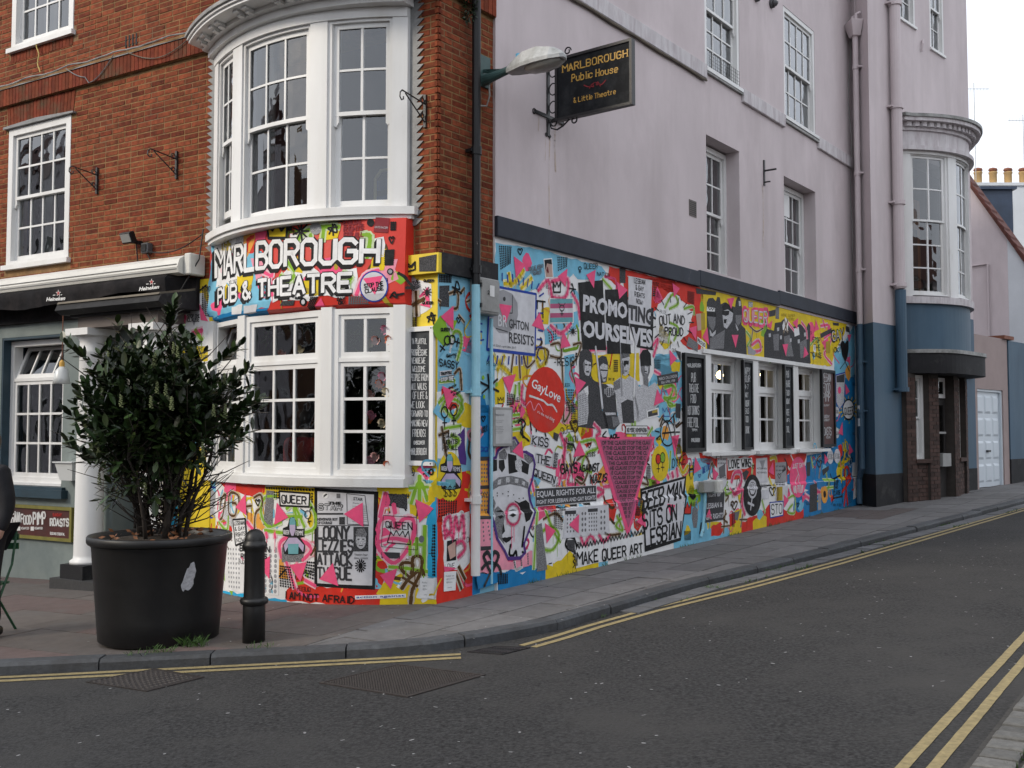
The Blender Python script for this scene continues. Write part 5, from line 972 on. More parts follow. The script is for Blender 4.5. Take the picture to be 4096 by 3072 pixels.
q = FF.P(2.0, .5, -.36); person('person in red top seated with their back to the ground floor bay window', q, zang(-nF) - math.pi / 2, True, M['redtop'], M['trouser'], .16)
stl = thing('pub_stool', 'dark wooden stool under the person in red inside the pub', 'stool', q); obj('seat', MB().lathe(q, [(.17, .36), (.18, .38), (.17, .40)], 20), M['bark'], stl)
for k in range(4): a = k * 1.571 + .7; obj('leg', MB().tube([q + Vector((math.cos(a) * .12, math.sin(a) * .12, .36)), q + Vector((math.cos(a) * .17, math.sin(a) * .17, .0))], .015, 8), M['bark'], stl)
# garland of flowers inside the bay
ga = thing('flower_garland', 'garland of pink, orange and white flowers inside the ground floor bay', 'garland', FF.P(.62, 1.25, .0)); rr = random.Random(8); gl = MB(); gt = []
spine = [FF.P(.52 + .1 * math.sin(k * .7), 1.28 + k * .075, bowG(.55) - .2) for k in range(20)] + [FF.P(.8 + k * .1, 2.62 - .12 * math.sin(k * .5), .08) for k in range(14)]
for p in spine:
    for k in range(26):
        d = Vector((rr.gauss(0, 1), rr.gauss(0, 1), rr.gauss(0, 1))).normalized(); o = p + d * rr.uniform(0, .11); x = d.orthogonal().normalized(); i = len(gl.v); gl.v += [o, o + d * .03 + x * .012, o + d * .06, o + d * .03 - x * .012]; gl.f.append((i, i + 1, i + 2, i + 3)); t = rr.uniform(1.5, 4); gt.append((t, t, t * .8))
obj('greenery', gl, M['leaf'], ga, tint=gt, recalc=False, kind='stuff')
fcol = [mat('pink_petal', (.62, .22, .32), .6), mat('orange_petal', (.62, .14, .05), .6), mat('cream_petal', (.7, .58, .38), .6), mat('rose_petal', (.7, .4, .36), .6)]
for k, (s_, z, o) in enumerate([(.52, 2.6, .1), (.47, 2.5, .1), (.7, 2.48, .1), (.62, 2.5, .12), (.55, 2.15, .1), (.58, 2.08, .1), (.5, 2.0, .1), (.68, 1.98, .12), (.66, 1.78, .12), (.7, 1.74, .12), (.55, 1.7, .1), (.62, 1.38, .12), (.67, 1.34, .12), (.48, 1.3, .1), (1.6, 2.46, .1), (1.35, 2.52, .1), (1.25, 2.45, .1), (1.85, 2.42, .1)]):
    p = FF.P(s_, z, o); b = MB()
    for q in range(9):
        a = q * .7; e = .5 if q < 5 else 1.0; d = (nF * math.cos(e) + (dF * math.cos(a) + Vector((0, 0, 1)) * math.sin(a)) * math.sin(e)).normalized(); x = d.cross(nF).normalized() if d.cross(nF).length > .1 else dF; b.poly([p, p + d * .045 + x * .027, p + d * .075, p + d * .045 - x * .027])
    obj('blossom', b, fcol[k % 4], ga, recalc=False)
iv = MB(); it = []; ri = random.Random(12)
for k in range(260):
    d = Vector((ri.gauss(0, 1), ri.gauss(0, 1), ri.gauss(0, 1))).normalized(); o = FS.P(.40, 5.83, .05) + Vector((d.x * .07, d.y * .07, d.z * .17)) * ri.uniform(.3, 1.1); x = d.orthogonal().normalized(); iv.poly([o, o + d * .018 + x * .01, o + d * .036, o + d * .018 - x * .01]); t = ri.uniform(.5, 1.4); it.append((t, t, t * .9))
tag(obj('wall_plant', iv, M['leaf'], None, tint=it, recalc=False), 'small dark plant rooted behind the black drainpipe at the top', 'plant')
# weeds, litter
rr = random.Random(31)
def weed(p, h, n, label):
    b = MB(); t_ = []; n *= 2
    for k in range(n):
        a = rr.uniform(0, 6.28); l = h * rr.uniform(.5, 1.1); d = Vector((math.cos(a) * rr.uniform(.1, 1.3), math.sin(a) * rr.uniform(.1, 1.3), 1)).normalized(); x = Vector((-math.sin(a), math.cos(a), 0)) * rr.uniform(.0012, .003); q = p + Vector((rr.uniform(-.1, .1), rr.uniform(-.06, .06), 0)); b.poly([q - x, q + x, q + d * l * .6 + x * .8, q + d * l + Vector((0, 0, -.15 * l))]); t = rr.uniform(.6, 1.3); t_.append((t, t, t))
    o = obj('weed', b, M['weed'], None, tint=t_, recalc=False); tag(o, label, 'weed')
G = lambda u, v, dz=0.0: at_ground(u, v, dz)
def ray(u, v): a, b_ = u - CX, CY - v; return Vector((a, FPX * math.cos(PITCH) - b_ * math.sin(PITCH), FPX * math.sin(PITCH) + b_ * math.cos(PITCH)))
def at_ground(u, v, dz=0.0):
    z = 0.0
    for i in range(12): r_ = ray(u, v); t = (z + dz - CAM_H) / r_.z; p = Vector((0, 0, CAM_H)) + r_ * t; z = gz(p.x, p.y)
    return p
for (u, v, h, n, dz, lab) in [(780, 2585, .13, 34, 0, 'tallest weed clump at the right foot of the planter'), (640, 2610, .09, 22, 0, 'low weed tuft in front of the planter'), (1040, 2590, .07, 16, 0, 'small grass tuft at the foot of the bollard'), (1195, 2628, .06, 14, ROAD, 'small grass tuft in the gutter right of the bollard'), (560, 2618, .06, 14, 0, 'sparse weeds left of the planter front'), (1930, 2358, .16, 50, 0, 'bushy weed at the foot of the mural beside the white drainpipe'), (1975, 2340, .12, 40, 0, 'weed patch against the blue mural base'), (2090, 2318, .15, 40, 0, 'tufted weed under the crowned portrait'), (3600, 1990, .35, 60, 0, 'leafy weed at the foot of the brick porch'), (3660, 1985, .25, 50, 0, 'smaller leafy weed right beside the porch plinth'), (3470, 2018, .14, 40, 0, 'weed at the foot of the slim drainpipe'), (2380, 2470, .06, 24, ROAD, 'grass tuft in the gutter below the lettered mural'), (2860, 2355, .06, 24, ROAD, 'grass tuft at the kerb below the side windows'), (3080, 2285, .06, 30, ROAD, 'grass along the kerb past the side windows')]: weed(at_ground(u, v, dz), h, n, lab)
gr = MB(); gt = []
for k in range(420):
    s_ = rr.uniform(.8, 15) ; o = kerb_off(s_) + rr.choice((.0, .02, .235, .245)) + rr.gauss(0, .012)
    if math.sin(s_ * 5) + math.sin(s_ * 2.3) < .5: continue
    p = FS.P(s_, 0, o); p = gpt(p.x, p.y, ROAD)
    for q in range(4): a = rr.uniform(0, 6.28); x = Vector((math.cos(a), math.sin(a), 0)) * .004; gr.poly([p - x, p + x, p + Vector((rr.uniform(-.03, .03), rr.uniform(-.03, .03), rr.uniform(.02, .05)))]); t = rr.uniform(.6, 1.2); gt.append((t, t, t))
for k in range(500):
    s_ = rr.uniform(.9, 11.5); 
    if math.sin(s_ * 4.2) + math.sin(s_ * 9.1 + 1) < .3: continue
    p = FS.P(s_, 0, .045 + rr.uniform(0, .03)); p = gpt(p.x, p.y); x = Vector((.004, .003, 0)); gr.poly([p - x, p + x, p + Vector((rr.uniform(-.03, .03), rr.uniform(-.03, .03), rr.uniform(.02, .06)))]); t = rr.uniform(.6, 1.2); gt.append((t, t, t))
for k in range(420):
    a = rr.uniform(-.3, 2.6); p = fe.P(a, 0, .205 * rr.randint(1, 4)); p = gpt(p.x + rr.gauss(0, .02), p.y + rr.gauss(0, .02), ROAD + .01)
    if math.sin(a * 6) < -.1: continue
    for q in range(3): a = rr.uniform(0, 6.28); x = Vector((math.cos(a), math.sin(a), 0)) * .004; gr.poly([p - x, p + x, p + Vector((rr.uniform(-.025, .025), rr.uniform(-.025, .025), rr.uniform(.015, .04)))]); t = rr.uniform(.6, 1.2); gt.append((t, t, t))
o = obj('joint_grass', gr, M['weed'], None, tint=gt, recalc=False); o['kind'] = 'stuff'; tag(o, 'short grass growing in the gutter, kerb and sett joints', 'grass')
lt = MB()
for k in range(520):
    x, y = rr.uniform(-3.5, 7), rr.uniform(4.2, 14); inroad = rr.random() < .8; dz = ROAD + .003 if (FS.P(0, 0, 0) - C0).length < 1 and (Vector((x, y, 0)) - C0).dot(nS) > kerb_off(max(0, (Vector((x, y, 0)) - C0).dot(dS))) + .05 and y < 40 else .008
    if dz > 0 and y < 7.75: dz = ROAD + .003
    a = rr.uniform(0, 3.14); r1, r2 = rr.uniform(.006, .02), rr.uniform(.004, .009); n = 6; lt.poly([gpt(x + r1 * math.cos(a) * math.cos(q * 6.28 / n) - r2 * math.sin(a) * math.sin(q * 6.28 / n), y + r1 * math.sin(a) * math.cos(q * 6.28 / n) + r2 * math.cos(a) * math.sin(q * 6.28 / n), dz) for q in range(n)])
o = obj('litter_specks', lt, mat('pale_speck', (.3, .3, .3), .9, .3, 30), None, recalc=False); o['kind'] = 'stuff'; tag(o, 'pale gum spots and bird droppings speckled over road and pavement', 'specks')

# ================================================================== PAINT, POSTERS AND LETTERING (flat print on the walls)
ZN = dict(a=(1700, 900, 2.212), b=(1700, 1600, 2.074), c=(2500, 1100, 2.212), d=(2600, 1700, 2.4578), z3=(1800, 0, 1.8433), z5=(0, 900, 1.659), z6=(700, 800, 1.8433), z7=(800, 1600, 1.8433), z8=(0, 1800, 1.659), y=(600, 1900, 2.765), x=(1300, 1950, 3.16), w=(800, 1150, 1.952), q=(0, 1100, 3.16), s=(0, 0, 1.0), k1=(1900, 1740, 1.831), k2=(2290, 1370, 2.644), k3=(2780, 1150, 2.54))
def px(zn, p): o = ZN[zn]; return o[0] + p[0] / o[2], o[1] + p[1] / o[2]
class Surf:
    def __init__(s, fr, par, off=0.0, cuts=None, prof=None, zc=None): s.fr, s.par, s.off, s.cuts, s.prof, s.zc = fr, par, off, cuts, prof, zc or []
    def o(s, z):
        if not s.prof: return s.off
        for (z0, a), (z1, b_) in zip(s.prof, s.prof[1:]):
            if z <= z1: return a + (b_ - a) * max(0, (z - z0)) / (z1 - z0)
        return s.prof[-1][1]
    def uv(s, u, v):
        r_ = ray(u, v); off = s.off; c = Vector((0, 0, CAM_H))
        for i in range(40 if (s.fr.bow or s.prof) else 1):
            q = s.fr.o + s.fr.n * off - c; q.z = 0; n = s.fr.n; t = q.dot(n) / r_.dot(n); p = c + r_ * t; a = (p - s.fr.o).dot(s.fr.d); tgt = s.o(p.z) + (s.fr.bow(a) if s.fr.bow else 0); off = .5 * off + .5 * tgt
        return a, p.z
    def P(s, a, z, l): return s.fr.P(a, z, s.o(z) + l)
ledge = [(-1, .035), (.765, .035), (.80, .0), (9, .0)]
SF = dict(S=Surf(FS, SIDE_MURAL, 0, prof=ledge, zc=[.765, .80]), R=Surf(FS, RET, 0), B=Surf(FG, FRONT_WALL, 0, cuts=.1), G=Surf(FSG, SIGN_PANEL, 0, cuts=.1, prof=[(2.78, -.12), (2.80, -.10), (2.84, -.01), (2.93, .01), (3.3, .0), (3.66, -.015)], zc=[2.84, 2.93, 3.3]),
          P=Surf(FF, PUB, 0), L=Surf(FF, PUB, .012), V=Surf(FF, aw, .318), H=Surf(FHS, hs, .0205), C0=Surf(FF, CHB, .0255), C1=Surf(FS, CB1, .034), C2=Surf(FS, CB2, .036), C3=Surf(FS, CB3, .036), C4=Surf(FS, CB4, .06), VS=Surf(FF, VS, .028), EB=Surf(FS, eb, .1345), N=Surf(FS, nb, .0632), K=Surf(FF, PUB, .061))
LIFT = .0011
PC_ = dict(lb=(.20, .52, .70), db=(.012, .20, .46), cy=(.03, .40, .68), rd=(.66, .035, .02), yl=(.76, .56, .02), wh=(.82, .82, .82), pk=(.88, .10, .24), pl=(.85, .32, .42), gn=(.24, .46, .03), br=(.10, .05, .015), bk=(.012, .012, .013), g1=(.05, .05, .055), g2=(.16, .16, .17), g3=(.34, .34, .36), g4=(.66, .66, .69), pu=(.09, .04, .22), og=(.80, .36, .06), ol=(.45, .33, .03), mg=(.45, .10, .2), te=(.15, .38, .42), li=(.5, .42, .6), bb=(.02, .06, .36), mr=(.25, .03, .04), sk=(.55, .36, .3), ph=(.84, .52, .58), gh=(.58, .68, .42), bh=(.55, .47, .38), yh=(.8, .74, .4))
def pm(c): return mat('paint_' + c, PC_[c], .65, .12, 7, spec=.2, bump=.3, bscale=16, dirt=tuple(x * .72 + .05 for x in PC_[c]), dscale=5, dlo=.5, dhi=.82)
NEWS = mat('newsprint_dark', (.022, .022, .024), .75, .9, 95, c2=(.062, .062, .066), spec=.2); NEWSL = mat('newsprint_light', (.38, .38, .40), .75, .5, 95, c2=(.58, .58, .60), spec=.2); HALF = mat('newsprint_mid', (.085, .085, .09), .75, .6, 95, c2=(.22, .22, .23), spec=.2)
MM = lambda c: {'n1': NEWS, 'n2': HALF, 'n3': NEWSL}.get(c) or (pm(c) if c in PC_ else c)
ITEMS = {}
rj = random.Random(99); HALO = {'pk': 'ph', 'gn': 'gh', 'br': 'bh', 'yl': 'yh'}
def flat(sf, polys, c, layer, name):
    """2-D polygons (list of convex/concave loops in wall coordinates) laid on the wall surface"""
    S_ = SF[sf]; bm = bmesh.new()
    for pts in polys:
        if len(pts) == 3 or len(pts) == 4: tris = [tuple(range(len(pts)))] if len(pts) == 3 else [(0, 1, 2), (0, 2, 3)]
        else: tris = geometry.tessellate_polygon([[Vector((x, y, 0)) for x, y in pts]])
        vs_ = [bm.verts.new((x, y, 0)) for x, y in pts]
        for t in tris:
            try: bm.faces.new([vs_[i] for i in t])
            except ValueError: pass
    if S_.cuts:
        xs_ = [v.co.x for v in bm.verts]; k = math.floor(min(xs_) / S_.cuts) + 1
        while k * S_.cuts < max(xs_): bmesh.ops.bisect_plane(bm, geom=bm.verts[:] + bm.edges[:] + bm.faces[:], plane_co=(k * S_.cuts, 0, 0), plane_no=(1, 0, 0)); k += 1
    for z in S_.zc: bmesh.ops.bisect_plane(bm, geom=bm.verts[:] + bm.edges[:] + bm.faces[:], plane_co=(0, z, 0), plane_no=(0, 1, 0))
    bm.verts.ensure_lookup_table(); mb = MB(); idx = {}
    for v in bm.verts: idx[v] = mb.vert(S_.P(v.co.x, v.co.y, layer * LIFT + .0008))
    mb.f = [tuple(idx[v] for v in f.verts) for f in bm.faces]; bm.free()
    if not mb.f: return
    return obj(name, mb, MM(c), S_.par, recalc=False)
def uvs(sf, zn, pts): return [SF[sf].uv(*px(zn, p)) for p in pts]
def rough_edge(pts, amp):
    out = []
    for i in range(len(pts)):
        p, q = Vector(pts[i]), Vector(pts[(i + 1) % len(pts)]); n = max(1, min(12, int((q - p).length / .07)))
        for k in range(n): r_ = p.lerp(q, k / n); out.append((r_.x + rj.uniform(-amp, amp) * (k > 0), r_.y + rj.uniform(-amp, amp) * (k > 0)))
    return out
def patch(sf, zn, pts, c, layer=1, amp=.012, name='painted_patch'): return flat(sf, [rough_edge(uvs(sf, zn, pts), amp)], c, layer, name)
def sheet(sf, zn, pts, c, layer=3, name='poster'): return flat(sf, [uvs(sf, zn, pts)], c, layer, name)
def tri(sf, zn, *ps):
    for t in ps: flat(sf, [uvs(sf, zn, t)], 'pk', 6, 'pink_triangle')
def ell(cx, cy, rx, ry, n=26, a0=0.0, a1=6.2832): return [(cx + rx * math.cos(a0 + (a1 - a0) * k / n), cy + ry * math.sin(a0 + (a1 - a0) * k / n)) for k in range(n + (1 if a1 - a0 < 6.28 else 0))]
def disc(sf, zn, cx, cy, rx, ry, c, layer=3, name='painted_disc'): return flat(sf, [uvs(sf, zn, ell(cx, cy, rx, ry))], c, layer, name)
def ribbon(P, w, close=False):
    """P wall-space polyline -> quads with square joins"""
    out = []; n = len(P)
    for i in range(n - 1 + (1 if close else 0)):
        p, q = Vector(P[i % n]), Vector(P[(i + 1) % n]); d = q - p
        if d.length < 1e-5: d = Vector((1e-4, 0))
        d.normalize(); m = Vector((-d.y, d.x)) * w * rj.uniform(.42, .58); e = d * w * .22; p = p - e; q = q + e; out.append([tuple(p - m), tuple(q - m), tuple(q + m), tuple(p + m)])
    return out
def smooth(P, k=4):
    if len(P) < 3: return P
    out = []
    for i in range(len(P) - 1):
        p0, p1, p2, p3 = [Vector(P[max(0, min(len(P) - 1, j))]) for j in (i - 1, i, i + 1, i + 2)]
        for t in range(k): u = t / k; out.append(tuple(.5 * ((2 * p1) + (p2 - p0) * u + (2 * p0 - 5 * p1 + 4 * p2 - p3) * u * u + (3 * p1 - p0 - 3 * p2 + p3) * u ** 3)))
    return out + [P[-1]]
def stroke(sf, zn, lines, w, c, layer=5, sm=True, name='spray_stroke', close=False):
    polys = []
    if name == 'spray_stroke' and len(lines) > 1:
        for ln_ in lines: stroke(sf, zn, [ln_], w, c, layer, sm, name, close)
        return
    if name == 'spray_stroke' and c in HALO:               # soft edge of the spray can, then a run of paint
        U = uvs(sf, zn, lines[0]); U = smooth(U) if len(U) > 2 else U; flat(sf, ribbon(U, w * 2.0), HALO[c], layer - .5, 'overspray'); q = U[len(U) // 2]; r_ = rj.uniform(.05, .16)
        if q[1] - r_ > .1: flat(sf, [[(q[0] - .005, q[1]), (q[0] + .005, q[1]), (q[0] + .003, q[1] - r_), (q[0] - .003, q[1] - r_)]], c, layer, 'paint_drip')
    for ln_ in lines:
        U = uvs(sf, zn, ln_); U = smooth(U) if sm and len(U) > 2 else U; polys += ribbon(U, w, close)
        for e in (U[0], U[-1]): polys.append([(e[0] + w * .5 * math.cos(k * .785), e[1] + w * .5 * math.sin(k * .785)) for k in range(8)])
    return flat(sf, polys, c, layer, name)
def dots(sf, zn, q, nx, ny, c='bk', r=.011, layer=5, name='dot_grid'):
    U = uvs(sf, zn, q); polys = []
    for i in range(nx):
        for j in range(ny):
            a, b_ = (i + .5) / nx, (j + .5) / ny; t = [U[0][k] * (1 - a) + U[1][k] * a for k in (0, 1)]; l = [U[3][k] * (1 - a) + U[2][k] * a for k in (0, 1)]; x, y = t[0] * (1 - b_) + l[0] * b_, t[1] * (1 - b_) + l[1] * b_; polys.append([(x + r * math.cos(k * 1.047), y + r * math.sin(k * 1.047)) for k in range(6)])
    o = flat(sf, polys, c, layer, name); o['kind'] = 'stuff'; return o
GL = {k: v for k, v in (e.split('=') for e in "A=00 26 40,12 32;B=00 06 36 45 44 33 03,33 42 41 30 00;C=45 36 16 05 01 10 30 41;D=00 06 26 44 42 20 00;E=46 06 00 40,03 33;F=46 06 00,03 33;G=45 36 16 05 01 10 30 41 43 23;H=00 06,40 46,03 43;I=20 26;J=46 41 30 10 01;K=00 06,46 03 40;L=06 00 40;M=00 06 23 46 40;N=00 06 40 46;O=10 01 05 16 36 45 41 30 10;P=00 06 36 45 44 33 03;Q=10 01 05 16 36 45 41 30 10,22 40;R=00 06 36 45 44 33 03,23 40;S=45 36 16 05 04 13 33 42 41 30 10 01;T=06 46,26 20;U=06 01 10 30 41 46;V=06 20 46;W=06 10 23 30 46;X=00 46,06 40;Y=06 23 46,23 20;Z=06 46 00 40;&=40 05 16 26 25 02 01 10 20 42;!=26 22,20 21;-=13 33;.=20 21;@=31 22 33 42 45 16 02 10 30;1=15 26 20;2=05 16 36 45 44 00 40;3=05 16 36 45 44 33 13,33 42 41 30 10 01;4=30 36 02 42;7=06 46 10;$=45 36 16 05 04 42 41 30 10 01,27 20;'=26 24;a=44 40,43 34 14 03 01 10 30 41;b=06 00 30 41 43 34 04;c=43 34 14 03 01 10 30 41;e=02 42 43 34 14 03 01 10 30;h=06 00,03 14 34 43 40;i=20 24,26 26;l=26 20;o=10 01 03 14 34 43 41 30 10;r=10 14,13 24 34;s=43 34 14 03 32 41 30 10 01;t=26 21 30 40,04 44;u=04 01 10 30 41 44,41 40".split(';'))}
def hand(sf, zn, text, q, w=.012, c='bk', layer=7, jit=.25, serif=0.0, name='lettering', adv=5.4):
    """stroke lettering stretched into the quad q (top left, top right, bottom right, bottom left)"""
    U = uvs(sf, zn, q); ad = [2.6 if ch in "I.!'il1" else 3 if ch == ' ' else 6.4 if ch in 'MW' else adv for ch in text]; tot = sum(ad) - 1.0; polys = []; x0 = 0.0
    def mp_(x, y): a, b_ = x / tot, 1 - y / 6; t = [U[0][k] * (1 - a) + U[1][k] * a for k in (0, 1)]; l = [U[3][k] * (1 - a) + U[2][k] * a for k in (0, 1)]; return (t[0] * (1 - b_) + l[0] * b_, t[1] * (1 - b_) + l[1] * b_)
    for ch, d_ in zip(text, ad):
        g = GL.get(ch) or GL.get(ch.upper()); ox = x0 - (.7 if ch in "I.!'il" else 0); sc_ = 1.35 if ch in 'MW' else 1
        if g and ch != ' ':
            dy = rj.uniform(-jit, jit); dx = rj.uniform(-jit, jit) * .5
            for st_ in g.split(','):
                pts = [(int(t[0]) * sc_, int(t[1])) for t in st_.split()]; Q = [mp_(ox + x + dx, y + dy) for x, y in pts]; polys += ribbon(Q, w)
                if serif:
                    for x, y in (pts[0], pts[-1]):
                        if y in (0, 6): polys += ribbon([mp_(ox + x - .75, y), mp_(ox + x + .75, y)], w * serif)
        x0 += d_
    return flat(sf, polys, c, layer, name) if polys else None
TXT = {}
def font_mesh(text, bold):
    k = (text, bold)
    if k not in TXT:
        cu = bpy.data.curves.new('t', 'FONT'); cu.body = text; cu.size = 1; cu.offset = bold; cu.resolution_u = 2; ob = bpy.data.objects.new('t', cu); me = bpy.data.meshes.new_from_object(ob); V = [(v.co.x, v.co.y) for v in me.vertices]; F_ = [tuple(p.vertices) for p in me.polygons]; TXT[k] = (V, F_); bpy.data.objects.remove(ob); bpy.data.meshes.remove(me); bpy.data.curves.remove(cu)
    return TXT[k]
def typ(sf, zn, text, q, c='bk', layer=7, bold=.03, name='lettering', box=None):
    V, F_ = font_mesh(text, bold)
    if not V: return
    B = box or font_mesh(text, bold)[0]; x0, x1, y0, y1 = min(v[0] for v in B), max(v[0] for v in B), min(v[1] for v in B), max(v[1] for v in B); U = uvs(sf, zn, q); out = []
    for x, y in V: a, b_ = (x - x0) / (x1 - x0), (y1 - y) / (y1 - y0); t = [U[0][k] * (1 - a) + U[1][k] * a for k in (0, 1)]; l = [U[3][k] * (1 - a) + U[2][k] * a for k in (0, 1)]; out.append((t[0] * (1 - b_) + l[0] * b_, t[1] * (1 - b_) + l[1] * b_))
    return flat(sf, [[out[i] for i in f] for f in F_], c, layer, name)
def rect(x0, y0, x1, y1, dy=0.0): return [(x0, y0), (x1, y0 + dy), (x1, y1 + dy), (x0, y1)]
def outline(sf, zn, pts, w, c, layer=4, name='painted_outline'): return stroke(sf, zn, [list(pts) + [pts[0]]], w, c, layer, sm=False, name=name)
def star(sf, zn, cx, cy, r0, r1, n, w, c, layer=5, ph=0.0): return stroke(sf, zn, [[(cx + r0 * math.cos(ph + k * 6.283 / n), cy + r0 * math.sin(ph + k * 6.283 / n) * 1.2), (cx + r1 * math.cos(ph + k * 6.283 / n), cy + r1 * math.sin(ph + k * 6.283 / n) * 1.2)] for k in range(n)], w, c, layer, name='painted_star')
def heart(sf, zn, cx, cy, r_, w, c, layer=5): return stroke(sf, zn, [[(cx, cy - r_ * .4), (cx - r_ * .4, cy - r_ * 1.05), (cx - r_ * .85, cy - r_ * .6), (cx - r_ * .5, cy + r_ * .3), (cx, cy + r_ * 1.2), (cx + r_ * .5, cy + r_ * .3), (cx + r_ * .85, cy - r_ * .7), (cx + r_ * .4, cy - r_ * 1.1), (cx, cy - r_ * .4)]], w, c, layer, name='painted_heart')
def crown(sf, zn, x, y, w_, h, lw, c, fill=None, layer=5):
    p = [(x, y), (x + w_ * .08, y + h), (x + w_ * .95, y + h), (x + w_, y), (x + w_ * .72, y + h * .5), (x + w_ * .5, y), (x + w_ * .28, y + h * .5)]
    if fill: sheet(sf, zn, p, fill, layer - 1, 'painted_crown')
    outline(sf, zn, p, lw, c, layer, 'painted_crown')
def venus(sf, zn, cx, cy, r_, w, c, layer=6, ry=1.3): stroke(sf, zn, [ell(cx, cy, r_, r_ * ry, 14) + [(cx + r_, cy)], [(cx, cy + r_ * ry), (cx, cy + r_ * ry * 2.6)], [(cx - r_ * .6, cy + r_ * ry * 1.9), (cx + r_ * .6, cy + r_ * ry * 1.9)]], w, c, layer, sm=False, name='painted_symbol')
def scribble(sf, zn, x0, y0, x1, y1, n, w, c, layer=3, seed=1):
    r_ = random.Random(seed); stroke(sf, zn, [[(r_.uniform(x0, x1), r_.uniform(y0, y1)) for k in range(n)]], w, c, layer)
def femme(sf, zn, cx, cy, k):
    f = lambda pts: [(cx + x * k, cy + y * k) for x, y in pts]
    sheet(sf, zn, f([(-80, -15), (-80, 40), (-40, 50), (-80, 110), (-70, 175), (-5, 185), (80, 170), (85, 110), (50, 55), (78, 50), (82, -10), (20, -10), (20, -60), (0, -100), (-30, -90), (-45, -30)]), 'bk', 4, 'painted_figure')
    sheet(sf, zn, f([(-72, -5), (-72, 32), (74, 40), (74, 0)]), 'g1', 5, 'painted_figure'); sheet(sf, zn, f([(-30, -70), (-20, -95), (5, -92), (15, -60), (15, -10), (-30, -15)]), 'te', 5, 'painted_figure'); sheet(sf, zn, f([(-28, -40), (12, -40), (14, 0), (0, 40), (-15, 40), (-28, 5)]), 'li', 6, 'painted_figure')
    sheet(sf, zn, f([(-35, 55), (25, 55), (78, 110), (70, 160), (40, 120), (-40, 120), (-62, 160), (-72, 110)]), 'li', 5, 'painted_figure'); sheet(sf, zn, f([(-42, 100), (38, 100), (35, 175), (-38, 175)]), 'te', 6, 'painted_figure'); hand(sf, zn, 'QUEER', f([(-72, 0), (-32, 2), (-32, 30), (-72, 28)]), .006, 'g4', 7); hand(sf, zn, 'FEMME', f([(18, 4), (74, 6), (74, 36), (18, 34)]), .006, 'g4', 7)


# loose under-layers: small blots, loops, drips and scrawl that fill the ground between the main motifs
def loose(sf, s0, s1, z0, z1, n, seed, keep=lambda a, z: True):
    r_ = random.Random(seed)
    for k in range(n):
        a, z = r_.uniform(s0, s1), r_.uniform(z0, z1)
        if not keep(a, z): continue
        c = r_.choice(('yl', 'lb', 'pk', 'pl', 'gn', 'br', 'rd', 'yl', 'pk', 'lb', 'wh', 'bk', 'og')); t = r_.random(); w = r_.uniform(.014, .035)
        if t < .34 and c not in ('bk', 'br'):
            m_ = r_.randint(7, 11); R_ = r_.uniform(.07, .2); flat(sf, [[(a + R_ * r_.uniform(.55, 1.2) * math.cos(q * 6.283 / m_), z + R_ * r_.uniform(.5, 1.1) * math.sin(q * 6.283 / m_)) for q in range(m_)]], c, 1.3, 'painted_blot')
        elif t < .8:
            p = [(a, z)]; an = r_.uniform(0, 6.28)
            for q in range(r_.randint(4, 8)): an += r_.uniform(-.2, 1.5); st_ = r_.uniform(.05, .1); p.append((p[-1][0] + st_ * math.cos(an), min(z1, max(z0, p[-1][1] + st_ * math.sin(an)))))
            p = smooth(p); flat(sf, ribbon(p, w), c, 1.7, 'spray_loop')
            if r_.random() < .6: q = r_.choice(p); flat(sf, [[(q[0] - .004, q[1]), (q[0] + .004, q[1]), (q[0] + .003, max(z0, q[1] - r_.uniform(.06, .18))), (q[0] - .002, max(z0, q[1] - .06))]], c, 1.75, 'paint_drip')
        else:
            h = r_.uniform(.025, .05); tx = r_.choice(('QUEER', 'LOVE', 'PRIDE', 'OUT', 'PROUD', 'GAY OK', 'EQUAL')); x = a; pl_ = []
            for ch in tx:
                for st_ in GL.get(ch, '').split(','):
                    if ch != ' ': pl_ += ribbon([(x + int(v[0]) * h / 6, z + int(v[1]) * h / 6) for v in st_.split()], .006)
                x += h * .85
            flat(sf, pl_, 'bk', 2.1, 'lettering')
win = lambda a, z: not (4.75 < a < 10.5 and 1.15 < z < 2.85)
loose('S', 1.0, 5.2, .2, 2.2, 120, 14, lambda a, z: z > .022 * a + .14); loose('S', .95, 11.6, .16, 3.45, 300, 4, lambda a, z: win(a, z) and z > .022 * a + .14); loose('B', .12, 2.85, .02, 1.0, 70, 5); loose('R', .06, .8, .1, 3.0, 34, 6); loose('G', .42, 2.95, 2.97, 3.6, 26, 7); loose('G', .34, .62, 2.98, 3.5, 6, 17); loose('P', .06, .3, 1.12, 1.25, 3, 8)
# ---------------------------------------------------------------- side wall mural
S = 'S'
patch(S, 'a', [(622, 155), (1000, 215), (1560, 365), (1600, 420), (1540, 490), (1350, 480), (1290, 400), (1180, 450), (1060, 500), (990, 560), (900, 590), (622, 540)], 'lb')
patch(S, 'a', [(1630, 365), (2212, 495), (2240, 640), (2020, 530), (1790, 450), (1700, 545), (1620, 480)], 'rd', 1)
patch(S, 'c', [(-20, 10), (520, 62), (692, 108), (690, 420), (668, 660), (560, 655), (440, 545), (590, 420), (560, 260), (400, 180), (250, 330), (60, 240), (0, 200)], 'rd', 1)
patch(S, 'c', [(668, 112), (1230, 226), (1750, 340), (1965, 428), (1940, 520), (1850, 690), (1825, 805), (1735, 800), (680, 660)], 'yl', 1)
patch(S, 'c', [(250, 690), (330, 700), (500, 760), (508, 1130), (470, 1300), (390, 1320), (280, 1250), (200, 1100), (190, 1000), (260, 850)], 'lb')
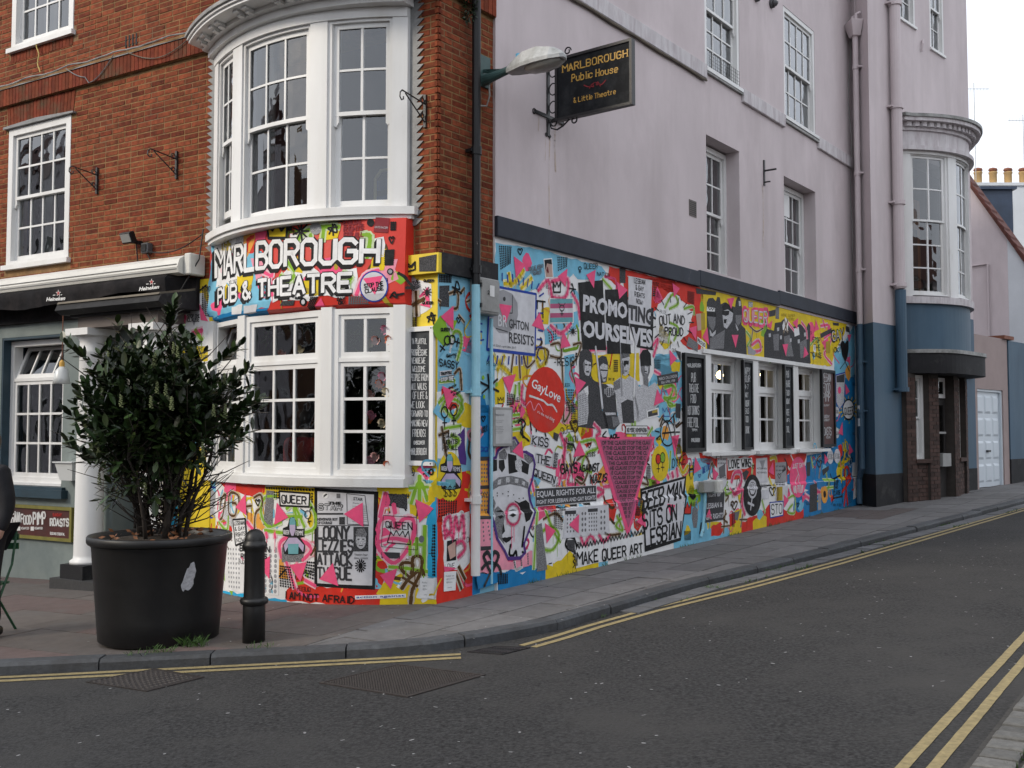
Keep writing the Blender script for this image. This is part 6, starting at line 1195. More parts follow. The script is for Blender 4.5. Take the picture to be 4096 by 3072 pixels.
patch(S, 'c', [(1850, 690), (1960, 560), (2030, 430), (2032, 900), (1880, 960), (1850, 830)], 'lb'); patch(S, 'c', [(1850, 960), (2034, 880), (2036, 1659), (1740, 1659), (1740, 1530), (1850, 1520)], 'db')
patch(S, 'd', [(1540, 300), (1990, 240), (1995, 790), (1400, 900), (1420, 700), (1560, 640), (1350, 570), (1345, 490), (1530, 400)], 'db'); patch(S, 'd', [(480, 270), (640, 330), (1060, 300), (1540, 280), (1510, 420), (1350, 490), (1360, 560), (1140, 520), (760, 540), (640, 400), (500, 360)], 'rd')
patch(S, 'd', [(940, 920), (1080, 880), (1170, 780), (1380, 850), (1385, 905), (1080, 985), (945, 1005)], 'rd'); patch(S, 'd', [(310, 640), (540, 660), (560, 1100), (300, 1145), (320, 900)], 'lb'); patch(S, 'd', [(330, 380), (430, 400), (420, 640), (360, 670)], 'yl'); patch(S, 'd', [(420, 330), (600, 330), (640, 420), (560, 540), (430, 560)], 'lb')
patch(S, 'd', [(555, 960), (700, 950), (690, 1080), (580, 1110)], 'yl'); patch(S, 'd', [(600, 1000), (690, 950), (725, 1030), (690, 1085), (600, 1095)], 'rd', 2); patch(S, 'd', [(780, 880), (860, 860), (850, 1020), (780, 1050)], 'rd'); patch(S, 'd', [(830, 850), (900, 820), (890, 1000), (850, 1010)], 'yl', 2)
patch(S, 'b', [(425, 40), (530, 40), (530, 470), (425, 470)], 'db'); patch(S, 'b', [(425, 1440), (640, 1430), (880, 1365), (900, 1400), (760, 1440), (640, 1500), (440, 1570)], 'db'); patch(S, 'b', [(780, 1460), (930, 1400), (1130, 1330), (1200, 1250), (1240, 1290), (1250, 1395), (790, 1510)], 'yl')
patch(S, 'b', [(440, 490), (545, 490), (560, 960), (440, 960)], 'og'); patch(S, 'b', [(440, 985), (600, 985), (640, 1150), (720, 1330), (890, 1240), (890, 1370), (700, 1410), (440, 1440)], 'pl'); patch(S, 'b', [(1850, 260), (1990, 220), (2090, 420), (2090, 560), (2010, 600), (1960, 420), (1850, 330)], 'lb')
patch(S, 'a', [(1230, 800), (1350, 760), (1365, 900), (1240, 980), (1060, 1060), (1050, 930)], 'lb'); patch(S, 'a', [(440, 840), (540, 840), (545, 1110), (600, 1160), (660, 1270), (500, 1310), (420, 1200)], 'lb'); patch(S, 'a', [(1230, 1160), (1320, 1140), (1330, 1659), (1230, 1659)], 'lb'); patch(S, 'a', [(430, 1440), (520, 1500), (560, 1659), (420, 1659)], 'db')
for p in ([(1030, 740), (1110, 730), (1090, 880), (1020, 870)], [(780, 1250), (945, 1240), (905, 1370), (760, 1400)], [(620, 1430), (700, 1330), (705, 1570), (620, 1590)], [(790, 1590), (880, 1540), (890, 1659), (770, 1659)], [(1390, 1150), (1890, 1130), (1900, 1380), (1700, 1420), (1500, 1400)], [(960, 1050), (1060, 1080), (1080, 1190), (980, 1210)], [(860, 1160), (950, 1160), (940, 1240), (870, 1250)]): patch(S, 'a', p, 'yl')
patch(S, 'a', [(2030, 1160), (2230, 1120), (2230, 1500), (2100, 1480), (2040, 1330)], 'lb'); patch(S, 'b', [(1180, 40), (1260, 30), (1280, 250), (1180, 240), (1060, 320), (1000, 260)], 'yl'); patch(S, 'b', [(700, 270), (830, 260), (900, 360), (780, 400)], 'yl'); patch(S, 'b', [(700, 20), (830, 60), (820, 130), (700, 120)], 'yl'); patch(S, 'c', [(310, 420), (420, 600), (350, 660), (290, 580)], 'yl', 2); patch(S, 'c', [(400, 760), (490, 770), (480, 860), (410, 850)], 'yl', 2)
patch(S, 'c', [(290, 260), (400, 150), (480, 190), (510, 290), (610, 320), (570, 420), (560, 520), (430, 620), (300, 600), (265, 420)], 'wh', 2); patch(S, 'b', [(900, 1030), (1130, 900), (1140, 1300), (960, 1400)], 'wh', 2, .03)

for s0, s1, c in ((.88, 1.7, 'db'), (1.7, 2.75, 'yl'), (2.75, 2.95, 'lb'), (4.55, 6.2, 'lb'), (6.2, 6.6, 'yl'), (6.6, 7.0, 'rd'), (7.0, 7.5, 'yl'), (7.5, 9.0, 'rd'), (9.0, 11.78, 'db')):
    n_ = max(2, int((s1 - s0) / .12)); g0 = lambda a: .0245 * a + .0; flat('S', [[(s0 + (s1 - s0) * k / n_, g0(s0 + (s1 - s0) * k / n_) - .12) for k in range(n_ + 1)] + [(s0 + (s1 - s0) * k / n_, g0(s0 + (s1 - s0) * k / n_) + .09 + rj.uniform(0, .09)) for k in reversed(range(n_ + 1))]], c, 1.5, 'painted_skirting')
# sprayed lines
for zn, c, w, L_ in [('a', 'yl', .05, [[(700, 520), (800, 500), (870, 400)], [(760, 540), (740, 430)], [(850, 560), (940, 470)], [(590, 1150), (680, 1250), (760, 1330)], [(700, 1160), (640, 1280)], [(980, 1150), (1010, 1260), (1070, 1200), (1060, 1110)]]), ('a', 'pk', .045, [[(1000, 580), (1090, 490), (1120, 640)], [(1120, 500), (1260, 480), (1240, 640), (1130, 640)], [(1300, 610), (1350, 700), (1370, 830)], [(1110, 890), (1200, 960), (1290, 870)], [(1460, 1110), (1600, 1090)], [(860, 1420), (850, 1540), (890, 1590)], [(2010, 1070), (2060, 1010), (2020, 1160)]]), ('a', 'br', .028, [[(780, 1140), (760, 1300)], [(830, 1140), (840, 1350)], [(870, 1160), (900, 1260), (970, 1200)], [(985, 1180), (1010, 1090), (1090, 1120), (1060, 1230)], [(1110, 1060), (1190, 1050), (1200, 1170), (1110, 1160)], [(1210, 1210), (1220, 1440)], [(1310, 1060), (1380, 1050), (1340, 1180), (1290, 1250), (1330, 1420)]]), ('a', 'gn', .035, [[(1570, 480), (1650, 570)], [(800, 1420), (790, 1520)], [(830, 1400), (835, 1500)], [(2110, 1430), (2190, 1420), (2170, 1520), (2110, 1530), (2190, 1590)]]),
        ('b', 'gn', .035, [[(700, 130), (780, 120)], [(700, 190), (790, 170)], [(700, 250), (790, 235)], [(1290, 350), (1400, 330), (1430, 400), (1340, 440), (1300, 560), (1380, 600)], [(1740, 180), (1740, 300)], [(960, 1100), (1040, 1050), (1110, 1120), (1060, 1240), (970, 1230), (950, 1140)], [(1590, 960), (1640, 1080), (1580, 1040), (1650, 960)], [(910, 900), (900, 1400)], [(1000, 920), (1060, 1080), (1120, 1180)], [(1930, 480), (1900, 620)]]), ('b', 'pk', .045, [[(1120, 280), (1160, 420), (1110, 700)], [(1170, 320), (1130, 550)], [(1210, 560), (1180, 690), (1230, 700)], [(1400, 200), (1450, 260), (1420, 300)], [(880, 660), (900, 750)], [(1430, 800), (1480, 760), (1430, 730)], [(1290, 1130), (1320, 1200), (1370, 1120), (1410, 1180)], [(1440, 1110), (1480, 1180), (1530, 1120)], [(1470, 680), (1530, 620), (1560, 700), (1480, 720)]]), ('b', 'br', .03, [[(1140, 460), (1160, 600)], [(1200, 450), (1220, 600)], [(1260, 500), (1320, 460), (1360, 540), (1310, 690), (1250, 660)], [(980, 990), (1080, 940), (1140, 1000)], [(1150, 60), (1150, 180), (1200, 100), (1180, 20)], [(1490, 1100), (1540, 1120), (1620, 1110)], [(1830, 640), (1850, 700), (1800, 690)]]),
        ('c', 'gn', .035, [[(350, 290), (420, 170), (470, 250), (390, 300)], [(520, 300), (600, 280), (610, 350)], [(390, 420), (470, 470), (430, 580)], [(400, 480), (380, 600)], [(350, 1000), (430, 980), (450, 1080), (380, 1100), (390, 1160), (450, 1150)], [(1070, 500), (1110, 560), (1080, 630)], [(60, 1300), (70, 1420)], [(200, 1420), (240, 1350)], [(1640, 620), (1700, 560), (1720, 700)], [(1830, 1340), (1900, 1380)]]), ('c', 'pk', .045, [[(260, 850), (310, 880)], [(1120, 620), (1180, 580), (1200, 660), (1140, 680)], [(1750, 400), (1770, 470)], [(1730, 450), (1790, 440)], [(1760, 560), (1830, 520), (1800, 640), (1760, 700), (1830, 790)], [(1560, 420), (1600, 480), (1610, 560)], [(1440, 420), (1500, 500)]]), ('c', 'br', .025, [[(1100, 450), (1160, 500), (1220, 470)], [(1130, 480), (1110, 620)], [(1400, 420), (1440, 500)], [(1440, 410), (1400, 510)], [(300, 1290), (340, 1240), (310, 1340)]]),
        ('d', 'gn', .035, [[(760, 560), (740, 680), (800, 660)], [(1360, 720), (1420, 700), (1420, 860), (1350, 850), (1400, 780)], [(1730, 470), (1760, 560), (1740, 660)], [(1700, 540), (1820, 540)], [(1720, 620), (1800, 610)], [(1100, 740), (1130, 860)], [(1010, 380), (1000, 480)], [(1580, 310), (1600, 420)], [(200, 260), (190, 420)]]), ('d', 'pk', .06, [[(800, 560), (830, 470), (890, 470), (890, 580), (830, 680), (790, 630)], [(830, 680), (920, 640), (900, 760), (930, 880)], [(1620, 560), (1640, 650), (1670, 660)], [(1520, 690), (1560, 720)], [(160, 480), (180, 520)], [(260, 430), (270, 500)], [(215, 470), (225, 510)]]), ('d', 'br', .028, [[(740, 840), (720, 1060)], [(700, 1000), (780, 990)], [(750, 870), (720, 920), (760, 960)], [(910, 880), (890, 1000)], [(880, 930), (950, 930)], [(900, 640), (890, 760)], [(570, 520), (610, 370), (650, 580)], [(1640, 340), (1680, 310), (1660, 520)], [(740, 690), (770, 700), (740, 750)]]), ('d', 'yl', .05, [[(1180, 330), (1230, 320), (1240, 370)], [(1170, 520), (1200, 590)], [(280, 380), (320, 470), (370, 400)]])]: stroke(S, zn, L_, w * .8, c, 3)
stroke(S, 'a', [[(565, 1160), (550, 1200)], [(600, 1160), (600, 1215)], [(640, 1160), (630, 1225)], [(685, 1165), (675, 1230)], [(740, 1165), (735, 1230)], [(805, 1165), (805, 1230)], [(850, 1165), (855, 1230)], [(905, 1165), (905, 1230)], [(635, 420), (640, 480)], [(680, 430), (680, 490)], [(725, 445), (730, 505)], [(770, 440), (775, 500)], [(820, 480), (830, 530)], [(870, 470), (865, 530)], [(910, 480), (900, 545)], [(945, 500), (940, 560)], [(1005, 520), (985, 565)], [(1045, 605), (1010, 630)], [(1000, 780), (1040, 780)], [(1000, 850), (1040, 850)], [(1000, 930), (1040, 940)], [(990, 1010), (1030, 1015)], [(985, 1080), (1030, 1080)], [(990, 1160), (1020, 1200)], [(470, 870), (500, 875)], [(470, 940), (500, 945)], [(490, 1020), (515, 1015)]], .018, 'bb', 5, name='painted_tick')
# Brighton poster
BRP = [(600, 540), (980, 612), (970, 1150), (545, 1100), (560, 800), (600, 800)]
sheet(S, 'a', BRP, 'g4', 3); outline(S, 'a', BRP, .028, 'bb', 4); sheet(S, 'a', [(600, 600), (690, 572), (770, 610), (815, 690), (820, 800), (790, 900), (730, 960), (650, 955), (590, 880), (565, 830), (600, 800)], 'g3', 4); disc(S, 'a', 698, 655, 12, 20, 'g1', 5)
stroke(S, 'a', [[(770, 625), (768, 780), (735, 780)], [(625, 915), (725, 945)]], .01, 'g1', 5, sm=False, name='lettering'); typ(S, 'a', 'BR', [(642, 790), (722, 803), (722, 905), (642, 895)], 'g4', 7, .01); typ(S, 'a', 'GHTON', [(738, 828), (912, 862), (912, 938), (738, 912)], 'g1', 7, .01); typ(S, 'a', 'RESISTS', [(738, 945), (958, 985), (958, 1070), (738, 1042)], 'g1', 7, .01); typ(S, 'a', 'march 22nd - april 20th 2017', [(566, 1050), (800, 1078), (800, 1103), (566, 1072)], 'g1', 7, .0)
# flag picture
sheet(S, 'a', [(1098, 648), (1310, 643), (1314, 868), (1106, 872)], 'wh', 3)
for k, c in enumerate(('te', 'mg', 'g4', 'mg', 'te')): a0, a1 = .02 + k * .193, .02 + (k + 1) * .193; sheet(S, 'a', [(1104, 652 + 214 * a0), (1304, 648 + 214 * a0), (1304, 648 + 214 * a1), (1104, 652 + 214 * a1)], c, 4)
venus(S, 'a', 1207, 735, 20, .012, 'g1', 6); stroke(S, 'a', [[(1195, 715), (1178, 690)], [(1220, 715), (1236, 690)]], .01, 'g1', 6)
sheet(S, 'a', [(1045, 300), (1122, 292), (1135, 470), (1062, 470)], 'wh', 3); sheet(S, 'a', [(1052, 310), (1116, 302), (1128, 460), (1068, 460)], 'sk', 4); sheet(S, 'a', [(1052, 310), (1116, 302), (1120, 350), (1075, 340), (1062, 400)], 'bk', 5); stroke(S, 'a', [[(1075, 400), (1085, 420), (1080, 380)]], .02, 'mr', 6)
# promoting ourselves
sheet(S, 'a', [(1352, 510), (1570, 487), (1600, 1110), (1390, 1100)], 'bk', 4); sheet(S, 'a', [(1590, 572), (1785, 566), (1820, 1140), (1610, 1140)], 'bk', 4); sheet(S, 'a', [(1800, 700), (2020, 735), (2012, 1108), (1870, 1080), (1812, 900)], 'bk', 4); sheet(S, 'a', [(1795, 450), (2006, 490), (1990, 900), (1798, 870)], 'g4', 5)
for k, t in enumerate(('LESBIAN', '& GAY', 'RIGHTS', 'NOW!')): m_ = (0, 14, 4, 20)[k]; hand(S, 'a', t, [(1846 + m_, 470 + k * 60), (1944 - m_, 488 + k * 62), (1942 - m_, 528 + k * 60), (1846 + m_, 512 + k * 60)], .009, 'bk', 7, .1)
for off, c, l_, bd in ((.0, 'g4', 7, .045),): typ(S, 'a', 'PROMO', [(1395, 612), (1785, 690), (1785, 835), (1390, 768)], c, l_, bd); typ(S, 'a', 'OURSELVES', [(1390, 838), (2005, 925), (2005, 1088), (1392, 992)], c, l_, bd)
typ(S, 'a', 'TING', [(1795, 700), (2012, 745), (2005, 890), (1795, 838)], 'g1', 7, .045); stroke(S, 'k2', [[(240, 50), (272, 300), (312, 690)]], .035, 'g4', 5.6, sm=False, name='poster_pole'); stroke(S, 'k2', [[(668, -80), (645, 590)]], .035, 'wh', 5.6, sm=False, name='poster_pole'); stroke(S, 'k2', [[(500, -20), (520, 560)]], .02, 'g3', 5.6, sm=False, name='poster_pole')
def figs(zn, L_):
    for c, l_, *ps in L_:
        for p in ps: sheet(S, zn, p, c, l_, 'poster_figure')
figs('k2', [('n1', 2.4, [(60, 380), (190, 370), (240, 410), (270, 420), (300, 560), (310, 720), (350, 760), (380, 905), (290, 918), (50, 892), (50, 540)], [(280, 430), (350, 440), (450, 520), (470, 760), (500, 860), (440, 925), (350, 905), (300, 640)]), ('n3', 2.4, [(430, 420), (500, 370), (560, 390), (600, 350), (680, 400), (700, 470), (660, 540), (700, 740), (690, 840), (480, 855), (470, 600), (440, 520)], [(690, 490), (740, 440), (800, 470), (870, 420), (900, 470), (940, 620), (790, 790), (690, 840), (650, 560)]),
    ('n1', 3.2, [(75, 100), (110, 72), (160, 70), (200, 110), (210, 200), (195, 300), (185, 380), (70, 390), (65, 200)], [(265, 170), (310, 138), (355, 150), (372, 210), (370, 330), (355, 420), (300, 430), (265, 370)], [(510, 640), (580, 600), (640, 620), (650, 850), (530, 850)]), ('n2', 3.2, [(430, 420), (500, 380), (505, 480), (440, 510)], [(745, 370), (800, 380), (800, 470), (750, 440)]), ('n3', 4, [(105, 230), (130, 180), (165, 200), (190, 210), (195, 290), (170, 355), (135, 345), (115, 290)], [(285, 250), (320, 220), (365, 240), (368, 300), (345, 410), (320, 415), (290, 330)], [(500, 160), (520, 110), (600, 115), (605, 250), (590, 330), (555, 355), (525, 340), (505, 250)], [(55, 540), (130, 480), (160, 480), (160, 560), (165, 740), (150, 860), (55, 880)], [(335, 490), (390, 460), (440, 500), (430, 560), (370, 580), (335, 540)], [(340, 740), (450, 740), (455, 765), (350, 770)]), ('wh', 4.6, [(115, 490), (160, 455), (165, 540), (150, 580)]), ('bk', 3.4, [(710, 130), (740, 80), (790, 72), (825, 120), (830, 250), (810, 230), (720, 250)]), ('n2', 4, [(725, 230), (815, 235), (815, 310), (790, 380), (750, 370), (725, 300)], [(498, 115), (600, 112), (602, 150), (520, 170), (505, 250)], [(410, 780), (480, 790), (495, 860), (430, 900)]), ('n3', 4.6, [(760, 245), (800, 262), (792, 330), (762, 322)]), ('n2', 4.6, [(500, 250), (530, 180), (545, 330), (525, 340)], [(105, 230), (125, 200), (125, 300), (115, 290)], [(285, 300), (300, 330), (325, 412), (300, 360)]),
    ('bk', 5.2, [(128, 226), (154, 230), (152, 244), (128, 242)], [(166, 230), (192, 234), (190, 248), (166, 246)], [(138, 300), (172, 304), (166, 320), (142, 316)], [(290, 284), (366, 290), (366, 302), (290, 298)], [(320, 370), (352, 368), (346, 382), (324, 384)], [(540, 190), (592, 195), (588, 236), (562, 230), (548, 262), (535, 230)], [(545, 296), (580, 298), (570, 308), (548, 306)], [(720, 205), (817, 205), (814, 250), (772, 244), (725, 250)], [(756, 300), (784, 302), (778, 314), (758, 312)])])
dots(S, 'k2', [(340, 480), (435, 480), (430, 570), (340, 565)], 5, 4, 'bk', .014, 5.2); dots(S, 'k2', [(58, 560), (155, 520), (155, 850), (58, 870)], 6, 14, 'g2', .008, 5.2)
# red disc
disc(S, 's', 2179, 1599, 79, 132, 'rd', 5); typ(S, 'a', 'GayLove', [(950, 1355), (1205, 1490), (1180, 1600), (925, 1455)], 'wh', 7, .015); stroke(S, 'a', [[(920, 1512), (960, 1525), (1040, 1555), (1080, 1590), (1125, 1595), (1160, 1650)]], .022, 'wh', 7); typ(S, 'b', "it's the real thing", [(930, 85), (1072, 150), (1062, 190), (925, 112)], 'wh', 7, .0); stroke(S, 'a', [[(890, 1600), (930, 1560), (960, 1640), (1000, 1580), (1040, 1650)]], .012, 'pl', 6)
# out and proud
for t, q in (('OUT', [(300, 370), (400, 345), (405, 430), (305, 447)]), ('AND', [(425, 340), (527, 368), (525, 440), (425, 420)]), ('PROUD', [(350, 465), (512, 468), (512, 538), (350, 528)])): hand(S, 'c', t, q, .017, 'bk', 7)
star(S, 'c', 415, 420, 150, 190, 15, .016, 'bk', 6)
# crowned portrait
QP = [(95, 180), (150, 165), (165, 115), (200, 85), (240, 80), (250, 30), (290, 20), (315, 60), (305, 120), (370, 125), (420, 155), (435, 215), (415, 330), (390, 400), (400, 480), (430, 545), (420, 620), (385, 720), (355, 800), (365, 860), (330, 900), (240, 905), (215, 850), (160, 760), (135, 640), (95, 570), (100, 480), (105, 390), (95, 280)]
sheet(S, 'k1', QP, 'g4', 2.4); outline(S, 'k1', QP, .032, 'pu', 5.6)
figs('k1', [('n2', 3.2, [(250, 50), (285, 35), (305, 70), (295, 130), (255, 130)], [(170, 130), (215, 100), (235, 140), (225, 180), (175, 175)], [(355, 140), (405, 150), (425, 190), (395, 215), (360, 180)], [(120, 350), (170, 310), (260, 298), (350, 318), (390, 350), (388, 395), (330, 375), (255, 360), (175, 375), (125, 405)], [(103, 480), (130, 455), (150, 500), (142, 590), (105, 570)], [(140, 545), (165, 520), (205, 560), (212, 620), (196, 740), (215, 805), (165, 745), (140, 640)], [(240, 560), (275, 542), (306, 552), (275, 552)]), ('bk', 3.6, [(125, 180), (158, 180), (160, 260), (125, 270)], [(172, 185), (210, 180), (218, 240), (195, 275), (172, 240)], [(238, 135), (300, 150), (310, 270), (245, 285)], [(335, 180), (395, 215), (385, 290), (340, 270)], [(105, 250), (125, 255), (122, 330), (108, 330)], [(285, 478), (320, 495), (370, 475), (395, 500), (420, 560), (400, 620), (370, 640), (345, 560), (310, 520)], [(106, 490), (125, 470), (135, 520), (118, 570)]), ('n3', 4.2, [(290, 190), (330, 170), (345, 220), (320, 270), (295, 250)], [(165, 330), (190, 322), (185, 360), (160, 366)], [(225, 312), (250, 308), (250, 345), (225, 348)], [(290, 318), (315, 322), (312, 352), (288, 348)], [(345, 335), (365, 345), (360, 372), (342, 362)]), ('bk', 4.8, [(163, 594), (190, 586), (206, 600), (180, 614)], [(148, 562), (185, 548), (216, 566), (185, 560)], [(248, 586), (275, 572), (300, 586), (275, 602)], [(205, 640), (217, 705), (195, 728), (198, 690)], [(193, 756), (215, 748), (230, 752), (245, 746), (277, 744), (250, 776), (225, 790), (205, 776)])])
stroke(S, 'k1', [[(258, 805), (248, 872), (275, 885), (295, 850), (302, 884)]], .03, 'bk', 4.8); stroke(S, 'k1', [[(358, 675), (352, 740), (342, 815)]], .03, 'bk', 4.8); disc(S, 'k1', 347, 858, 8, 10, 'bk', 4.8)
for x, y in ((130, 455), (160, 425), (160, 445), (200, 430), (240, 415), (240, 445), (280, 438), (320, 465), (350, 462)): disc(S, 'k1', x, y, 4, 5, 'bk', 4.8, 'painted_dot')
stroke(S, 'b', [ell(727, 948, 56, 86, 18) + [(783, 948)]], .02, 'pk', 6); stroke(S, 'b', [[(715, 1035), (715, 1130)], [(735, 1035), (735, 1070)]], .008, 'pk', 6); crown(S, 'a', 640, 1525, 50, 55, .009, 'bk', 'yl')
for zn, p in (('b', [(460, 520), (520, 520), (520, 690), (460, 690)]), ('b', [(460, 750), (525, 750), (525, 930), (460, 930)]), ('b', [(460, 1000), (570, 1000), (620, 1150), (460, 1190)]), ('b', [(700, 1310), (880, 1260), (880, 1360), (720, 1400)])): dots(S, zn, p, 3, 5, 'g2', .012, 3)
for p in ([(445, 470), (550, 470), (550, 500), (445, 505)], [(445, 710), (540, 705), (540, 735), (445, 740)], [(445, 960), (560, 960), (560, 985), (445, 990)], [(460, 1215), (560, 1210), (560, 1240), (460, 1250)]): sheet(S, 'b', p, 'g1', 4)
heart(S, 'b', 545, 1340, 72, .04, 'g1', 5); stroke(S, 'b', [[(545, 1420), (490, 1540)], [(470, 1400), (520, 1350), (600, 1370), (630, 1440)]], .035, 'g1', 5)
for t, q in (('KISS', [(880, 285), (1035, 315), (1030, 405), (870, 370)]), ('THE', [(915, 435), (1050, 470), (1040, 555), (910, 520)]), ('QUEEN', [(885, 550), (1100, 640), (1085, 712), (878, 622)])):
    sheet(S, 'b', q, 'g4', 4); c_ = [(q[0][0] * .92 + q[2][0] * .08, q[0][1] * .88 + q[2][1] * .12), (q[1][0] * .92 + q[3][0] * .08, q[1][1] * .88 + q[3][1] * .12), (q[2][0] * .92 + q[0][0] * .08, q[2][1] * .88 + q[0][1] * .12), (q[3][0] * .92 + q[1][0] * .08, q[3][1] * .88 + q[1][1] * .12)]; hand(S, 'b', t, c_, .014, 'bk', 7, 0, .6)
sheet(S, 'b', [(1062, 428), (1106, 440), (1094, 562), (1048, 556)], 'g4', 4); hand(S, 'b', 'BRIGHTON', [(1058, 555), (1072, 435), (1084, 440), (1072, 558)], .007, 'g1', 6); hand(S, 'b', 'RESISTS', [(1074, 556), (1088, 440), (1100, 444), (1088, 558)], .007, 'g1', 6)
for t, q, w in (('GAYS', [(1120, 535), (1262, 520), (1260, 600), (1125, 612)], .02), ('AGAINST', [(1275, 545), (1445, 525), (1438, 590), (1275, 592)], .018), ('NAZIS', [(1370, 620), (1512, 612), (1502, 672), (1370, 690)], .018), ('GAY', [(700, 60), (800, 40), (800, 100), (700, 120)], .008), ('OK', [(735, 150), (800, 140), (800, 180), (735, 185)], .008), ('QUEER', [(1120, 235), (1255, 200), (1255, 250), (1130, 285)], .007), ('NATION', [(1150, 320), (1265, 290), (1265, 340), (1160, 370)], .007), ('$$$$', [(1340, 440), (1410, 430), (1410, 465), (1340, 470)], .006), ('AOL', [(1530, 290), (1610, 280), (1610, 310), (1530, 320)], .02)): hand(S, 'b', t, q, w, 'bk', 6)
hand(S, 'a', 'QUEER', [(1402, 340), (1525, 345), (1525, 385), (1405, 390)], .008); hand(S, 'a', 'NATION', [(1520, 415), (1632, 428), (1630, 455), (1520, 450)], .007); hand(S, 'a', '-RESIST', [(1130, 1190), (1350, 1160), (1350, 1240), (1135, 1245)], .012); hand(S, 'a', 'DONT BE AFRAID', [(910, 375), (1040, 345), (1040, 375), (912, 405)], .006, 'g2'); hand(S, 'a', 'EXPRESS', [(930, 400), (1025, 380), (1025, 405), (930, 425)], .006, 'g2'); hand(S, 'a', 'YOURSELF!', [(950, 425), (1030, 408), (1030, 430), (950, 445)], .006, 'g2')
stroke(S, 'b', [[(770, 190), (800, 160), (830, 200), (790, 270), (860, 340)], [(800, 180), (810, 310)], [(870, 180), (880, 250)], [(940, 250), (930, 180), (920, 260)], [(990, 260), (1000, 300)]], .022, 'bk', 4); stroke(S, 'b', [[(1500, 260), (1470, 300), (1500, 310)], [(1850, 470), (1840, 520), (1860, 540)]], .02, 'bk', 4)
EQ = [(912, 738), (1415, 710), (1418, 838), (915, 882)]; sheet(S, 'b', EQ, 'g1', 5); outline(S, 'b', EQ, .012, 'g4', 4); typ(S, 'b', 'EQUAL RIGHTS FOR ALL', [(922, 757), (1408, 725), (1408, 780), (922, 816)], 'g4', 7, .02); typ(S, 'b', 'FIGHT FOR LESBIAN AND GAY RIGHTS', [(922, 832), (1410, 790), (1410, 826), (922, 866)], 'g4', 7, .02)
sheet(S, 'b', rect(1662, 215, 1842, 280), 'wh', 4); outline(S, 'b', rect(1662, 215, 1842, 280), .008, 'bk', 5); hand(S, 'b', 'NO MORE HOMOPHOBIA', rect(1672, 232, 1834, 266), .007)
# clause triangle
sheet(S, 'b', [(1408, 308), (1907, 304), (1690, 1112), (1668, 1104)], 'pk', 4, 'pink_triangle'); sheet(S, 'b', [(1445, 328), (1885, 324), (1684, 1060)], 'mg', 5, 'clause_poster')
for k in range(17):
    y0 = 338 + k * 44 - k * k * .35; f = lambda y: ((y - 326) / 734); x0 = 1447 + (1684 - 1447) * f(y0 + 10) + 8; x1 = 1883 - (1883 - 1684) * f(y0 + 38) - 8; ln_ = x1 - x0
    if ln_ < 25: break
    t = 'STOP THE CLAUSE STOP THE CLAUSE'; nch = max(3, int(ln_ / 440 * 30)); st_ = max(0, (len(t) - nch) // 2); typ(S, 'b', t[st_:st_ + nch].strip(), [(x0, y0), (x1, y0 - 2), (x1, y0 + 32 - k * .6), (x0, y0 + 34 - k * .6)], 'g1', 7, .025)
disc(S, 'b', 1948, 525, 72, 148, 'yl', 4); disc(S, 'b', 1928, 490, 20, 44, 'rd', 5); disc(S, 'b', 1966, 478, 20, 42, 'gn', 5); venus(S, 'b', 1932, 490, 20, .012, 'bk', 6, 2.1); venus(S, 'b', 1968, 478, 20, .012, 'bk', 6, 2.1)
# newspaper headline poster
NP = [(2560, 1955), (2744, 1903), (2746, 1990), (2722, 2162), (2578, 2208)]; sheet(S, 's', NP, 'bk', 4); sheet(S, 's', [(2566, 1964), (2738, 1914), (2740, 1990), (2720, 2150), (2580, 2192)], 'g4', 5)
for t, q in (('BEEB MAN', [(2566, 1972), (2738, 1922), (2738, 1988), (2566, 2042)]), ('SITS ON', [(2568, 2052), (2704, 2016), (2704, 2078), (2570, 2116)]), ('LESBIAN', [(2576, 2124), (2722, 2086), (2718, 2146), (2580, 2188)])): hand(S, 's', t, q, .034, 'bk', 7, 0, adv=5.0)
patch(S, 'b', [(1245, 1230), (1820, 1110), (1815, 1265), (1250, 1395)], 'wh', 3); hand(S, 'b', 'MAKE QUEER ART', [(1256, 1268), (1802, 1190), (1806, 1265), (1256, 1372)], .021); stroke(S, 'b', [[(1250 + k * 13.2, 1225 - k * 3 + (-26 if k % 2 else 14)) for k in range(44)]], .016, 'bk', 5, sm=False); stroke(S, 'b', [[(1245, 1395), (1242, 1260), (1225, 1290), (1245, 1310), (1225, 1340), (1242, 1360), (1225, 1390)]], .014, 'bk', 5, sm=False)
sheet(S, 'b', [(1160, 893), (1520, 870), (1530, 1108), (1140, 1150)], 'g4', 3); dots(S, 'b', [(1165, 940), (1270, 935), (1270, 1100), (1165, 1110)], 4, 5, 'g2', .014, 4); dots(S, 'b', [(1290, 920), (1340, 918), (1340, 1100), (1290, 1105)], 2, 4, 'g2', .02, 4); dots(S, 'b', [(1350, 930), (1430, 925), (1430, 1090), (1350, 1095)], 4, 5, 'g2', .014, 4); dots(S, 'b', [(1445, 905), (1500, 900), (1500, 1085), (1445, 1090)], 2, 4, 'g2', .02, 4); sheet(S, 'b', [(1160, 920), (1250, 915), (1250, 945), (1160, 950)], 'g1', 4); sheet(S, 'b', [(1348, 903), (1430, 897), (1430, 925), (1348, 930)], 'g1', 4)
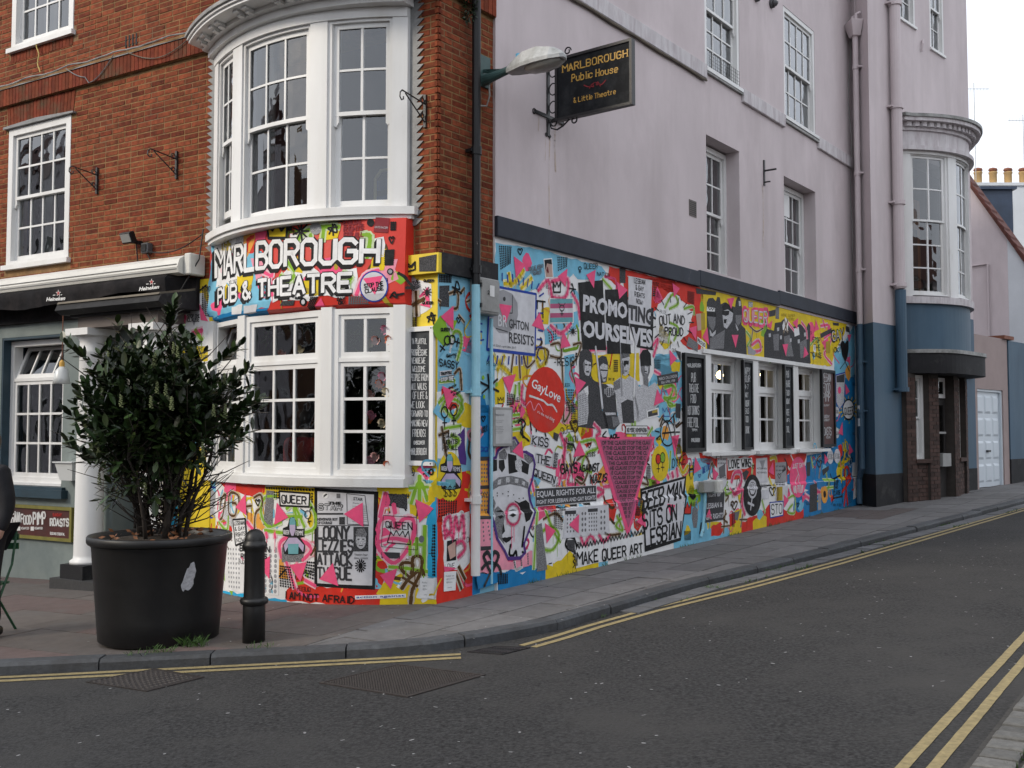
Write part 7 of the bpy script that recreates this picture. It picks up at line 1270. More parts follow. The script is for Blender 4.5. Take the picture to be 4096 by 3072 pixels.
sheet(S, 'b', [(915, 1040), (965, 1020), (1012, 1405), (925, 1425)], 'n2', 4); sheet(S, 'b', [(1170, 1160), (1240, 1160), (1240, 1270), (1180, 1230)], 'n1', 4); sheet(S, 'b', [(1065, 265), (1110, 285), (1095, 345), (1060, 320)], 'n1', 4); sheet(S, 'b', [(1835, 90), (1935, 62), (1940, 130), (1840, 155)], 'wh', 4); sheet(S, 'b', [(1845, 98), (1925, 76), (1928, 122), (1848, 142)], 'g1', 5); sheet(S, 'b', [(1880, 90), (1924, 78), (1926, 100), (1882, 110)], 'ol', 6)
MLT = [(282, 892), (465, 857), (468, 950), (290, 980)]; sheet(S, 'c', MLT, 'g1', 4); typ(S, 'c', 'MARCH ON LONDON', [(295, 908), (455, 878), (456, 905), (297, 935)], 'g4', 6, .0); typ(S, 'c', '30th APRIL 1988', [(315, 942), (438, 920), (438, 943), (316, 966)], 'g4', 6, .0)
sheet(S, 'c', [(638, 545), (712, 602), (706, 655), (634, 600)], 'wh', 4); typ(S, 'c', 'PROUD', [(640, 558), (708, 610), (704, 642), (638, 592)], 'bk', 6, .02)
tri(S, 'a', [(780, 275), (885, 355), (800, 470)], [(1170, 455), (1257, 385), (1240, 550)], [(1422, 440), (1505, 397), (1490, 560)], [(1690, 500), (1790, 575), (1715, 655)], [(940, 890), (1010, 770), (1055, 935)], [(1215, 930), (1285, 1070), (1195, 1095)], [(680, 1350), (800, 1318), (745, 1500)], [(1320, 1340), (1420, 1395), (1335, 1510)], [(2040, 560), (2095, 650), (2030, 695)], [(2050, 1450), (2110, 1560), (2020, 1600)], [(645, 695), (765, 715), (705, 885)])
tri(S, 'b', [(720, 425), (800, 335), (815, 490)], [(1275, 335), (1325, 455), (1225, 475)], [(990, 1020), (1080, 1085), (1005, 1190)], [(1190, 1035), (1275, 945), (1270, 1105)], [(1750, 1010), (1820, 930), (1830, 1060)], [(2040, 300), (2090, 330), (2070, 480)])
tri(S, 'c', [(415, 70), (480, 120), (430, 200)], [(280, 100), (330, 210), (260, 250)], [(390, 660), (455, 740), (395, 805)], [(560, 470), (630, 450), (625, 580)], [(680, 550), (725, 460), (740, 620)], [(900, 210), (965, 200), (935, 300)], [(940, 530), (1000, 530), (975, 645)], [(1390, 615), (1440, 610), (1420, 720)], [(1685, 390), (1715, 480), (1670, 500)], [(1585, 630), (1620, 700), (1575, 735)], [(1965, 530), (2000, 525), (1980, 600)], [(1255, 450), (1300, 400), (1290, 480)], [(1480, 420), (1530, 380), (1520, 480)], [(1885, 1400), (1920, 1300), (1925, 1420)], [(1945, 960), (1985, 1030), (1950, 1060)], [(1960, 730), (1990, 720), (1985, 805)])
tri(S, 'd', [(210, 110), (285, 95), (250, 245)], [(440, 310), (500, 430), (425, 480)], [(610, 410), (670, 480), (620, 570)], [(1160, 460), (1205, 360), (1215, 495)], [(545, 900), (580, 820), (605, 930)], [(1310, 680), (1360, 740), (1315, 815)], [(1710, 280), (1750, 340), (1715, 390)], [(1955, 180), (1995, 260), (1950, 295)], [(1490, 690), (1540, 700), (1495, 765)], [(165, 775), (245, 785), (200, 915)])
for zn, q, nx, ny in (('a', [(648, 178), (765, 190), (755, 340), (662, 402)], 7, 10), ('a', [(1165, 275), (1260, 285), (1255, 370), (1170, 415)], 6, 6), ('a', [(1080, 940), (1160, 925), (1165, 1020), (1090, 1040)], 4, 4), ('b', [(1060, 910), (1140, 910), (1140, 1080), (1060, 1060)], 5, 9), ('b', [(595, 1440), (685, 1440), (685, 1520), (600, 1530)], 6, 6), ('d', [(330, 1040), (400, 1040), (400, 1130), (335, 1135)], 6, 7), ('c', [(252, 745), (312, 748), (310, 830), (252, 830)], 5, 5), ('d', [(262, 130), (300, 130), (300, 280), (255, 290)], 4, 12), ('b', [(1835, 550), (1870, 545), (1870, 660), (1830, 660)], 4, 8), ('b', [(1205, 30), (1255, 30), (1255, 200), (1205, 200)], 4, 9), ('a', [(1240, 1450), (1315, 1450), (1315, 1650), (1245, 1650)], 5, 9), ('a', [(1665, 1190), (1705, 1190), (1705, 1300), (1665, 1300)], 4, 6), ('c', [(240, 60), (300, 65), (260, 190), (240, 190)], 4, 7), ('a', [(720, 1480), (800, 1500), (780, 1590), (720, 1600)], 5, 6), ('c', [(550, 140), (612, 150), (610, 265), (550, 240)], 6, 8), ('d', [(800, 850), (830, 850), (830, 1000), (800, 1000)], 3, 10), ('d', [(1940, 660), (1985, 650), (1985, 760), (1940, 780)], 5, 8), ('b', [(1740, 830), (1790, 820), (1780, 960), (1740, 960)], 5, 9), ('c', [(1980, 440), (2025, 450), (2020, 530), (1980, 520)], 4, 6)): dots(S, zn, q, nx, ny)
# photographs over the windows
figs('k3', [('n1', 2.4, [(118, 150), (135, 110), (180, 105), (210, 140), (225, 95), (250, 100), (260, 170), (300, 150), (380, 190), (405, 200), (415, 130), (440, 85), (465, 130), (478, 220), (470, 380), (510, 420), (525, 690), (120, 635), (118, 420)], [(700, 480), (730, 420), (800, 440), (810, 360), (870, 350), (900, 320), (950, 350), (1000, 400), (1060, 370), (1130, 410), (1150, 360), (1170, 390), (1165, 660), (1175, 770), (1120, 780), (700, 710)]), ('wh', 3.2, [(118, 195), (202, 210), (197, 245), (118, 240)], [(885, 385), (915, 300), (946, 350), (940, 440), (890, 430)], [(1000, 420), (1050, 400), (1060, 480), (1010, 500)]), ('bk', 3.2, [(118, 245), (210, 250), (215, 300), (120, 290)], [(275, 190), (310, 150), (380, 200), (388, 270), (340, 230), (280, 230)]), ('n2', 3.2, [(122, 292), (205, 300), (205, 380), (180, 440), (145, 400)], [(410, 280), (472, 280), (466, 350), (435, 392), (412, 350)], [(150, 520), (300, 430), (290, 620), (150, 625)]), ('n3', 3.6, [(275, 240), (330, 222), (385, 262), (375, 340), (320, 420), (290, 400), (280, 320)], [(145, 420), (170, 470), (210, 430), (205, 470), (180, 500), (150, 490)], [(410, 360), (440, 430), (430, 442), (412, 400)], [(440, 140), (460, 135), (465, 185), (445, 190)], [(745, 470), (765, 465), (768, 500), (748, 505)], [(830, 410), (852, 405), (852, 440), (832, 445)], [(860, 490), (880, 486), (880, 525), (862, 528)], [(1040, 530), (1062, 525), (1062, 565), (1042, 568)], [(1105, 460), (1128, 455), (1128, 495), (1106, 498)], [(960, 520), (978, 515), (978, 552), (962, 556)]), ('bk', 4.4, [(272, 236), (346, 236), (340, 276), (310, 290), (275, 276)], [(288, 325), (320, 320), (312, 366), (290, 362)], [(130, 200), (142, 202), (142, 214), (130, 212)], [(156, 206), (168, 208), (168, 220), (156, 218)], [(182, 210), (194, 212), (194, 224), (182, 222)], [(142, 216), (154, 218), (154, 230), (142, 228)], [(168, 220), (180, 222), (180, 234), (168, 232)]), ('n2', 3, [(790, 480), (850, 470), (850, 640), (800, 640)], [(900, 500), (960, 480), (1000, 700), (920, 700)], [(1060, 560), (1130, 520), (1140, 700), (1070, 720)])])
stroke(S, 'k3', [[(905, 320), (930, 440)]], .02, 'br', 4.4); stroke(S, 'k3', [[(940, 330), (900, 450)]], .02, 'br', 4.4)
for p, c, l_ in [([(625, 345), (705, 335), (708, 480), (640, 495)], 'ol', 3), ([(625, 345), (668, 340), (672, 485), (640, 495)], 'sk', 4), ([(560, 545), (645, 605), (640, 680), (540, 625)], 'n2', 4), ([(625, 115), (805, 150), (800, 180), (630, 165)], 'n1', 3), ([(1330, 290), (1362, 280), (1360, 390), (1330, 385)], 'n2', 4), ([(1270, 320), (1330, 305), (1325, 360), (1275, 370)], 'n1', 4), ([(1775, 590), (1815, 580), (1812, 690), (1775, 690)], 'ol', 4), ([(1725, 520), (1825, 470), (1828, 510), (1730, 560)], 'g1', 4), ([(1950, 450), (1980, 460), (1985, 510), (1955, 500)], 'g1', 4), ([(1835, 420), (1890, 425), (1890, 450), (1840, 445)], 'g1', 4), ([(1090, 235), (1128, 238), (1128, 285), (1090, 285)], 'g3', 4), ([(1085, 620), (1160, 680), (1140, 710), (1085, 700)], 'g3', 4), ([(445, 1135), (490, 1140), (488, 1270), (445, 1260)], 'g1', 4), ([(443, 665), (490, 680), (490, 770)], 'g1', 5)]: sheet(S, 'c', p, c, l_, 'poster_figure' if c[0] == 'n' else 'poster')
hand(S, 'c', 'QUEER', [(1038, 292), (1268, 312), (1265, 452), (1042, 425)], .06, 'pk', 6); hand(S, 'c', 'QUEER', [(1045, 310), (1258, 328), (1256, 435), (1048, 410)], .022, 'g4', 7); hand(S, 'c', 'OUT', rect(1093, 250, 1125, 278), .008, 'wh', 6); hand(S, 'c', 'WERE QUEER', [(1380, 340), (1500, 350), (1500, 370), (1380, 362)], .008, 'ol', 5); hand(S, 'c', 'HERE', [(1430, 375), (1500, 385), (1500, 405), (1430, 395)], .008, 'ol', 5)
for t, q in (('STOP', [(1655, 550), (1725, 555), (1725, 600), (1655, 595)]), ('THE', [(1668, 612), (1725, 620), (1725, 668), (1668, 660)]), ('CLAUSE', [(1655, 680), (1738, 692), (1738, 730), (1655, 716)])): hand(S, 'c', t, q, .011, 'bk', 6)
hand(S, 'c', 'GAY', [(1820, 500), (1932, 466), (1936, 568), (1832, 588)], .048, 'bk', 6); hand(S, 'c', 'GAY', [(1824, 506), (1926, 474), (1930, 560), (1836, 580)], .018, 'g4', 7); hand(S, 'c', 'OK!', [(1845, 645), (1902, 638), (1902, 680), (1848, 684)], .014); sheet(S, 'c', [(1902, 610), (1916, 580), (1932, 584), (1944, 606), (1960, 576), (1974, 588), (1976, 650), (1966, 720), (1946, 775), (1918, 710)], 'bk', 5, 'painted_heart'); stroke(S, 'c', [[(1945, 770), (1900, 830)], [(1945, 770), (1985, 850)]], .02, 'bk', 5)
disc(S, 'c', 1975, 1190, 50, 88, 'wh', 4); stroke(S, 'c', [ell(1975, 1190, 50, 88, 18) + [(2025, 1190)]], .03, 'bk', 5); hand(S, 'c', 'QUEER', [(1937, 1180), (2018, 1162), (2018, 1225), (1938, 1238)], .018); star(S, 'c', 1975, 1180, 62, 88, 16, .03, 'yl', 3); sheet(S, 'c', [(1862, 885), (1945, 862), (1942, 960), (1936, 1130), (1896, 1190), (1866, 1130)], 'n3', 4); outline(S, 'c', [(1862, 885), (1945, 862), (1942, 960), (1936, 1130), (1896, 1190), (1866, 1130)], .022, 'bb', 5); sheet(S, 'c', [(1868, 895), (1940, 875), (1936, 950), (1870, 950)], 'n1', 5); disc(S, 'c', 1895, 1020, 14, 32, 'pk', 5)
for zn, x, y, rx, ry in (('c', 1870, 1210, 22, 45), ('c', 1872, 1400, 22, 45), ('d', 1770, 312, 30, 72), ('d', 1838, 305, 30, 72)): disc(S, zn, x, y, rx, ry, 'g4', 4); hand(S, zn, 'STOP', rect(x - rx * .7, y - ry * .3, x + rx * .7, y), .006, 'g1', 5); hand(S, zn, 'CLAUSE', rect(x - rx * .8, y + ry * .05, x + rx * .8, y + ry * .32), .006, 'g1', 5)
# venus fist disc, lambda disc and lower posters
disc(S, 'd', 1003, 690, 88, 205, 'bk', 5); stroke(S, 'd', [ell(1003, 630, 40, 82, 18) + [(1043, 630)], [(1000, 715), (985, 830)], [(960, 765), (1015, 790)]], .035, 'g4', 6, sm=False); sheet(S, 'd', [(975, 600), (985, 570), (1010, 565), (1030, 585), (1032, 640), (1015, 680), (990, 680), (976, 640)], 'g4', 6, 'painted_fist'); stroke(S, 'd', [[(990, 580), (990, 625)], [(1003, 575), (1003, 625)], [(1017, 578), (1017, 625)], [(978, 632), (1020, 640)]], .01, 'bk', 7)
disc(S, 'd', 1452, 512, 82, 200, 'pk', 5); stroke(S, 'd', [[(1438, 420), (1462, 500), (1472, 590)], [(1455, 480), (1432, 580)]], .02, 'g4', 6, sm=False); hand(S, 'd', 'JUST GAY', [(1395, 385), (1508, 370), (1506, 412), (1398, 425)], .013, 'wh', 6); hand(S, 'd', 'AND PROUD', [(1398, 600), (1508, 590), (1495, 660), (1412, 670)], .013, 'wh', 6)
patch(S, 'd', [(755, 320), (1000, 318), (1005, 415), (900, 430), (765, 450)], 'wh', 3); hand(S, 'd', 'LOVE WINS', [(766, 345), (992, 330), (990, 408), (770, 420)], .02); hand(S, 'd', 'DYKE', [(215, 340), (345, 288), (345, 378), (215, 422)], .014); hand(S, 'd', 'H', [(385, 372), (422, 362), (424, 488), (385, 498)], .028); hand(S, 'd', 'ONE LOVE', [(510, 420), (590, 370), (590, 430), (515, 480)], .008, 'bb', 5)
sheet(S, 'd', [(540, 640), (716, 640), (716, 930), (540, 962)], 'g1', 4); typ(S, 'd', 'FIGHT for', [(562, 665), (690, 655), (690, 700), (562, 712)], 'g4', 6, .02); typ(S, 'd', 'LESBIAN &', [(552, 770), (706, 755), (706, 805), (552, 825)], 'g4', 6, .02); typ(S, 'd', 'GAY RIGHTS', [(545, 880), (712, 860), (712, 910), (545, 935)], 'g4', 6, .02)
sheet(S, 'd', [(1175, 762), (1305, 750), (1305, 888), (1180, 912)], 'wh', 4); outline(S, 'd', [(1175, 762), (1305, 750), (1305, 888), (1180, 912)], .02, 'bb', 5); hand(S, 'd', 'STO', [(1188, 785), (1295, 775), (1295, 865), (1190, 880)], .018, 'g1', 6)
for p, c in [([(660, 330), (750, 322), (750, 610), (656, 602)], 'g4'), ([(672, 420), (735, 380), (738, 500), (680, 530)], 'g2'), ([(1040, 330), (1150, 320), (1156, 562), (1040, 572)], 'g4'), ([(1072, 350), (1130, 345), (1105, 440)], 'g3'), ([(1228, 370), (1335, 362), (1340, 560), (1228, 570)], 'g3'), ([(1285, 480), (1325, 400), (1335, 440)], 'g1'), ([(1225, 570), (1340, 560), (1345, 740), (1225, 760)], 'g4'), ([(1243, 610), (1300, 605), (1300, 742), (1240, 748)], 'ol'), ([(1243, 610), (1270, 608), (1268, 745), (1240, 748)], 'sk'), ([(1095, 640), (1168, 636), (1168, 722), (1095, 727)], 'g4'), ([(905, 470), (945, 440), (970, 460), (930, 560)], 'g1'), ([(1570, 590), (1640, 570), (1640, 840), (1565, 860)], 'n1'), ([(1535, 370), (1575, 360), (1570, 500), (1540, 500)], 'g1'), ([(1690, 440), (1755, 400), (1755, 440), (1700, 500)], 'g1'), ([(1650, 680), (1680, 670), (1680, 830), (1650, 840)], 'g3'), ([(830, 860), (880, 840), (860, 940), (830, 930)], 'g2'), ([(412, 830), (440, 795), (465, 830), (468, 920), (455, 1010), (425, 1010), (410, 920)], 'n2'), ([(495, 960), (525, 945), (530, 1060), (480, 1070)], 'n1')]: sheet(S, 'd', p, c, 3 if c == 'g4' else 4)
for y in (400, 440, 560, 580): hand(S, 'd', 'IN THE NEWS', rect(664, y - 70, 742, y - 58), .005, 'g2', 5); hand(S, 'd', 'OUT AND ABOUT', rect(1235, y, 1325, y + 12), .005, 'g1', 5); hand(S, 'd', 'ACTION NOW', rect(1050, y + 20, 1145, y + 34), .005, 'g2', 5)
disc(S, 'd', 1714, 685, 32, 85, 'og', 4); disc(S, 'd', 1714, 680, 14, 34, 'bk', 5); crown(S, 'd', 325, 755, 78, 118, .012, 'bk', 'rd'); stroke(S, 'd', [[(390, 690), (420, 720), (440, 690)], [(400, 690), (440, 700)]], .05, 'bk', 4); heart(S, 'd', 1268, 500, 20, .012, 'bk'); heart(S, 'd', 1200, 650, 36, .02, 'bk'); heart(S, 'd', 1450, 785, 18, .014, 'bk'); heart(S, 'd', 1012, 410, 16, .012, 'bk'); heart(S, 'd', 485, 500, 14, .008, 'bb'); heart(S, 'd', 1660, 380, 30, .02, 'bk'); heart(S, 'd', 825, 790, 36, .025, 'br')
stroke(S, 'd', [[(1895, 185), (1900, 240), (1925, 260), (1915, 150)], [(1915, 255), (1905, 330), (1880, 380), (1940, 350)], ell(1895, 470, 26, 60, 14) + [(1921, 470)], [(1905, 330), (1900, 410)]], .055, 'yl', 5, sm=False, name='painted_figure'); stroke(S, 'd', [ell(1930, 470, 24, 58, 14) + [(1954, 470)], [(1925, 530), (1925, 640), (1905, 790)], [(1925, 600), (1965, 540), (1970, 480)], [(1925, 600), (1885, 660)], [(1925, 650), (1940, 780)]], .055, 'rd', 6, sm=False, name='painted_figure'); outline(S, 'd', [(1800, 530), (1865, 500), (1890, 700), (1800, 720)], .025, 'bk', 5); hand(S, 'd', 'STOP', [(1808, 550), (1850, 540), (1850, 580), (1808, 590)], .012); hand(S, 'd', 'THE', [(1810, 600), (1845, 590), (1845, 620), (1810, 630)], .012); hand(S, 'd', 'CLAUSE', [(1806, 650), (1870, 640), (1870, 680), (1806, 690)], .012); stroke(S, 'd', [[(1770, 480), (1800, 530), (1865, 490)], [(1800, 700), (1785, 780)], [(1880, 690), (1895, 770)]], .02, 'bk', 5); hand(S, 'd', 'JOY', [(1945, 350), (1995, 300), (1995, 360), (1948, 400)], .014); hand(S, 'd', 'BY FIZZ', rect(1800, 775, 1880, 795), .008)
stroke(S, 'c', [ell(375, 1400, 65, 112, 18) + [(440, 1400)], [(375, 1300), (330, 1480)], [(375, 1300), (420, 1480)], [(330, 1400), (430, 1390)], [(310, 1330), (330, 1270), (370, 1310), (425, 1245), (430, 1330)], [(265, 1380), (300, 1390)], [(275, 1450), (310, 1420)], [(450, 1330), (480, 1300)], [(450, 1390), (480, 1390)]], .02, 'bk', 5, sm=False); crown(S, 'c', 330, 1175, 68, 75, .008, 'bb'); crown(S, 'a', 1130, 505, 68, 90, .018, 'bk'); heart(S, 'a', 838, 235, 24, .014, 'bk'); heart(S, 'b', 480, 155, 20, .012, 'bk'); heart(S, 'b', 1360, 375, 18, .012, 'bk'); star(S, 'a', 1305, 940, 16, 36, 10, .008, 'bk'); disc(S, 'a', 1305, 940, 14, 24, 'bk', 5); star(S, 'a', 565, 1430, 5, 90, 6, .022, 'bk', 5, .4); stroke(S, 'a', [[(1290, 520), (1310, 560), (1285, 600)], [(1275, 560), (1330, 570)], [(1300, 520), (1320, 610)]], .016, 'bk'); venus(S, 'a', 1367, 385, 12, .012, 'bk'); disc(S, 'a', 512, 1350, 12, 20, 'gn', 4); disc(S, 'a', 590, 1335, 12, 20, 'gn', 4); disc(S, 'a', 630, 1410, 12, 20, 'gn', 4); disc(S, 'a', 520, 1520, 10, 18, 'gn', 4); stroke(S, 'a', [[(985, 670), (1060, 680)], [(990, 680), (990, 740)], [(1040, 680), (1040, 820)]], .018, 'bk', 5, sm=False); sheet(S, 'a', [(1718, 380), (1772, 375), (1772, 515), (1720, 510)], 'n1', 3); hand(S, 'b', 'QQ', rect(452, 390, 520, 425), .008, 'bb', 5); hand(S, 'b', 'GIRLS', [(468, 230), (512, 205), (512, 225), (468, 250)], .006); hand(S, 'b', 'GIRLS', [(468, 255), (512, 235), (512, 255), (468, 275)], .006)
# ---------------------------------------------------------------- corner return
Rr = 'R'
patch(Rr, 'z7', [(1745, -60), (1985, -60), (1960, 420), (1750, 430)], 'wh'); patch(Rr, 'z7', [(1745, 640), (1900, 540), (1990, 520), (1990, 900), (1745, 900)], 'rd'); patch(Rr, 'z7', [(1745, 860), (2000, 840), (2010, 1440), (1745, 1515)], 'rd', 1); patch(Rr, 'z7', [(1785, 860), (1985, 820), (1985, 1200), (1935, 1260), (1800, 1230)], 'wh', 2); disc(Rr, 'z7', 1840, 565, 90, 185, 'yl', 3); patch(Rr, 'z7', [(1890, 260), (1950, 200), (1960, 480), (1910, 470)], 'pu', 2); patch(Rr, 'z7', [(2010, -200), (2062, -200), (2062, 1420), (2005, 1440)], 'db', 2)
femme(Rr, 'z7', 1845, 490, .95); hand(Rr, 'z7', '$$$', [(1790, 640), (1890, 640), (1890, 710), (1795, 715)], .008); stroke(Rr, 'z7', [[(1760, 20), (1850, -60), (1930, 0), (1880, 140), (1800, 60)], [(1800, 210), (1920, 190)], [(1850, 260), (1910, 300), (1850, 350), (1830, 300)]], .03, 'gn', 3); stroke(Rr, 'z7', [[(1780, 200), (1800, 320), (1815, 420)], [(1760, 260), (1830, 230)]], .025, 'br', 4); venus(Rr, 'z7', 1800, 90, 24, .014, 'bk', 6, 1.7); venus(Rr, 'z7', 1868, 75, 24, .014, 'bk', 6, 1.7)
for t, y in (('EQUAL', 245), ('RIGHTS', 295), ('FOR ALL', 340)): hand(Rr, 'z7', t, rect(1785, y, 1895, y + 32, -6), .008)
dots(Rr, 'z7', [(1752, 730), (1895, 740), (1890, 830), (1755, 870)], 8, 6); stroke(Rr, 'z7', [[(1805, 1020), (1800, 900), (1840, 860), (1850, 960), (1815, 1000)], [(1815, 960), (1860, 1010)], [(1865, 1020), (1880, 860), (1905, 960), (1935, 850), (1945, 1020)], [(1900, 1160), (1950, 1100), (1930, 1040), (1880, 1060)]], .032, 'pk', 4); sheet(Rr, 'z7', [(1818, 1040), (1888, 1025), (1886, 1180), (1816, 1190)], 'bk', 4); sheet(Rr, 'z7', [(1822, 1080), (1880, 1040), (1882, 1150), (1840, 1175)], 'sk', 5); tri(Rr, 'z7', [(1792, 1225), (1890, 1240), (1800, 1270)]); stroke(Rr, 'z7', [[(1885, 1280), (1925, 1390)], [(1905, 1230), (1950, 1320)]], .03, 'br', 4)
def follow(sf, q):
    sheet(sf, 'z7', q, 'wh', 7, 'paper_tag'); L4 = lambda a, b_: (q[0][0] * (1 - a) * (1 - b_) + q[1][0] * a * (1 - b_) + q[2][0] * a * b_ + q[3][0] * (1 - a) * b_, q[0][1] * (1 - a) * (1 - b_) + q[1][1] * a * (1 - b_) + q[2][1] * a * b_ + q[3][1] * (1 - a) * b_)
    for t, a0, a1, b0, b1 in (('Follow me:', .15, .85, .18, .26), ('@hizze15', .2, .85, .34, .42), ('@hizze', .2, .7, .5, .6), ('www.', .3, .7, .8, .84)): typ(sf, 'z7', t, [L4(a0, b0), L4(a1, b0), L4(a1, b1), L4(a0, b1)], 'g2', 8, .0)
follow(Rr, [(1795, 1268), (1885, 1260), (1880, 1402), (1792, 1412)])
sheet(Rr, 'z6', [(1948, 632), (2022, 630), (2018, 790), (1946, 782)], 'n1', 3); tri(Rr, 'z6', [(1955, 860), (2050, 780), (2050, 960)], [(1965, 1370), (2075, 1420), (2005, 1540)]); dots(Rr, 'z6', [(1943, 550), (2038, 556), (2036, 612), (1943, 606)], 8, 4); hand(Rr, 'z6', 'SASSY', [(1945, 1172), (2088, 1196), (2084, 1246), (1948, 1222)], .012); hand(Rr, 'z6', 'QUEER', rect(1958, 945, 2022, 966), .009); hand(Rr, 'z6', 'TRAUMFRAU', [(1998, 1150), (2070, 1128), (2070, 1140), (2000, 1162)], .005); sheet(Rr, 'z6', [(1950, 1262), (2040, 1250), (2040, 1290), (1950, 1300)], 'g4', 3); hand(Rr, 'z6', 'TRAUMFRAU', [(1955, 1272), (2035, 1260), (2035, 1282), (1955, 1292)], .006); sheet(Rr, 'z6', [(1955, 1310), (2055, 1288), (2055, 1345), (1955, 1345)], 'g2', 3); hand(Rr, 'z6', 'STOP THE', [(1958, 1316), (2050, 1300), (2050, 1330), (1958, 1336)], .008, 'wh', 5)
for k, (x, y) in enumerate(((2015, 1380), (2030, 1410), (2045, 1430))): hand(Rr, 'z6', 'QUEER', [(x, y), (x + 55, y - 22), (x + 55, y - 8), (x, y + 14)], .006)
stroke(Rr, 'z6', [ell(2005, 1035, 22, 32, 12) + [(2027, 1035)], ell(2040, 1030, 22, 32, 12) + [(2062, 1030)], [(1990, 1058), (1955, 1115)], [(1952, 1075), (1985, 1105)], [(2058, 1040), (2098, 1055)], [(2085, 1020), (2075, 1080)]], .016, 'bk', 5, sm=False); heart(Rr, 'z6', 2088, 885, 18, .012, 'bk'); stroke(Rr, 'z6', [[(2050, 700), (2075, 600), (2095, 660), (2040, 640), (2110, 690)], [(2070, 600), (2060, 700)]], .016, 'bk', 5); stroke(Rr, 'z6', [[(2100, 690), (2130, 650)], [(2150, 750), (2180, 735)], [(2020, 690), (2080, 680), (2080, 790), (2040, 800)], [(2090, 850), (2130, 900)], [(1940, 740), (1955, 750)], [(2060, 1280), (2100, 1250), (2110, 1400)]], .022, 'br', 4); stroke(Rr, 'z6', [[(2045, 1010), (2060, 970), (2100, 980), (2110, 1060), (2080, 1180)], [(1950, 1340), (2060, 1330)], [(1960, 1560), (2000, 1470), (2080, 1480), (2120, 1540), (2060, 1620)]], .025, 'gn', 3)
# ---------------------------------------------------------------- bowed front wall
B = 'B'
patch(B, 'z7', [(145, 605), (480, 625), (478, 680), (410, 722), (330, 700), (190, 650)], 'rd'); patch(B, 'z7', [(465, 635), (850, 645), (852, 1000), (790, 900), (830, 760), (600, 700), (480, 770), (460, 690)], 'yl'); patch(B, 'z7', [(1305, 640), (1745, 640), (1745, 740), (1690, 780), (1690, 870), (1560, 890), (1540, 720), (1400, 830), (1320, 770)], 'yl'); patch(B, 'z7', [(640, 1400), (700, 1330), (690, 1210), (780, 1330), (850, 1380), (1300, 1390), (1310, 1130), (1385, 1230), (1330, 1400), (1325, 1520), (1100, 1515), (630, 1475)], 'rd'); patch(B, 'z7', [(1330, 1420), (1550, 1385), (1600, 1460), (1745, 1470), (1745, 1530), (1325, 1520)], 'yl'); patch(B, 'z7', [(170, 1405), (300, 1425), (470, 1460), (640, 1470), (640, 1510), (170, 1470)], 'cy'); patch(B, 'z7', [(1670, 900), (1690, 800), (1748, 690), (1748, 1310), (1680, 1300)], 'cy', 2)
patch(B, 'y', [(200, 60), (500, 40), (520, 660), (180, 640)], 'cy'); patch(B, 'y', [(500, 60), (760, 80), (740, 200), (500, 140)], 'lb', 1); patch(B, 'y', [(530, 660), (600, 480), (680, 430), (740, 500), (775, 680)], 'yl', 2); hand(B, 'y', 'GLAM', [(600, 510), (740, 560), (740, 650), (600, 620)], .025, 'rd', 4); sheet(B, 'y', [(515, 110), (735, 140), (730, 480), (520, 440)], 'g3', 2); hand(B, 'y', 'STOP THE', [(530, 300), (728, 310), (728, 350), (530, 340)], .02, 'g4', 4); hand(B, 'y', 'CLAUSE', [(530, 370), (728, 385), (728, 430), (530, 415)], .022, 'g4', 4); outline(B, 'y', [(515, 110), (735, 140), (730, 480), (520, 440)], .02, 'bb', 3); dots(B, 'y', [(220, 120), (320, 120), (320, 340), (230, 340)], 6, 12); disc(B, 'y', 470, 450, 55, 130, 'pk', 3)
sheet(B, 'z7', [(845, 645), (1318, 675), (1292, 1398), (845, 1372)], 'bk', 3, 'painted_frame'); sheet(B, 'z7', [(868, 672), (1285, 697), (1272, 1368), (868, 1350)], 'g4', 4)
for t, q in (('LOONY', [(870, 935), (1105, 930), (1102, 1020), (870, 1020)]), ('LEZZIES', [(870, 1030), (1132, 1035), (1132, 1120), (870, 1115)]), ('ATTACK', [(870, 1135), (1122, 1130), (1126, 1222), (870, 1210)]), ('TV SUE', [(870, 1235), (1122, 1235), (1122, 1326), (870, 1312)])): hand(B, 'z7', t, q, .021, 'g1', 6, 0, adv=5.2)
hand(B, 'z7', 'STAR', [(880, 768), (1055, 772), (1050, 812), (878, 806)], .02, 'bk', 6, 0); hand(B, 'z7', 'STAR', [(880, 768), (1055, 772), (1050, 812), (878, 806)], .008, 'g4', 7, 0); typ(B, 'z7', 'THE', [(950, 748), (1045, 750), (1042, 772), (948, 770)], 'bk', 8, .05); sheet(B, 'z7', rect(870, 832, 1060, 845), 'g1', 6); typ(B, 'z7', 'NEWSPAPER BOY', rect(870, 868, 1020, 890), 'g1', 6, .04); typ(B, 'z7', 'OF COURAGE', rect(870, 894, 978, 916), 'g1', 6, .04); sheet(B, 'z7', rect(1030, 862, 1072, 918), 'n1', 6); sheet(B, 'z7', rect(868, 922, 1250, 927), 'g1', 6); outline(B, 'z7', [(1085, 690), (1220, 705), (1245, 920), (1090, 915)], .006, 'g1', 6); typ(B, 'z7', 'STAR', [(1135, 715), (1205, 722), (1203, 745), (1133, 738)], 'g1', 6, .02); typ(B, 'z7', 'Super', [(1130, 752), (1180, 755), (1180, 768), (1130, 765)], 'g2', 6, .0)
for k in range(9): sheet(B, 'z7', rect(1125, 780 + k * 14, 1235, 784 + k * 14), 'g3', 5)
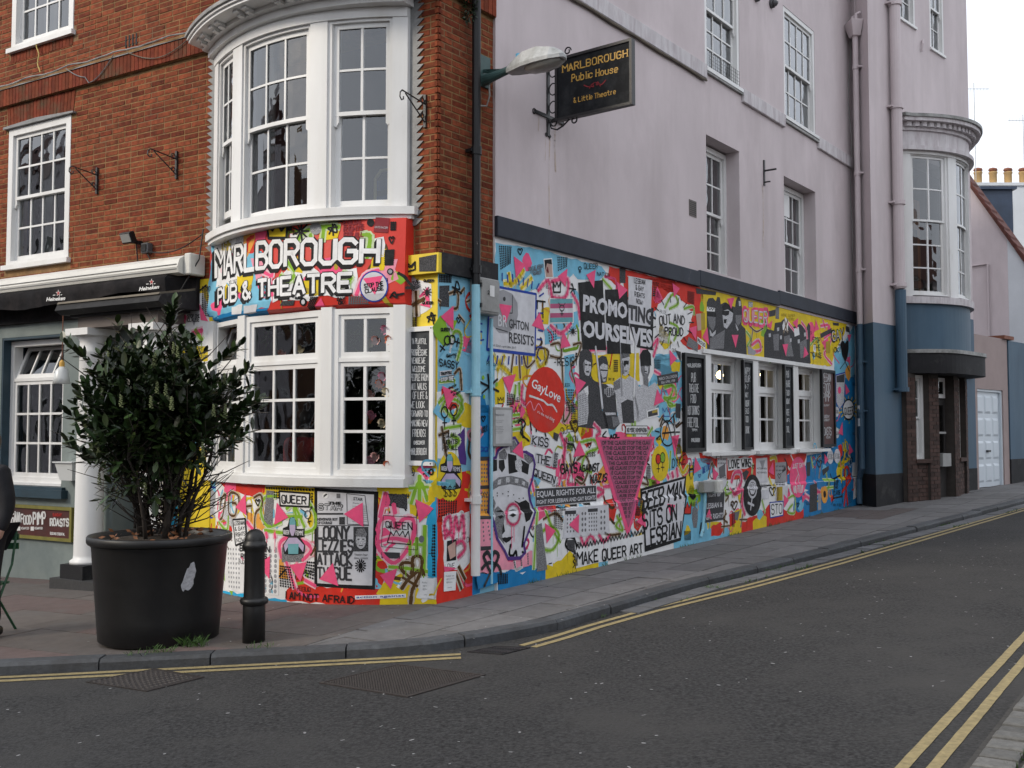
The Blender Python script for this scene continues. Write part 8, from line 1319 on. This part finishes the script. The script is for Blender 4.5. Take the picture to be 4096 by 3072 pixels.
sheet(B, 'z7', rect(1135, 935, 1245, 1115), 'n1', 6); sheet(B, 'z7', ell(1190, 1035, 38, 62), 'n3', 7); sheet(B, 'z7', [(1150, 990), (1165, 950), (1215, 945), (1235, 990), (1225, 1010), (1160, 1005)], 'n2', 8); sheet(B, 'z7', rect(1165, 1022, 1180, 1030), 'bk', 8); sheet(B, 'z7', rect(1200, 1022, 1215, 1030), 'bk', 8); sheet(B, 'z7', rect(1175, 1070, 1206, 1076), 'bk', 8); typ(B, 'z7', 'Viewers hear', rect(1142, 1130, 1240, 1148), 'g1', 6, .0); typ(B, 'z7', 'demo screams', rect(1140, 1155, 1242, 1172), 'g1', 6, .0); star(B, 'z7', 1187, 1222, 24, 38, 14, .012, 'bk', 6); disc(B, 'z7', 1187, 1222, 17, 24, 'bk', 6); disc(B, 'z7', 928, 705, 22, 22, 'wh', 6); stroke(B, 'z7', [[(915, 715), (940, 695)], [(918, 705), (935, 692)]], .007, 'bk', 7); sheet(B, 'z7', rect(1010, 690, 1038, 722), 'g2', 6)
tri(B, 'z7', [(265, 790), (340, 690), (345, 850)], [(570, 755), (655, 865), (550, 920)], [(430, 1205), (520, 1150), (515, 1320)], [(660, 1215), (790, 1195), (745, 1340)], [(1590, 730), (1725, 800), (1620, 905)], [(1330, 1290), (1460, 1240), (1410, 1395)]); flat(B, [uvs(B, 'z7', [(1065, 840), (1205, 755), (1210, 935)])], 'pk', 9, 'pink_triangle'); flat(B, [uvs(B, 'z7', [(885, 1320), (985, 1200), (1025, 1370)])], 'pk', 9, 'pink_triangle')
for c, w, L_ in (('gn', .04, [[(560, 710), (480, 720), (450, 820), (500, 930), (600, 900)], [(640, 800), (690, 780), (720, 920)], [(700, 770), (770, 930)], [(640, 860), (750, 860)], [(480, 960), (640, 980), (830, 960), (850, 840), (780, 720)], [(1560, 760), (1620, 600), (1680, 740)], [(1620, 560), (1620, 800)], [(1550, 650), (1700, 640)], [(1660, 930), (1650, 1290)], [(1550, 1140), (1550, 1040)], [(1600, 1150), (1600, 1020)], [(1540, 1060), (1660, 1070)], [(1400, 1230), (1520, 1240), (1700, 1270)], [(140, 900), (200, 960), (210, 860)]]), ('pk', .05, [[(1330, 860), (1370, 690)], [(1370, 690), (1390, 760), (1350, 780)], [(1440, 830), (1430, 770)], [(1310, 960), (1340, 880), (1420, 870), (1450, 940), (1500, 880), (1570, 880), (1580, 980), (1540, 1090), (1440, 1200), (1360, 1150), (1310, 1060), (1320, 960)], [(1310, 1050), (1420, 1020), (1540, 1040)], [(350, 900), (390, 950), (470, 1000)], [(600, 1160), (590, 1060), (660, 1010), (780, 1050), (820, 1110), (760, 1180)], [(640, 1200), (700, 1380)], [(490, 980), (495, 1010)], [(550, 970), (555, 1010)], [(780, 1330), (850, 1370)]]), ('br', .035, [[(150, 800), (160, 730), (190, 700), (170, 850), (150, 880)], [(290, 760), (280, 700), (220, 690), (215, 830), (260, 850), (270, 770), (240, 760)], [(320, 740), (350, 830)], [(300, 790), (380, 780)], [(400, 720), (450, 700), (460, 780), (410, 840), (405, 990)], [(820, 1140), (850, 1090)]]), ('br', .04, [[(1490, 1390), (1540, 1320), (1630, 1250), (1650, 1290)], [(1540, 1300), (1480, 1240), (1500, 1200), (1570, 1210), (1560, 1280)], [(1570, 1270), (1570, 1170), (1610, 1150), (1640, 1180), (1620, 1290), (1570, 1390), (1555, 1500)], [(1500, 1310), (1600, 1370)]])): stroke(B, 'z7', L_, w * .72, c, 3)
sheet(B, 'z7', [(588, 672), (812, 688), (806, 786), (594, 778)], 'wh', 4); outline(B, 'z7', [(588, 672), (812, 688), (806, 786), (594, 778)], .018, 'bk', 5); hand(B, 'z7', 'QUEER', [(606, 700), (788, 712), (786, 766), (608, 758)], .013); femme(B, 'z7', 693, 960, 1.0)
for p, c in [([(492, 665), (546, 670), (536, 930), (468, 922)], 'n2'), ([(1375, 690), (1530, 697), (1530, 806), (1370, 775)], 'n1'), ([(1340, 1120), (1476, 1125), (1476, 1170), (1340, 1166)], 'g1'), ([(605, 1085), (768, 1110), (765, 1190), (605, 1196)], 'n2'), ([(150, 850), (220, 760), (240, 940)], 'n3'), ([(410, 1030), (462, 1035), (462, 1062), (410, 1060)], 'g1')]: sheet(B, 'z7', p, c, 3)
sheet(B, 'z7', [(170, 1030), (585, 1050), (580, 1440), (190, 1400)], 'g4' if False else 'wh', 2); dots(B, 'z7', [(200, 1080), (300, 1085), (300, 1400), (210, 1390)], 5, 9, 'g3', .014, 3); dots(B, 'z7', [(430, 1090), (580, 1095), (575, 1430), (430, 1420)], 4, 9, 'g3', .022, 3); sheet(B, 'z7', [(245, 882), (336, 875), (346, 1040), (266, 1072)], 'wh', 5); outline(B, 'z7', [(245, 882), (336, 875), (346, 1040), (266, 1072)], .02, 'bk', 6)
for k, t in enumerate(('LESBIAN', '& GAY', 'RIGHTS', 'NOW!')): hand(B, 'z7', t, [(256 + k * 5, 895 + k * 42), (330 + k * 3, 890 + k * 40), (332 + k * 3, 918 + k * 40), (258 + k * 5, 922 + k * 42)], .006, 'bk', 7)
hand(B, 'y', 'BRIGHTON', [(1000, 775), (1335, 790), (1330, 855), (1000, 835)], .012); hand(B, 'y', 'RESISTS', [(1010, 870), (1300, 870), (1300, 920), (1010, 920)], .01); dots(B, 'z7', [(588, 1215), (670, 1225), (705, 1395), (588, 1375)], 6, 9); dots(B, 'z7', [(790, 1185), (850, 1188), (842, 1330), (770, 1300)], 4, 6); dots(B, 'z7', [(1688, 915), (1740, 915), (1738, 1300), (1688, 1300)], 3, 17, r=.014); dots(B, 'z7', [(488, 640), (845, 655), (845, 672), (488, 657)], 18, 1, r=.013); dots(B, 'z7', [(545, 670), (590, 672), (590, 730), (545, 725)], 3, 3); dots(B, 'z7', [(820, 680), (838, 680), (838, 760), (820, 760)], 1, 4)
hand(B, 'z7', 'I AM NOT AFRAID', [(630, 1410), (1142, 1450), (1140, 1498), (628, 1462)], .012); sheet(B, 'z7', [(1145, 1442), (1520, 1428), (1523, 1456), (1148, 1470)], 'wh', 5, 'paper_tag'); typ(B, 'z7', 'action against', [(1155, 1446), (1512, 1433), (1513, 1452), (1156, 1466)], 'bb', 7, .01); outline(B, 'z7', [(1355, 850), (1600, 865), (1605, 1105), (1340, 1080)], .005, 'bk', 5); hand(B, 'z7', 'QUEEN', [(1372, 895), (1570, 905), (1572, 960), (1375, 940)], .009); stroke(B, 'z7', [[(1385, 1050), (1410, 970), (1430, 1000), (1450, 960), (1475, 1000), (1500, 965), (1515, 1010), (1540, 965), (1555, 1065), (1385, 1050)]], .008, 'bk', 6, sm=False); disc(B, 'z7', 1636, 1025, 20, 26, 'g2', 5); follow(B, [(1626, 1312), (1735, 1316), (1730, 1466), (1623, 1460)]); heart(B, 'z7', 428, 755, 20, .014, 'bk'); stroke(B, 'z7', [ell(797, 845, 22, 30, 12) + [(819, 845)], [(808, 820), (828, 785)], [(815, 790), (828, 785), (828, 800)], [(800, 875), (810, 915)], [(798, 900), (822, 890)], [(780, 825), (745, 800)]], .009, 'bk', 6, sm=False)
# ---------------------------------------------------------------- corner pilaster, left strip
P_ = 'P'
patch(P_, 'z6', [(1690, 640), (1800, 590), (1890, 620), (1895, 790), (1800, 850), (1700, 760)], 'wh', 1); tri(P_, 'z6', [(1750, 760), (1870, 640), (1885, 795)]); sheet(P_, 'z6', [(1665, 610), (1760, 560), (1815, 625), (1700, 700)], 'g3', 7); hand(P_, 'z6', 'STOP THE', [(1680, 650), (1800, 580), (1810, 605), (1692, 672)], .007, 'bk', 8); hand(P_, 'z6', 'CLAUSE', [(1690, 680), (1808, 610), (1815, 638), (1700, 702)], .007, 'bk', 8); stroke(P_, 'z6', [[(1780, 680), (1785, 850)], [(1730, 790), (1840, 730)]], .035, 'br', 7); hand(P_, 'z6', 'QUEER', rect(1838, 588, 1912, 604), .009); hand(P_, 'z6', 'QUEER', rect(1830, 750, 1905, 768), .009); dots(P_, 'z6', [(1708, 832), (1782, 832), (1782, 936), (1708, 930)], 6, 8, r=.009); stroke(P_, 'z6', [[(1870, 900), (1895, 830), (1915, 890), (1860, 865), (1922, 850)], [(1890, 830), (1910, 915)]], .015, 'bk', 5); star(P_, 'z6', 1862, 680, 14, 32, 10, .009, 'bk', 7); sheet(P_, 'z6', ell(1862, 685, 14, 24), 'bk', 8, 'painted_fist')
patch(P_, 'z7', [(1560, 530), (1680, 520), (1700, 640), (1545, 640)], 'wh', 1); hand(P_, 'z7', 'WE ARE', [(1565, 612), (1668, 600), (1668, 640), (1568, 648)], .009, 'bk', 8); hand(P_, 'z7', 'FAMILY', [(1580, 655), (1675, 648), (1675, 688), (1582, 694)], .009, 'bk', 8); stroke(P_, 'z7', [ell(1560, 530, 26, 30, 12) + [(1586, 530)], [(1545, 555), (1562, 505), (1580, 560)], [(1550, 540), (1578, 535)]], .007, 'bk', 5, sm=False); stroke(P_, 'z7', [ell(1708, 530, 13, 20, 10) + [(1721, 530)], [(1695, 535), (1650, 545)], [(1665, 520), (1670, 560)], [(1690, 520), (1690, 545)]], .016, 'bk', 5, sm=False)
hand('K', 'z6', 'M', [(1692, 480), (1772, 455), (1772, 510), (1695, 535)], .018, 'bk', 3); outline('K', 'z6', [(1692, 480), (1710, 500), (1725, 470), (1745, 498), (1768, 460), (1772, 512), (1696, 536)], .014, 'bk', 4); sheet('K', 'z6', [(1800, 425), (1930, 400), (1925, 525), (1802, 528)], 'n1', 2)
L = 'L'
patch(L, 'z5', [(1215, 480), (1350, 450), (1390, 560), (1395, 800), (1160, 800), (1165, 560)], 'wh', 1); patch(L, 'z5', [(1165, 900), (1395, 900), (1395, 1480), (1165, 1480)], 'wh', 1); patch(L, 'z5', [(1160, 1100), (1290, 1180), (1300, 1500), (1160, 1550)], 'lb', 2); stroke(L, 'z5', [[(1170, 630), (1230, 610), (1200, 660)], [(1280, 720), (1340, 700)], [(1170, 1250), (1240, 1350)]], .05, 'pk', 3); sheet(L, 'z5', [(1250, 570), (1330, 565), (1290, 670)], 'g3', 5); hand(L, 'z5', 'STOP THE', [(1248, 596), (1330, 592), (1330, 614), (1248, 616)], .008, 'bk', 7); hand(L, 'z5', 'CLAUSE', [(1248, 620), (1326, 616), (1326, 640), (1248, 642)], .008, 'bk', 7); tri(L, 'z5', [(1325, 520), (1385, 640), (1335, 630)]); stroke(L, 'z5', [[(1240, 450), (1250, 500), (1270, 430), (1290, 490), (1320, 390), (1300, 480)], [(1250, 520), (1300, 460), (1370, 400)]], .02, 'bk', 4); dots(L, 'z5', [(1342, 405), (1395, 405), (1392, 612), (1342, 600)], 5, 15, r=.011); hand(L, 'z5', 'GAY RIGHTS', [(1230, 545), (1360, 530), (1360, 560), (1230, 572)], .006); stroke(L, 'z5', [[(1200, 1200), (1260, 1300), (1240, 1450)], [(1300, 700), (1340, 760)], [(1200, 1300), (1280, 1250)]], .05, 'gn', 3); heart(L, 'z5', 1190, 580, 16, .008, 'bk')
# ---------------------------------------------------------------- curved sign panel
G_ = 'G'
patch(G_, 'z6', [(275, 260), (480, 200), (520, 330), (640, 380), (640, 560), (720, 720), (690, 800), (250, 870)], 'lb', 1, .02); patch(G_, 'z6', [(250, 855), (690, 795), (700, 850), (245, 915)], 'db', 2, .006); patch(G_, 'z6', [(290, 280), (470, 230), (530, 420), (480, 620), (290, 650)], 'wh', 2, .04); patch(G_, 'z6', [(680, 640), (860, 500), (1000, 480), (1100, 560), (1340, 500), (1360, 700), (1180, 720), (900, 740), (720, 760)], 'wh', 2, .03)
for p, c in (([(460, 560), (580, 540), (560, 700), (470, 680)], 'yl'), ([(850, 420), (960, 430), (940, 540), (830, 520)], 'yl'), ([(940, 600), (1060, 560), (1080, 700), (940, 700)], 'yl'), ([(1080, 190), (1220, 170), (1200, 280), (1060, 290)], 'yl'), ([(1480, 380), (1560, 360), (1540, 520), (1440, 520)], 'yl'), ([(560, 430), (700, 400), (720, 520), (600, 600)], 'pl'), ([(1060, 430), (1200, 400), (1240, 520), (1080, 560)], 'pk'), ([(1340, 300), (1540, 270), (1540, 420), (1360, 440)], 'wh'), ([(590, 240), (680, 230), (660, 350), (600, 330)], 'pk'), ([(850, 250), (1010, 240), (1000, 340), (860, 340)], 'wh')): patch(G_, 'z6', p, c, 3, .02)
stroke(G_, 'z6', [[(900, 330), (950, 240), (1080, 200), (1210, 200)], [(1000, 260), (1020, 340)], [(1100, 200), (1090, 300)], [(820, 440), (880, 520)], [(780, 560), (830, 600), (880, 560)], [(1240, 540), (1300, 580), (1230, 620)], [(1380, 260), (1440, 270), (1420, 420)], [(700, 640), (780, 700)]], .04, 'gn', 4); stroke(G_, 'z6', [[(640, 520), (720, 560), (700, 480)], [(1340, 700), (1400, 560), (1500, 520)], [(700, 580), (720, 700)]], .035, 'pk', 4); stroke(G_, 'z6', [[(1180, 350), (1190, 500)], [(960, 660), (1040, 690)], [(1540, 720), (1600, 780)], [(530, 690), (560, 640)]], .045, 'ol', 4)
for t, q, dx, dy in (('MARLBOROUGH', [(285, 350), (1540, 275), (1532, 480), (285, 592)], -10, 14), ('PUB & THEATRE', [(300, 640), (1335, 520), (1332, 694), (300, 792)], -9, 12)):
    q2 = [(x + (22 if i in (0, 3) else -22), y + (22 if i < 2 else -22)) for i, (x, y) in enumerate(q)]; wd = .046 if t[0] == 'M' else .036
    for k in (1, .5): hand(G_, 'z6', t, [(x + dx * k * 1.5, y + dy * k * 1.5) for x, y in q2], wd + .018, 'bk', 6, 0, adv=5.3)
    hand(G_, 'z6', t, q2, wd + .018, 'bk', 6.5, 0, adv=5.3); hand(G_, 'z6', t, q2, wd, 'wh', 8, 0, adv=5.3)
hand(G_, 'z6', 'THE', [(342, 288), (425, 292), (418, 368), (345, 370)], .026, 'ol', 8); crown(G_, 'z6', 682, 170, 150, 112, .03, 'bk', 'yl', 7); star(G_, 'z6', 930, 230, 8, 58, 9, .02, 'bk', 6); stroke(G_, 'z6', [[(1140, 250), (1180, 180), (1195, 240), (1130, 210), (1200, 200)], [(1165, 180), (1170, 260)]], .018, 'bk', 6)
for t, y in (('EQUAL', 145), ('RIGHTS', 192), ('FOR ALL', 238)): hand(G_, 'z6', t, [(1250, y + 4), (1395, y), (1393, y + 34), (1248, y + 40)], .012, 'mr', 6)
disc(G_, 'z6', 1445, 168, 27, 28, 'bk', 5); sheet(G_, 'z6', [(1482, 128), (1586, 134), (1572, 242), (1466, 236)], 'mr', 5); typ(G_, 'z6', 'HATE RACISM', [(1478, 192), (1574, 198), (1572, 214), (1476, 208)], 'g4', 7, .0); disc(G_, 'z6', 1040, 210, 42, 46, 'g3', 5); typ(G_, 'z6', 'GO GIRL', [(1005, 208), (1078, 200), (1078, 222), (1005, 230)], 'wh', 7, .0); dots(G_, 'z6', [(1088, 130), (1240, 128), (1240, 165), (1088, 168)], 11, 3); dots(G_, 'z6', [(830, 170), (870, 165), (865, 225), (830, 225)], 4, 5); dots(G_, 'z6', [(1550, 370), (1620, 365), (1610, 480), (1550, 480)], 5, 8, r=.014); dots(G_, 'z6', [(1590, 160), (1635, 160), (1630, 225), (1590, 225)], 3, 5); dots(G_, 'z6', [(1280, 712), (1440, 700), (1440, 775), (1280, 770)], 9, 4, 'g2'); dots(G_, 'z6', [(1000, 715), (1060, 712), (1050, 810), (1000, 815)], 4, 7)
disc(G_, 'z6', 1470, 638, 106, 116, 'bb', 6); disc(G_, 'z6', 1470, 638, 96, 106, 'g4', 7); sheet(G_, 'z6', [(1390, 580), (1536, 558), (1480, 700)], 'pk', 8, 'pink_triangle'); hand(G_, 'z6', 'STOP THE', [(1400, 622), (1538, 600), (1540, 628), (1402, 650)], .009, 'bk', 9); hand(G_, 'z6', 'CLAUSE', [(1406, 660), (1542, 634), (1544, 662), (1408, 688)], .009, 'bk', 9); tri(G_, 'z6', [(1040, 790), (1080, 722), (1115, 785)]); sheet(G_, 'z6', [(775, 780), (795, 745), (885, 740), (875, 778)], 'n1', 5); disc(G_, 'z6', 948, 752, 26, 30, 'bk', 5); disc(G_, 'z6', 948, 752, 13, 18, 'g4', 6); hand(G_, 'z6', 'QUEER', [(890, 715), (945, 712), (945, 728), (890, 730)], .009); hand(G_, 'z6', 'GAY', [(1200, 722), (1258, 716), (1258, 738), (1200, 744)], .01); hand(G_, 'z6', 'OK!', [(1210, 748), (1258, 742), (1258, 764), (1210, 770)], .01); disc(G_, 'z6', 1590, 528, 24, 24, 'bk', 5); disc(G_, 'z6', 1590, 528, 15, 15, 'g3', 6); heart(G_, 'z6', 1600, 295, 22, .012, 'bk', 6); stroke(G_, 'z6', [[(1590, 720), (1620, 680), (1640, 720), (1600, 700)], [(1640, 700), (1690, 690)]], .018, 'bk', 6); patch(G_, 'z6', [(510, 780), (610, 770), (605, 830), (510, 838)], 'g4', 4); patch(G_, 'z6', [(420, 790), (500, 770), (490, 840), (420, 845)], 'wh', 4); sheet(G_, 'z6', [(450, 232), (508, 224), (506, 345), (452, 350)], 'n3', 5)
# ---------------------------------------------------------------- lettering on signs and boards
hand('H', 'z3', 'MARLBOROUGH', [(830, 482), (1318, 362), (1316, 412), (832, 532)], .0125, 'gold', 3, 0, .55) if False else None
GOLD = M['gold']
def sgn(t, q, w, m): hand('H', 'z3', t, q, w, m, 2, 0, .6)
def matname(m): return m
for t, q, w in (('MARLBOROUGH', [(830, 484), (1316, 364), (1316, 414), (832, 534)], .017), ('Public House', [(900, 552), (1244, 480), (1242, 530), (900, 602)], .015), ('& Little Theatre', [(915, 724), (1226, 656), (1226, 690), (915, 758)], .011)):
    polys = None; hand('H', 'z3', t, q, w * .78, GOLD, 3, 0, .65, adv=5.9)
stroke('H', 'z3', [[(990, 630), (1030, 640), (1065, 610)], [(1150, 590), (1115, 625), (1075, 608)], [(1030, 650), (1050, 620), (1060, 640), (1035, 635)], [(1110, 635), (1090, 605), (1080, 625), (1105, 620)]], .012, M['dred'], 3)
CH_ = M['chalk']
for t, x0, x1, y, h in (("'A PLAYFUL", 1655, 1772, 398, 42), ('&', 1702, 1722, 450, 26), ('PROGRESSIVE', 1645, 1776, 485, 45), ('VENUE.WE', 1655, 1762, 548, 45), ('WELCOME', 1660, 1760, 615, 42), ('PEOPLE FROM', 1646, 1782, 675, 52), ('ALL WALKS', 1652, 1770, 748, 50), ('OF LIFE &', 1664, 1778, 815, 55), ('WE LOOK', 1644, 1756, 890, 50), ('FORWARD TO', 1642, 1780, 962, 45), ('MAKING NEW', 1646, 1776, 1035, 48), ('FRIENDS!', 1662, 1762, 1108, 56), ('DISCOVER', 1672, 1756, 1198, 26), ('MARLBOROUGH', 1642, 1770, 1255, 50)): hand('C0', 'w', t, rect(x0, y, x1, y + h), .0065, CH_, 2, .15)
for sf, L_ in (('C1', (('MARLBOROUGH', 545, 670, 785, 815), ('PUB', 585, 625, 868, 945), ('THEATRE', 566, 650, 966, 1036), ('FOOD', 580, 628, 1058, 1130), ('HOT DRINKS', 555, 655, 1160, 1235), ('FREE POOL', 552, 650, 1265, 1345), ('7PM', 590, 635, 1362, 1382), ('@MARLBOROUGH', 585, 660, 1445, 1475))), ('C2', (('HAPPY', 1052, 1105, 820, 880), ('HOUR', 1050, 1105, 890, 945), ('4-7', 1060, 1090, 970, 1010), ('DAILY', 1058, 1088, 1040, 1080), ('STUDENT', 1050, 1098, 1110, 1160), ('DEALS', 1055, 1095, 1180, 1225), ('FOOD', 1058, 1092, 1250, 1300), ('& DRINK', 1055, 1098, 1340, 1400))), ('C3', (('PUB', 1425, 1450, 850, 905), ('THEATRE', 1415, 1458, 935, 990), ('FOOD', 1420, 1455, 1020, 1065), ('SUNDAY', 1415, 1455, 1095, 1140), ('FREE', 1418, 1452, 1190, 1240), ('WIFI', 1420, 1452, 1270, 1300), ('POOL', 1418, 1455, 1340, 1390)))):
    for t, x0, x1, y0, y1 in L_: hand(sf, 'c', t, rect(x0, y0, x1, y1), .011, CH_, 2, .15)
for t, x0, x1, y0, y1, w in (('VEGAN', 1745, 1820, 872, 945, .026), ('FOOD', 1752, 1815, 960, 1035, .026), ('PIMP', 1750, 1815, 1045, 1118, .026), ('SUNDAY', 1758, 1808, 1145, 1160, .01), ('TUESDAY', 1755, 1808, 1240, 1262, .013), ('SUNDAY', 1755, 1808, 1272, 1292, .013), ('ROASTS', 1745, 1825, 1350, 1415, .026), ('100 VEGAN', 1755, 1815, 1425, 1445, .011)): hand('C4', 'c', t, rect(x0, y0, x1, y1), w * .75, CH_, 2, .3)
hand('VS', 'z8', 'VEGAN', [(42, 408), (130, 412), (130, 488), (44, 482)], .026, M['white'], 3, .5); hand('VS', 'z8', 'FOOD', [(140, 432), (212, 434), (212, 488), (140, 486)], .02, M['white'], 3, .5); hand('VS', 'z8', 'PIMP', [(222, 416), (304, 420), (304, 498), (222, 490)], .026, M['white'], 3, .5); hand('VS', 'z8', 'ROASTS', [(336, 455), (460, 460), (458, 505), (336, 500)], .022, M['white'], 3, .5); hand('VS', 'z8', 'SUNDAY', [(352, 420), (410, 422), (410, 440), (352, 438)], .009, M['red'], 3); hand('VS', 'z8', 'BOOKING ESSENTIAL', [(335, 545), (432, 552), (432, 568), (335, 561)], .006, M['white'], 3)
for x in (25, 115, 205): sheet('VS', 'z8', rect(x, 508, x + 22, 535), M['white'], 3, 'painted_icon'); hand('VS', 'z8', 'VEGANFOOD', rect(x + 26, 512, x + 80, 526), .005, M['white'], 3)
typ('EB', 'a', '2', [(552, 578), (572, 578), (572, 614), (552, 614)], 'bk', 2, .02)
for t, x0, x1, y, h in (('MARLBOROUGH', 585, 655, 115, 16), ('We are looking', 580, 650, 165, 7), ('for staff', 590, 640, 180, 7), ('Please see the', 585, 645, 215, 7), ('blackboard', 590, 640, 228, 7), ('designated smoking', 578, 652, 242, 7), ('area outside', 585, 645, 256, 7), ('of the pub', 590, 640, 270, 7)): typ('N', 'b', t, rect(x0, y, x1, y + h), 'g2', 2, .0)
for q, sx, sy in (([(598, 283), (838, 266), (822, 318), (588, 334)], 740, 230), ([(1772, 152), (2026, 122), (2008, 172), (1758, 204)], 1918, 90)):
    typ('V', 'q', 'Heineken', q, M['white'], 3, .03); s5 = lambda r_: [(sx + r_ * (1 if k % 2 == 0 else .42) * math.sin(k * .6283), sy - r_ * 1.35 * (1 if k % 2 == 0 else .42) * math.cos(k * .6283)) for k in range(10)]
    sheet('V', 'q', s5(34), M['white'], 2, 'painted_star'); sheet('V', 'q', s5(24), M['red'], 3, 'painted_star'); sheet('V', 'q', rect(sx - 68, sy + 22, sx - 38, sy + 30, -3), M['white'], 2, 'painted_rule'); sheet('V', 'q', rect(sx + 28, sy + 18, sx + 48, sy + 26, -3), M['white'], 2, 'painted_rule')
# rust and water stains under the ironwork
stain = mat('rust_stain', (.52, .41, .34), .8, .1, 6, dirt=(.6, .53, .535), dscale=5, dlo=.4, dhi=.6)

for zn, L_, w in (('z3', [(735, 1030), (730, 1300), (733, 1655)], .022), ('z3', [(775, 930), (772, 1080), (778, 1260)], .03), ('z3', [(655, 870), (652, 960)], .02), ('s', [(3050, 745), (3054, 860), (3052, 985)], .05), ('z3', [(705, 1030), (702, 1180)], .012)):
    SF['M'] = Surf(FS, side_wall, .0125); stroke('M', zn, [L_], w, stain, 0, name='rust_stain')
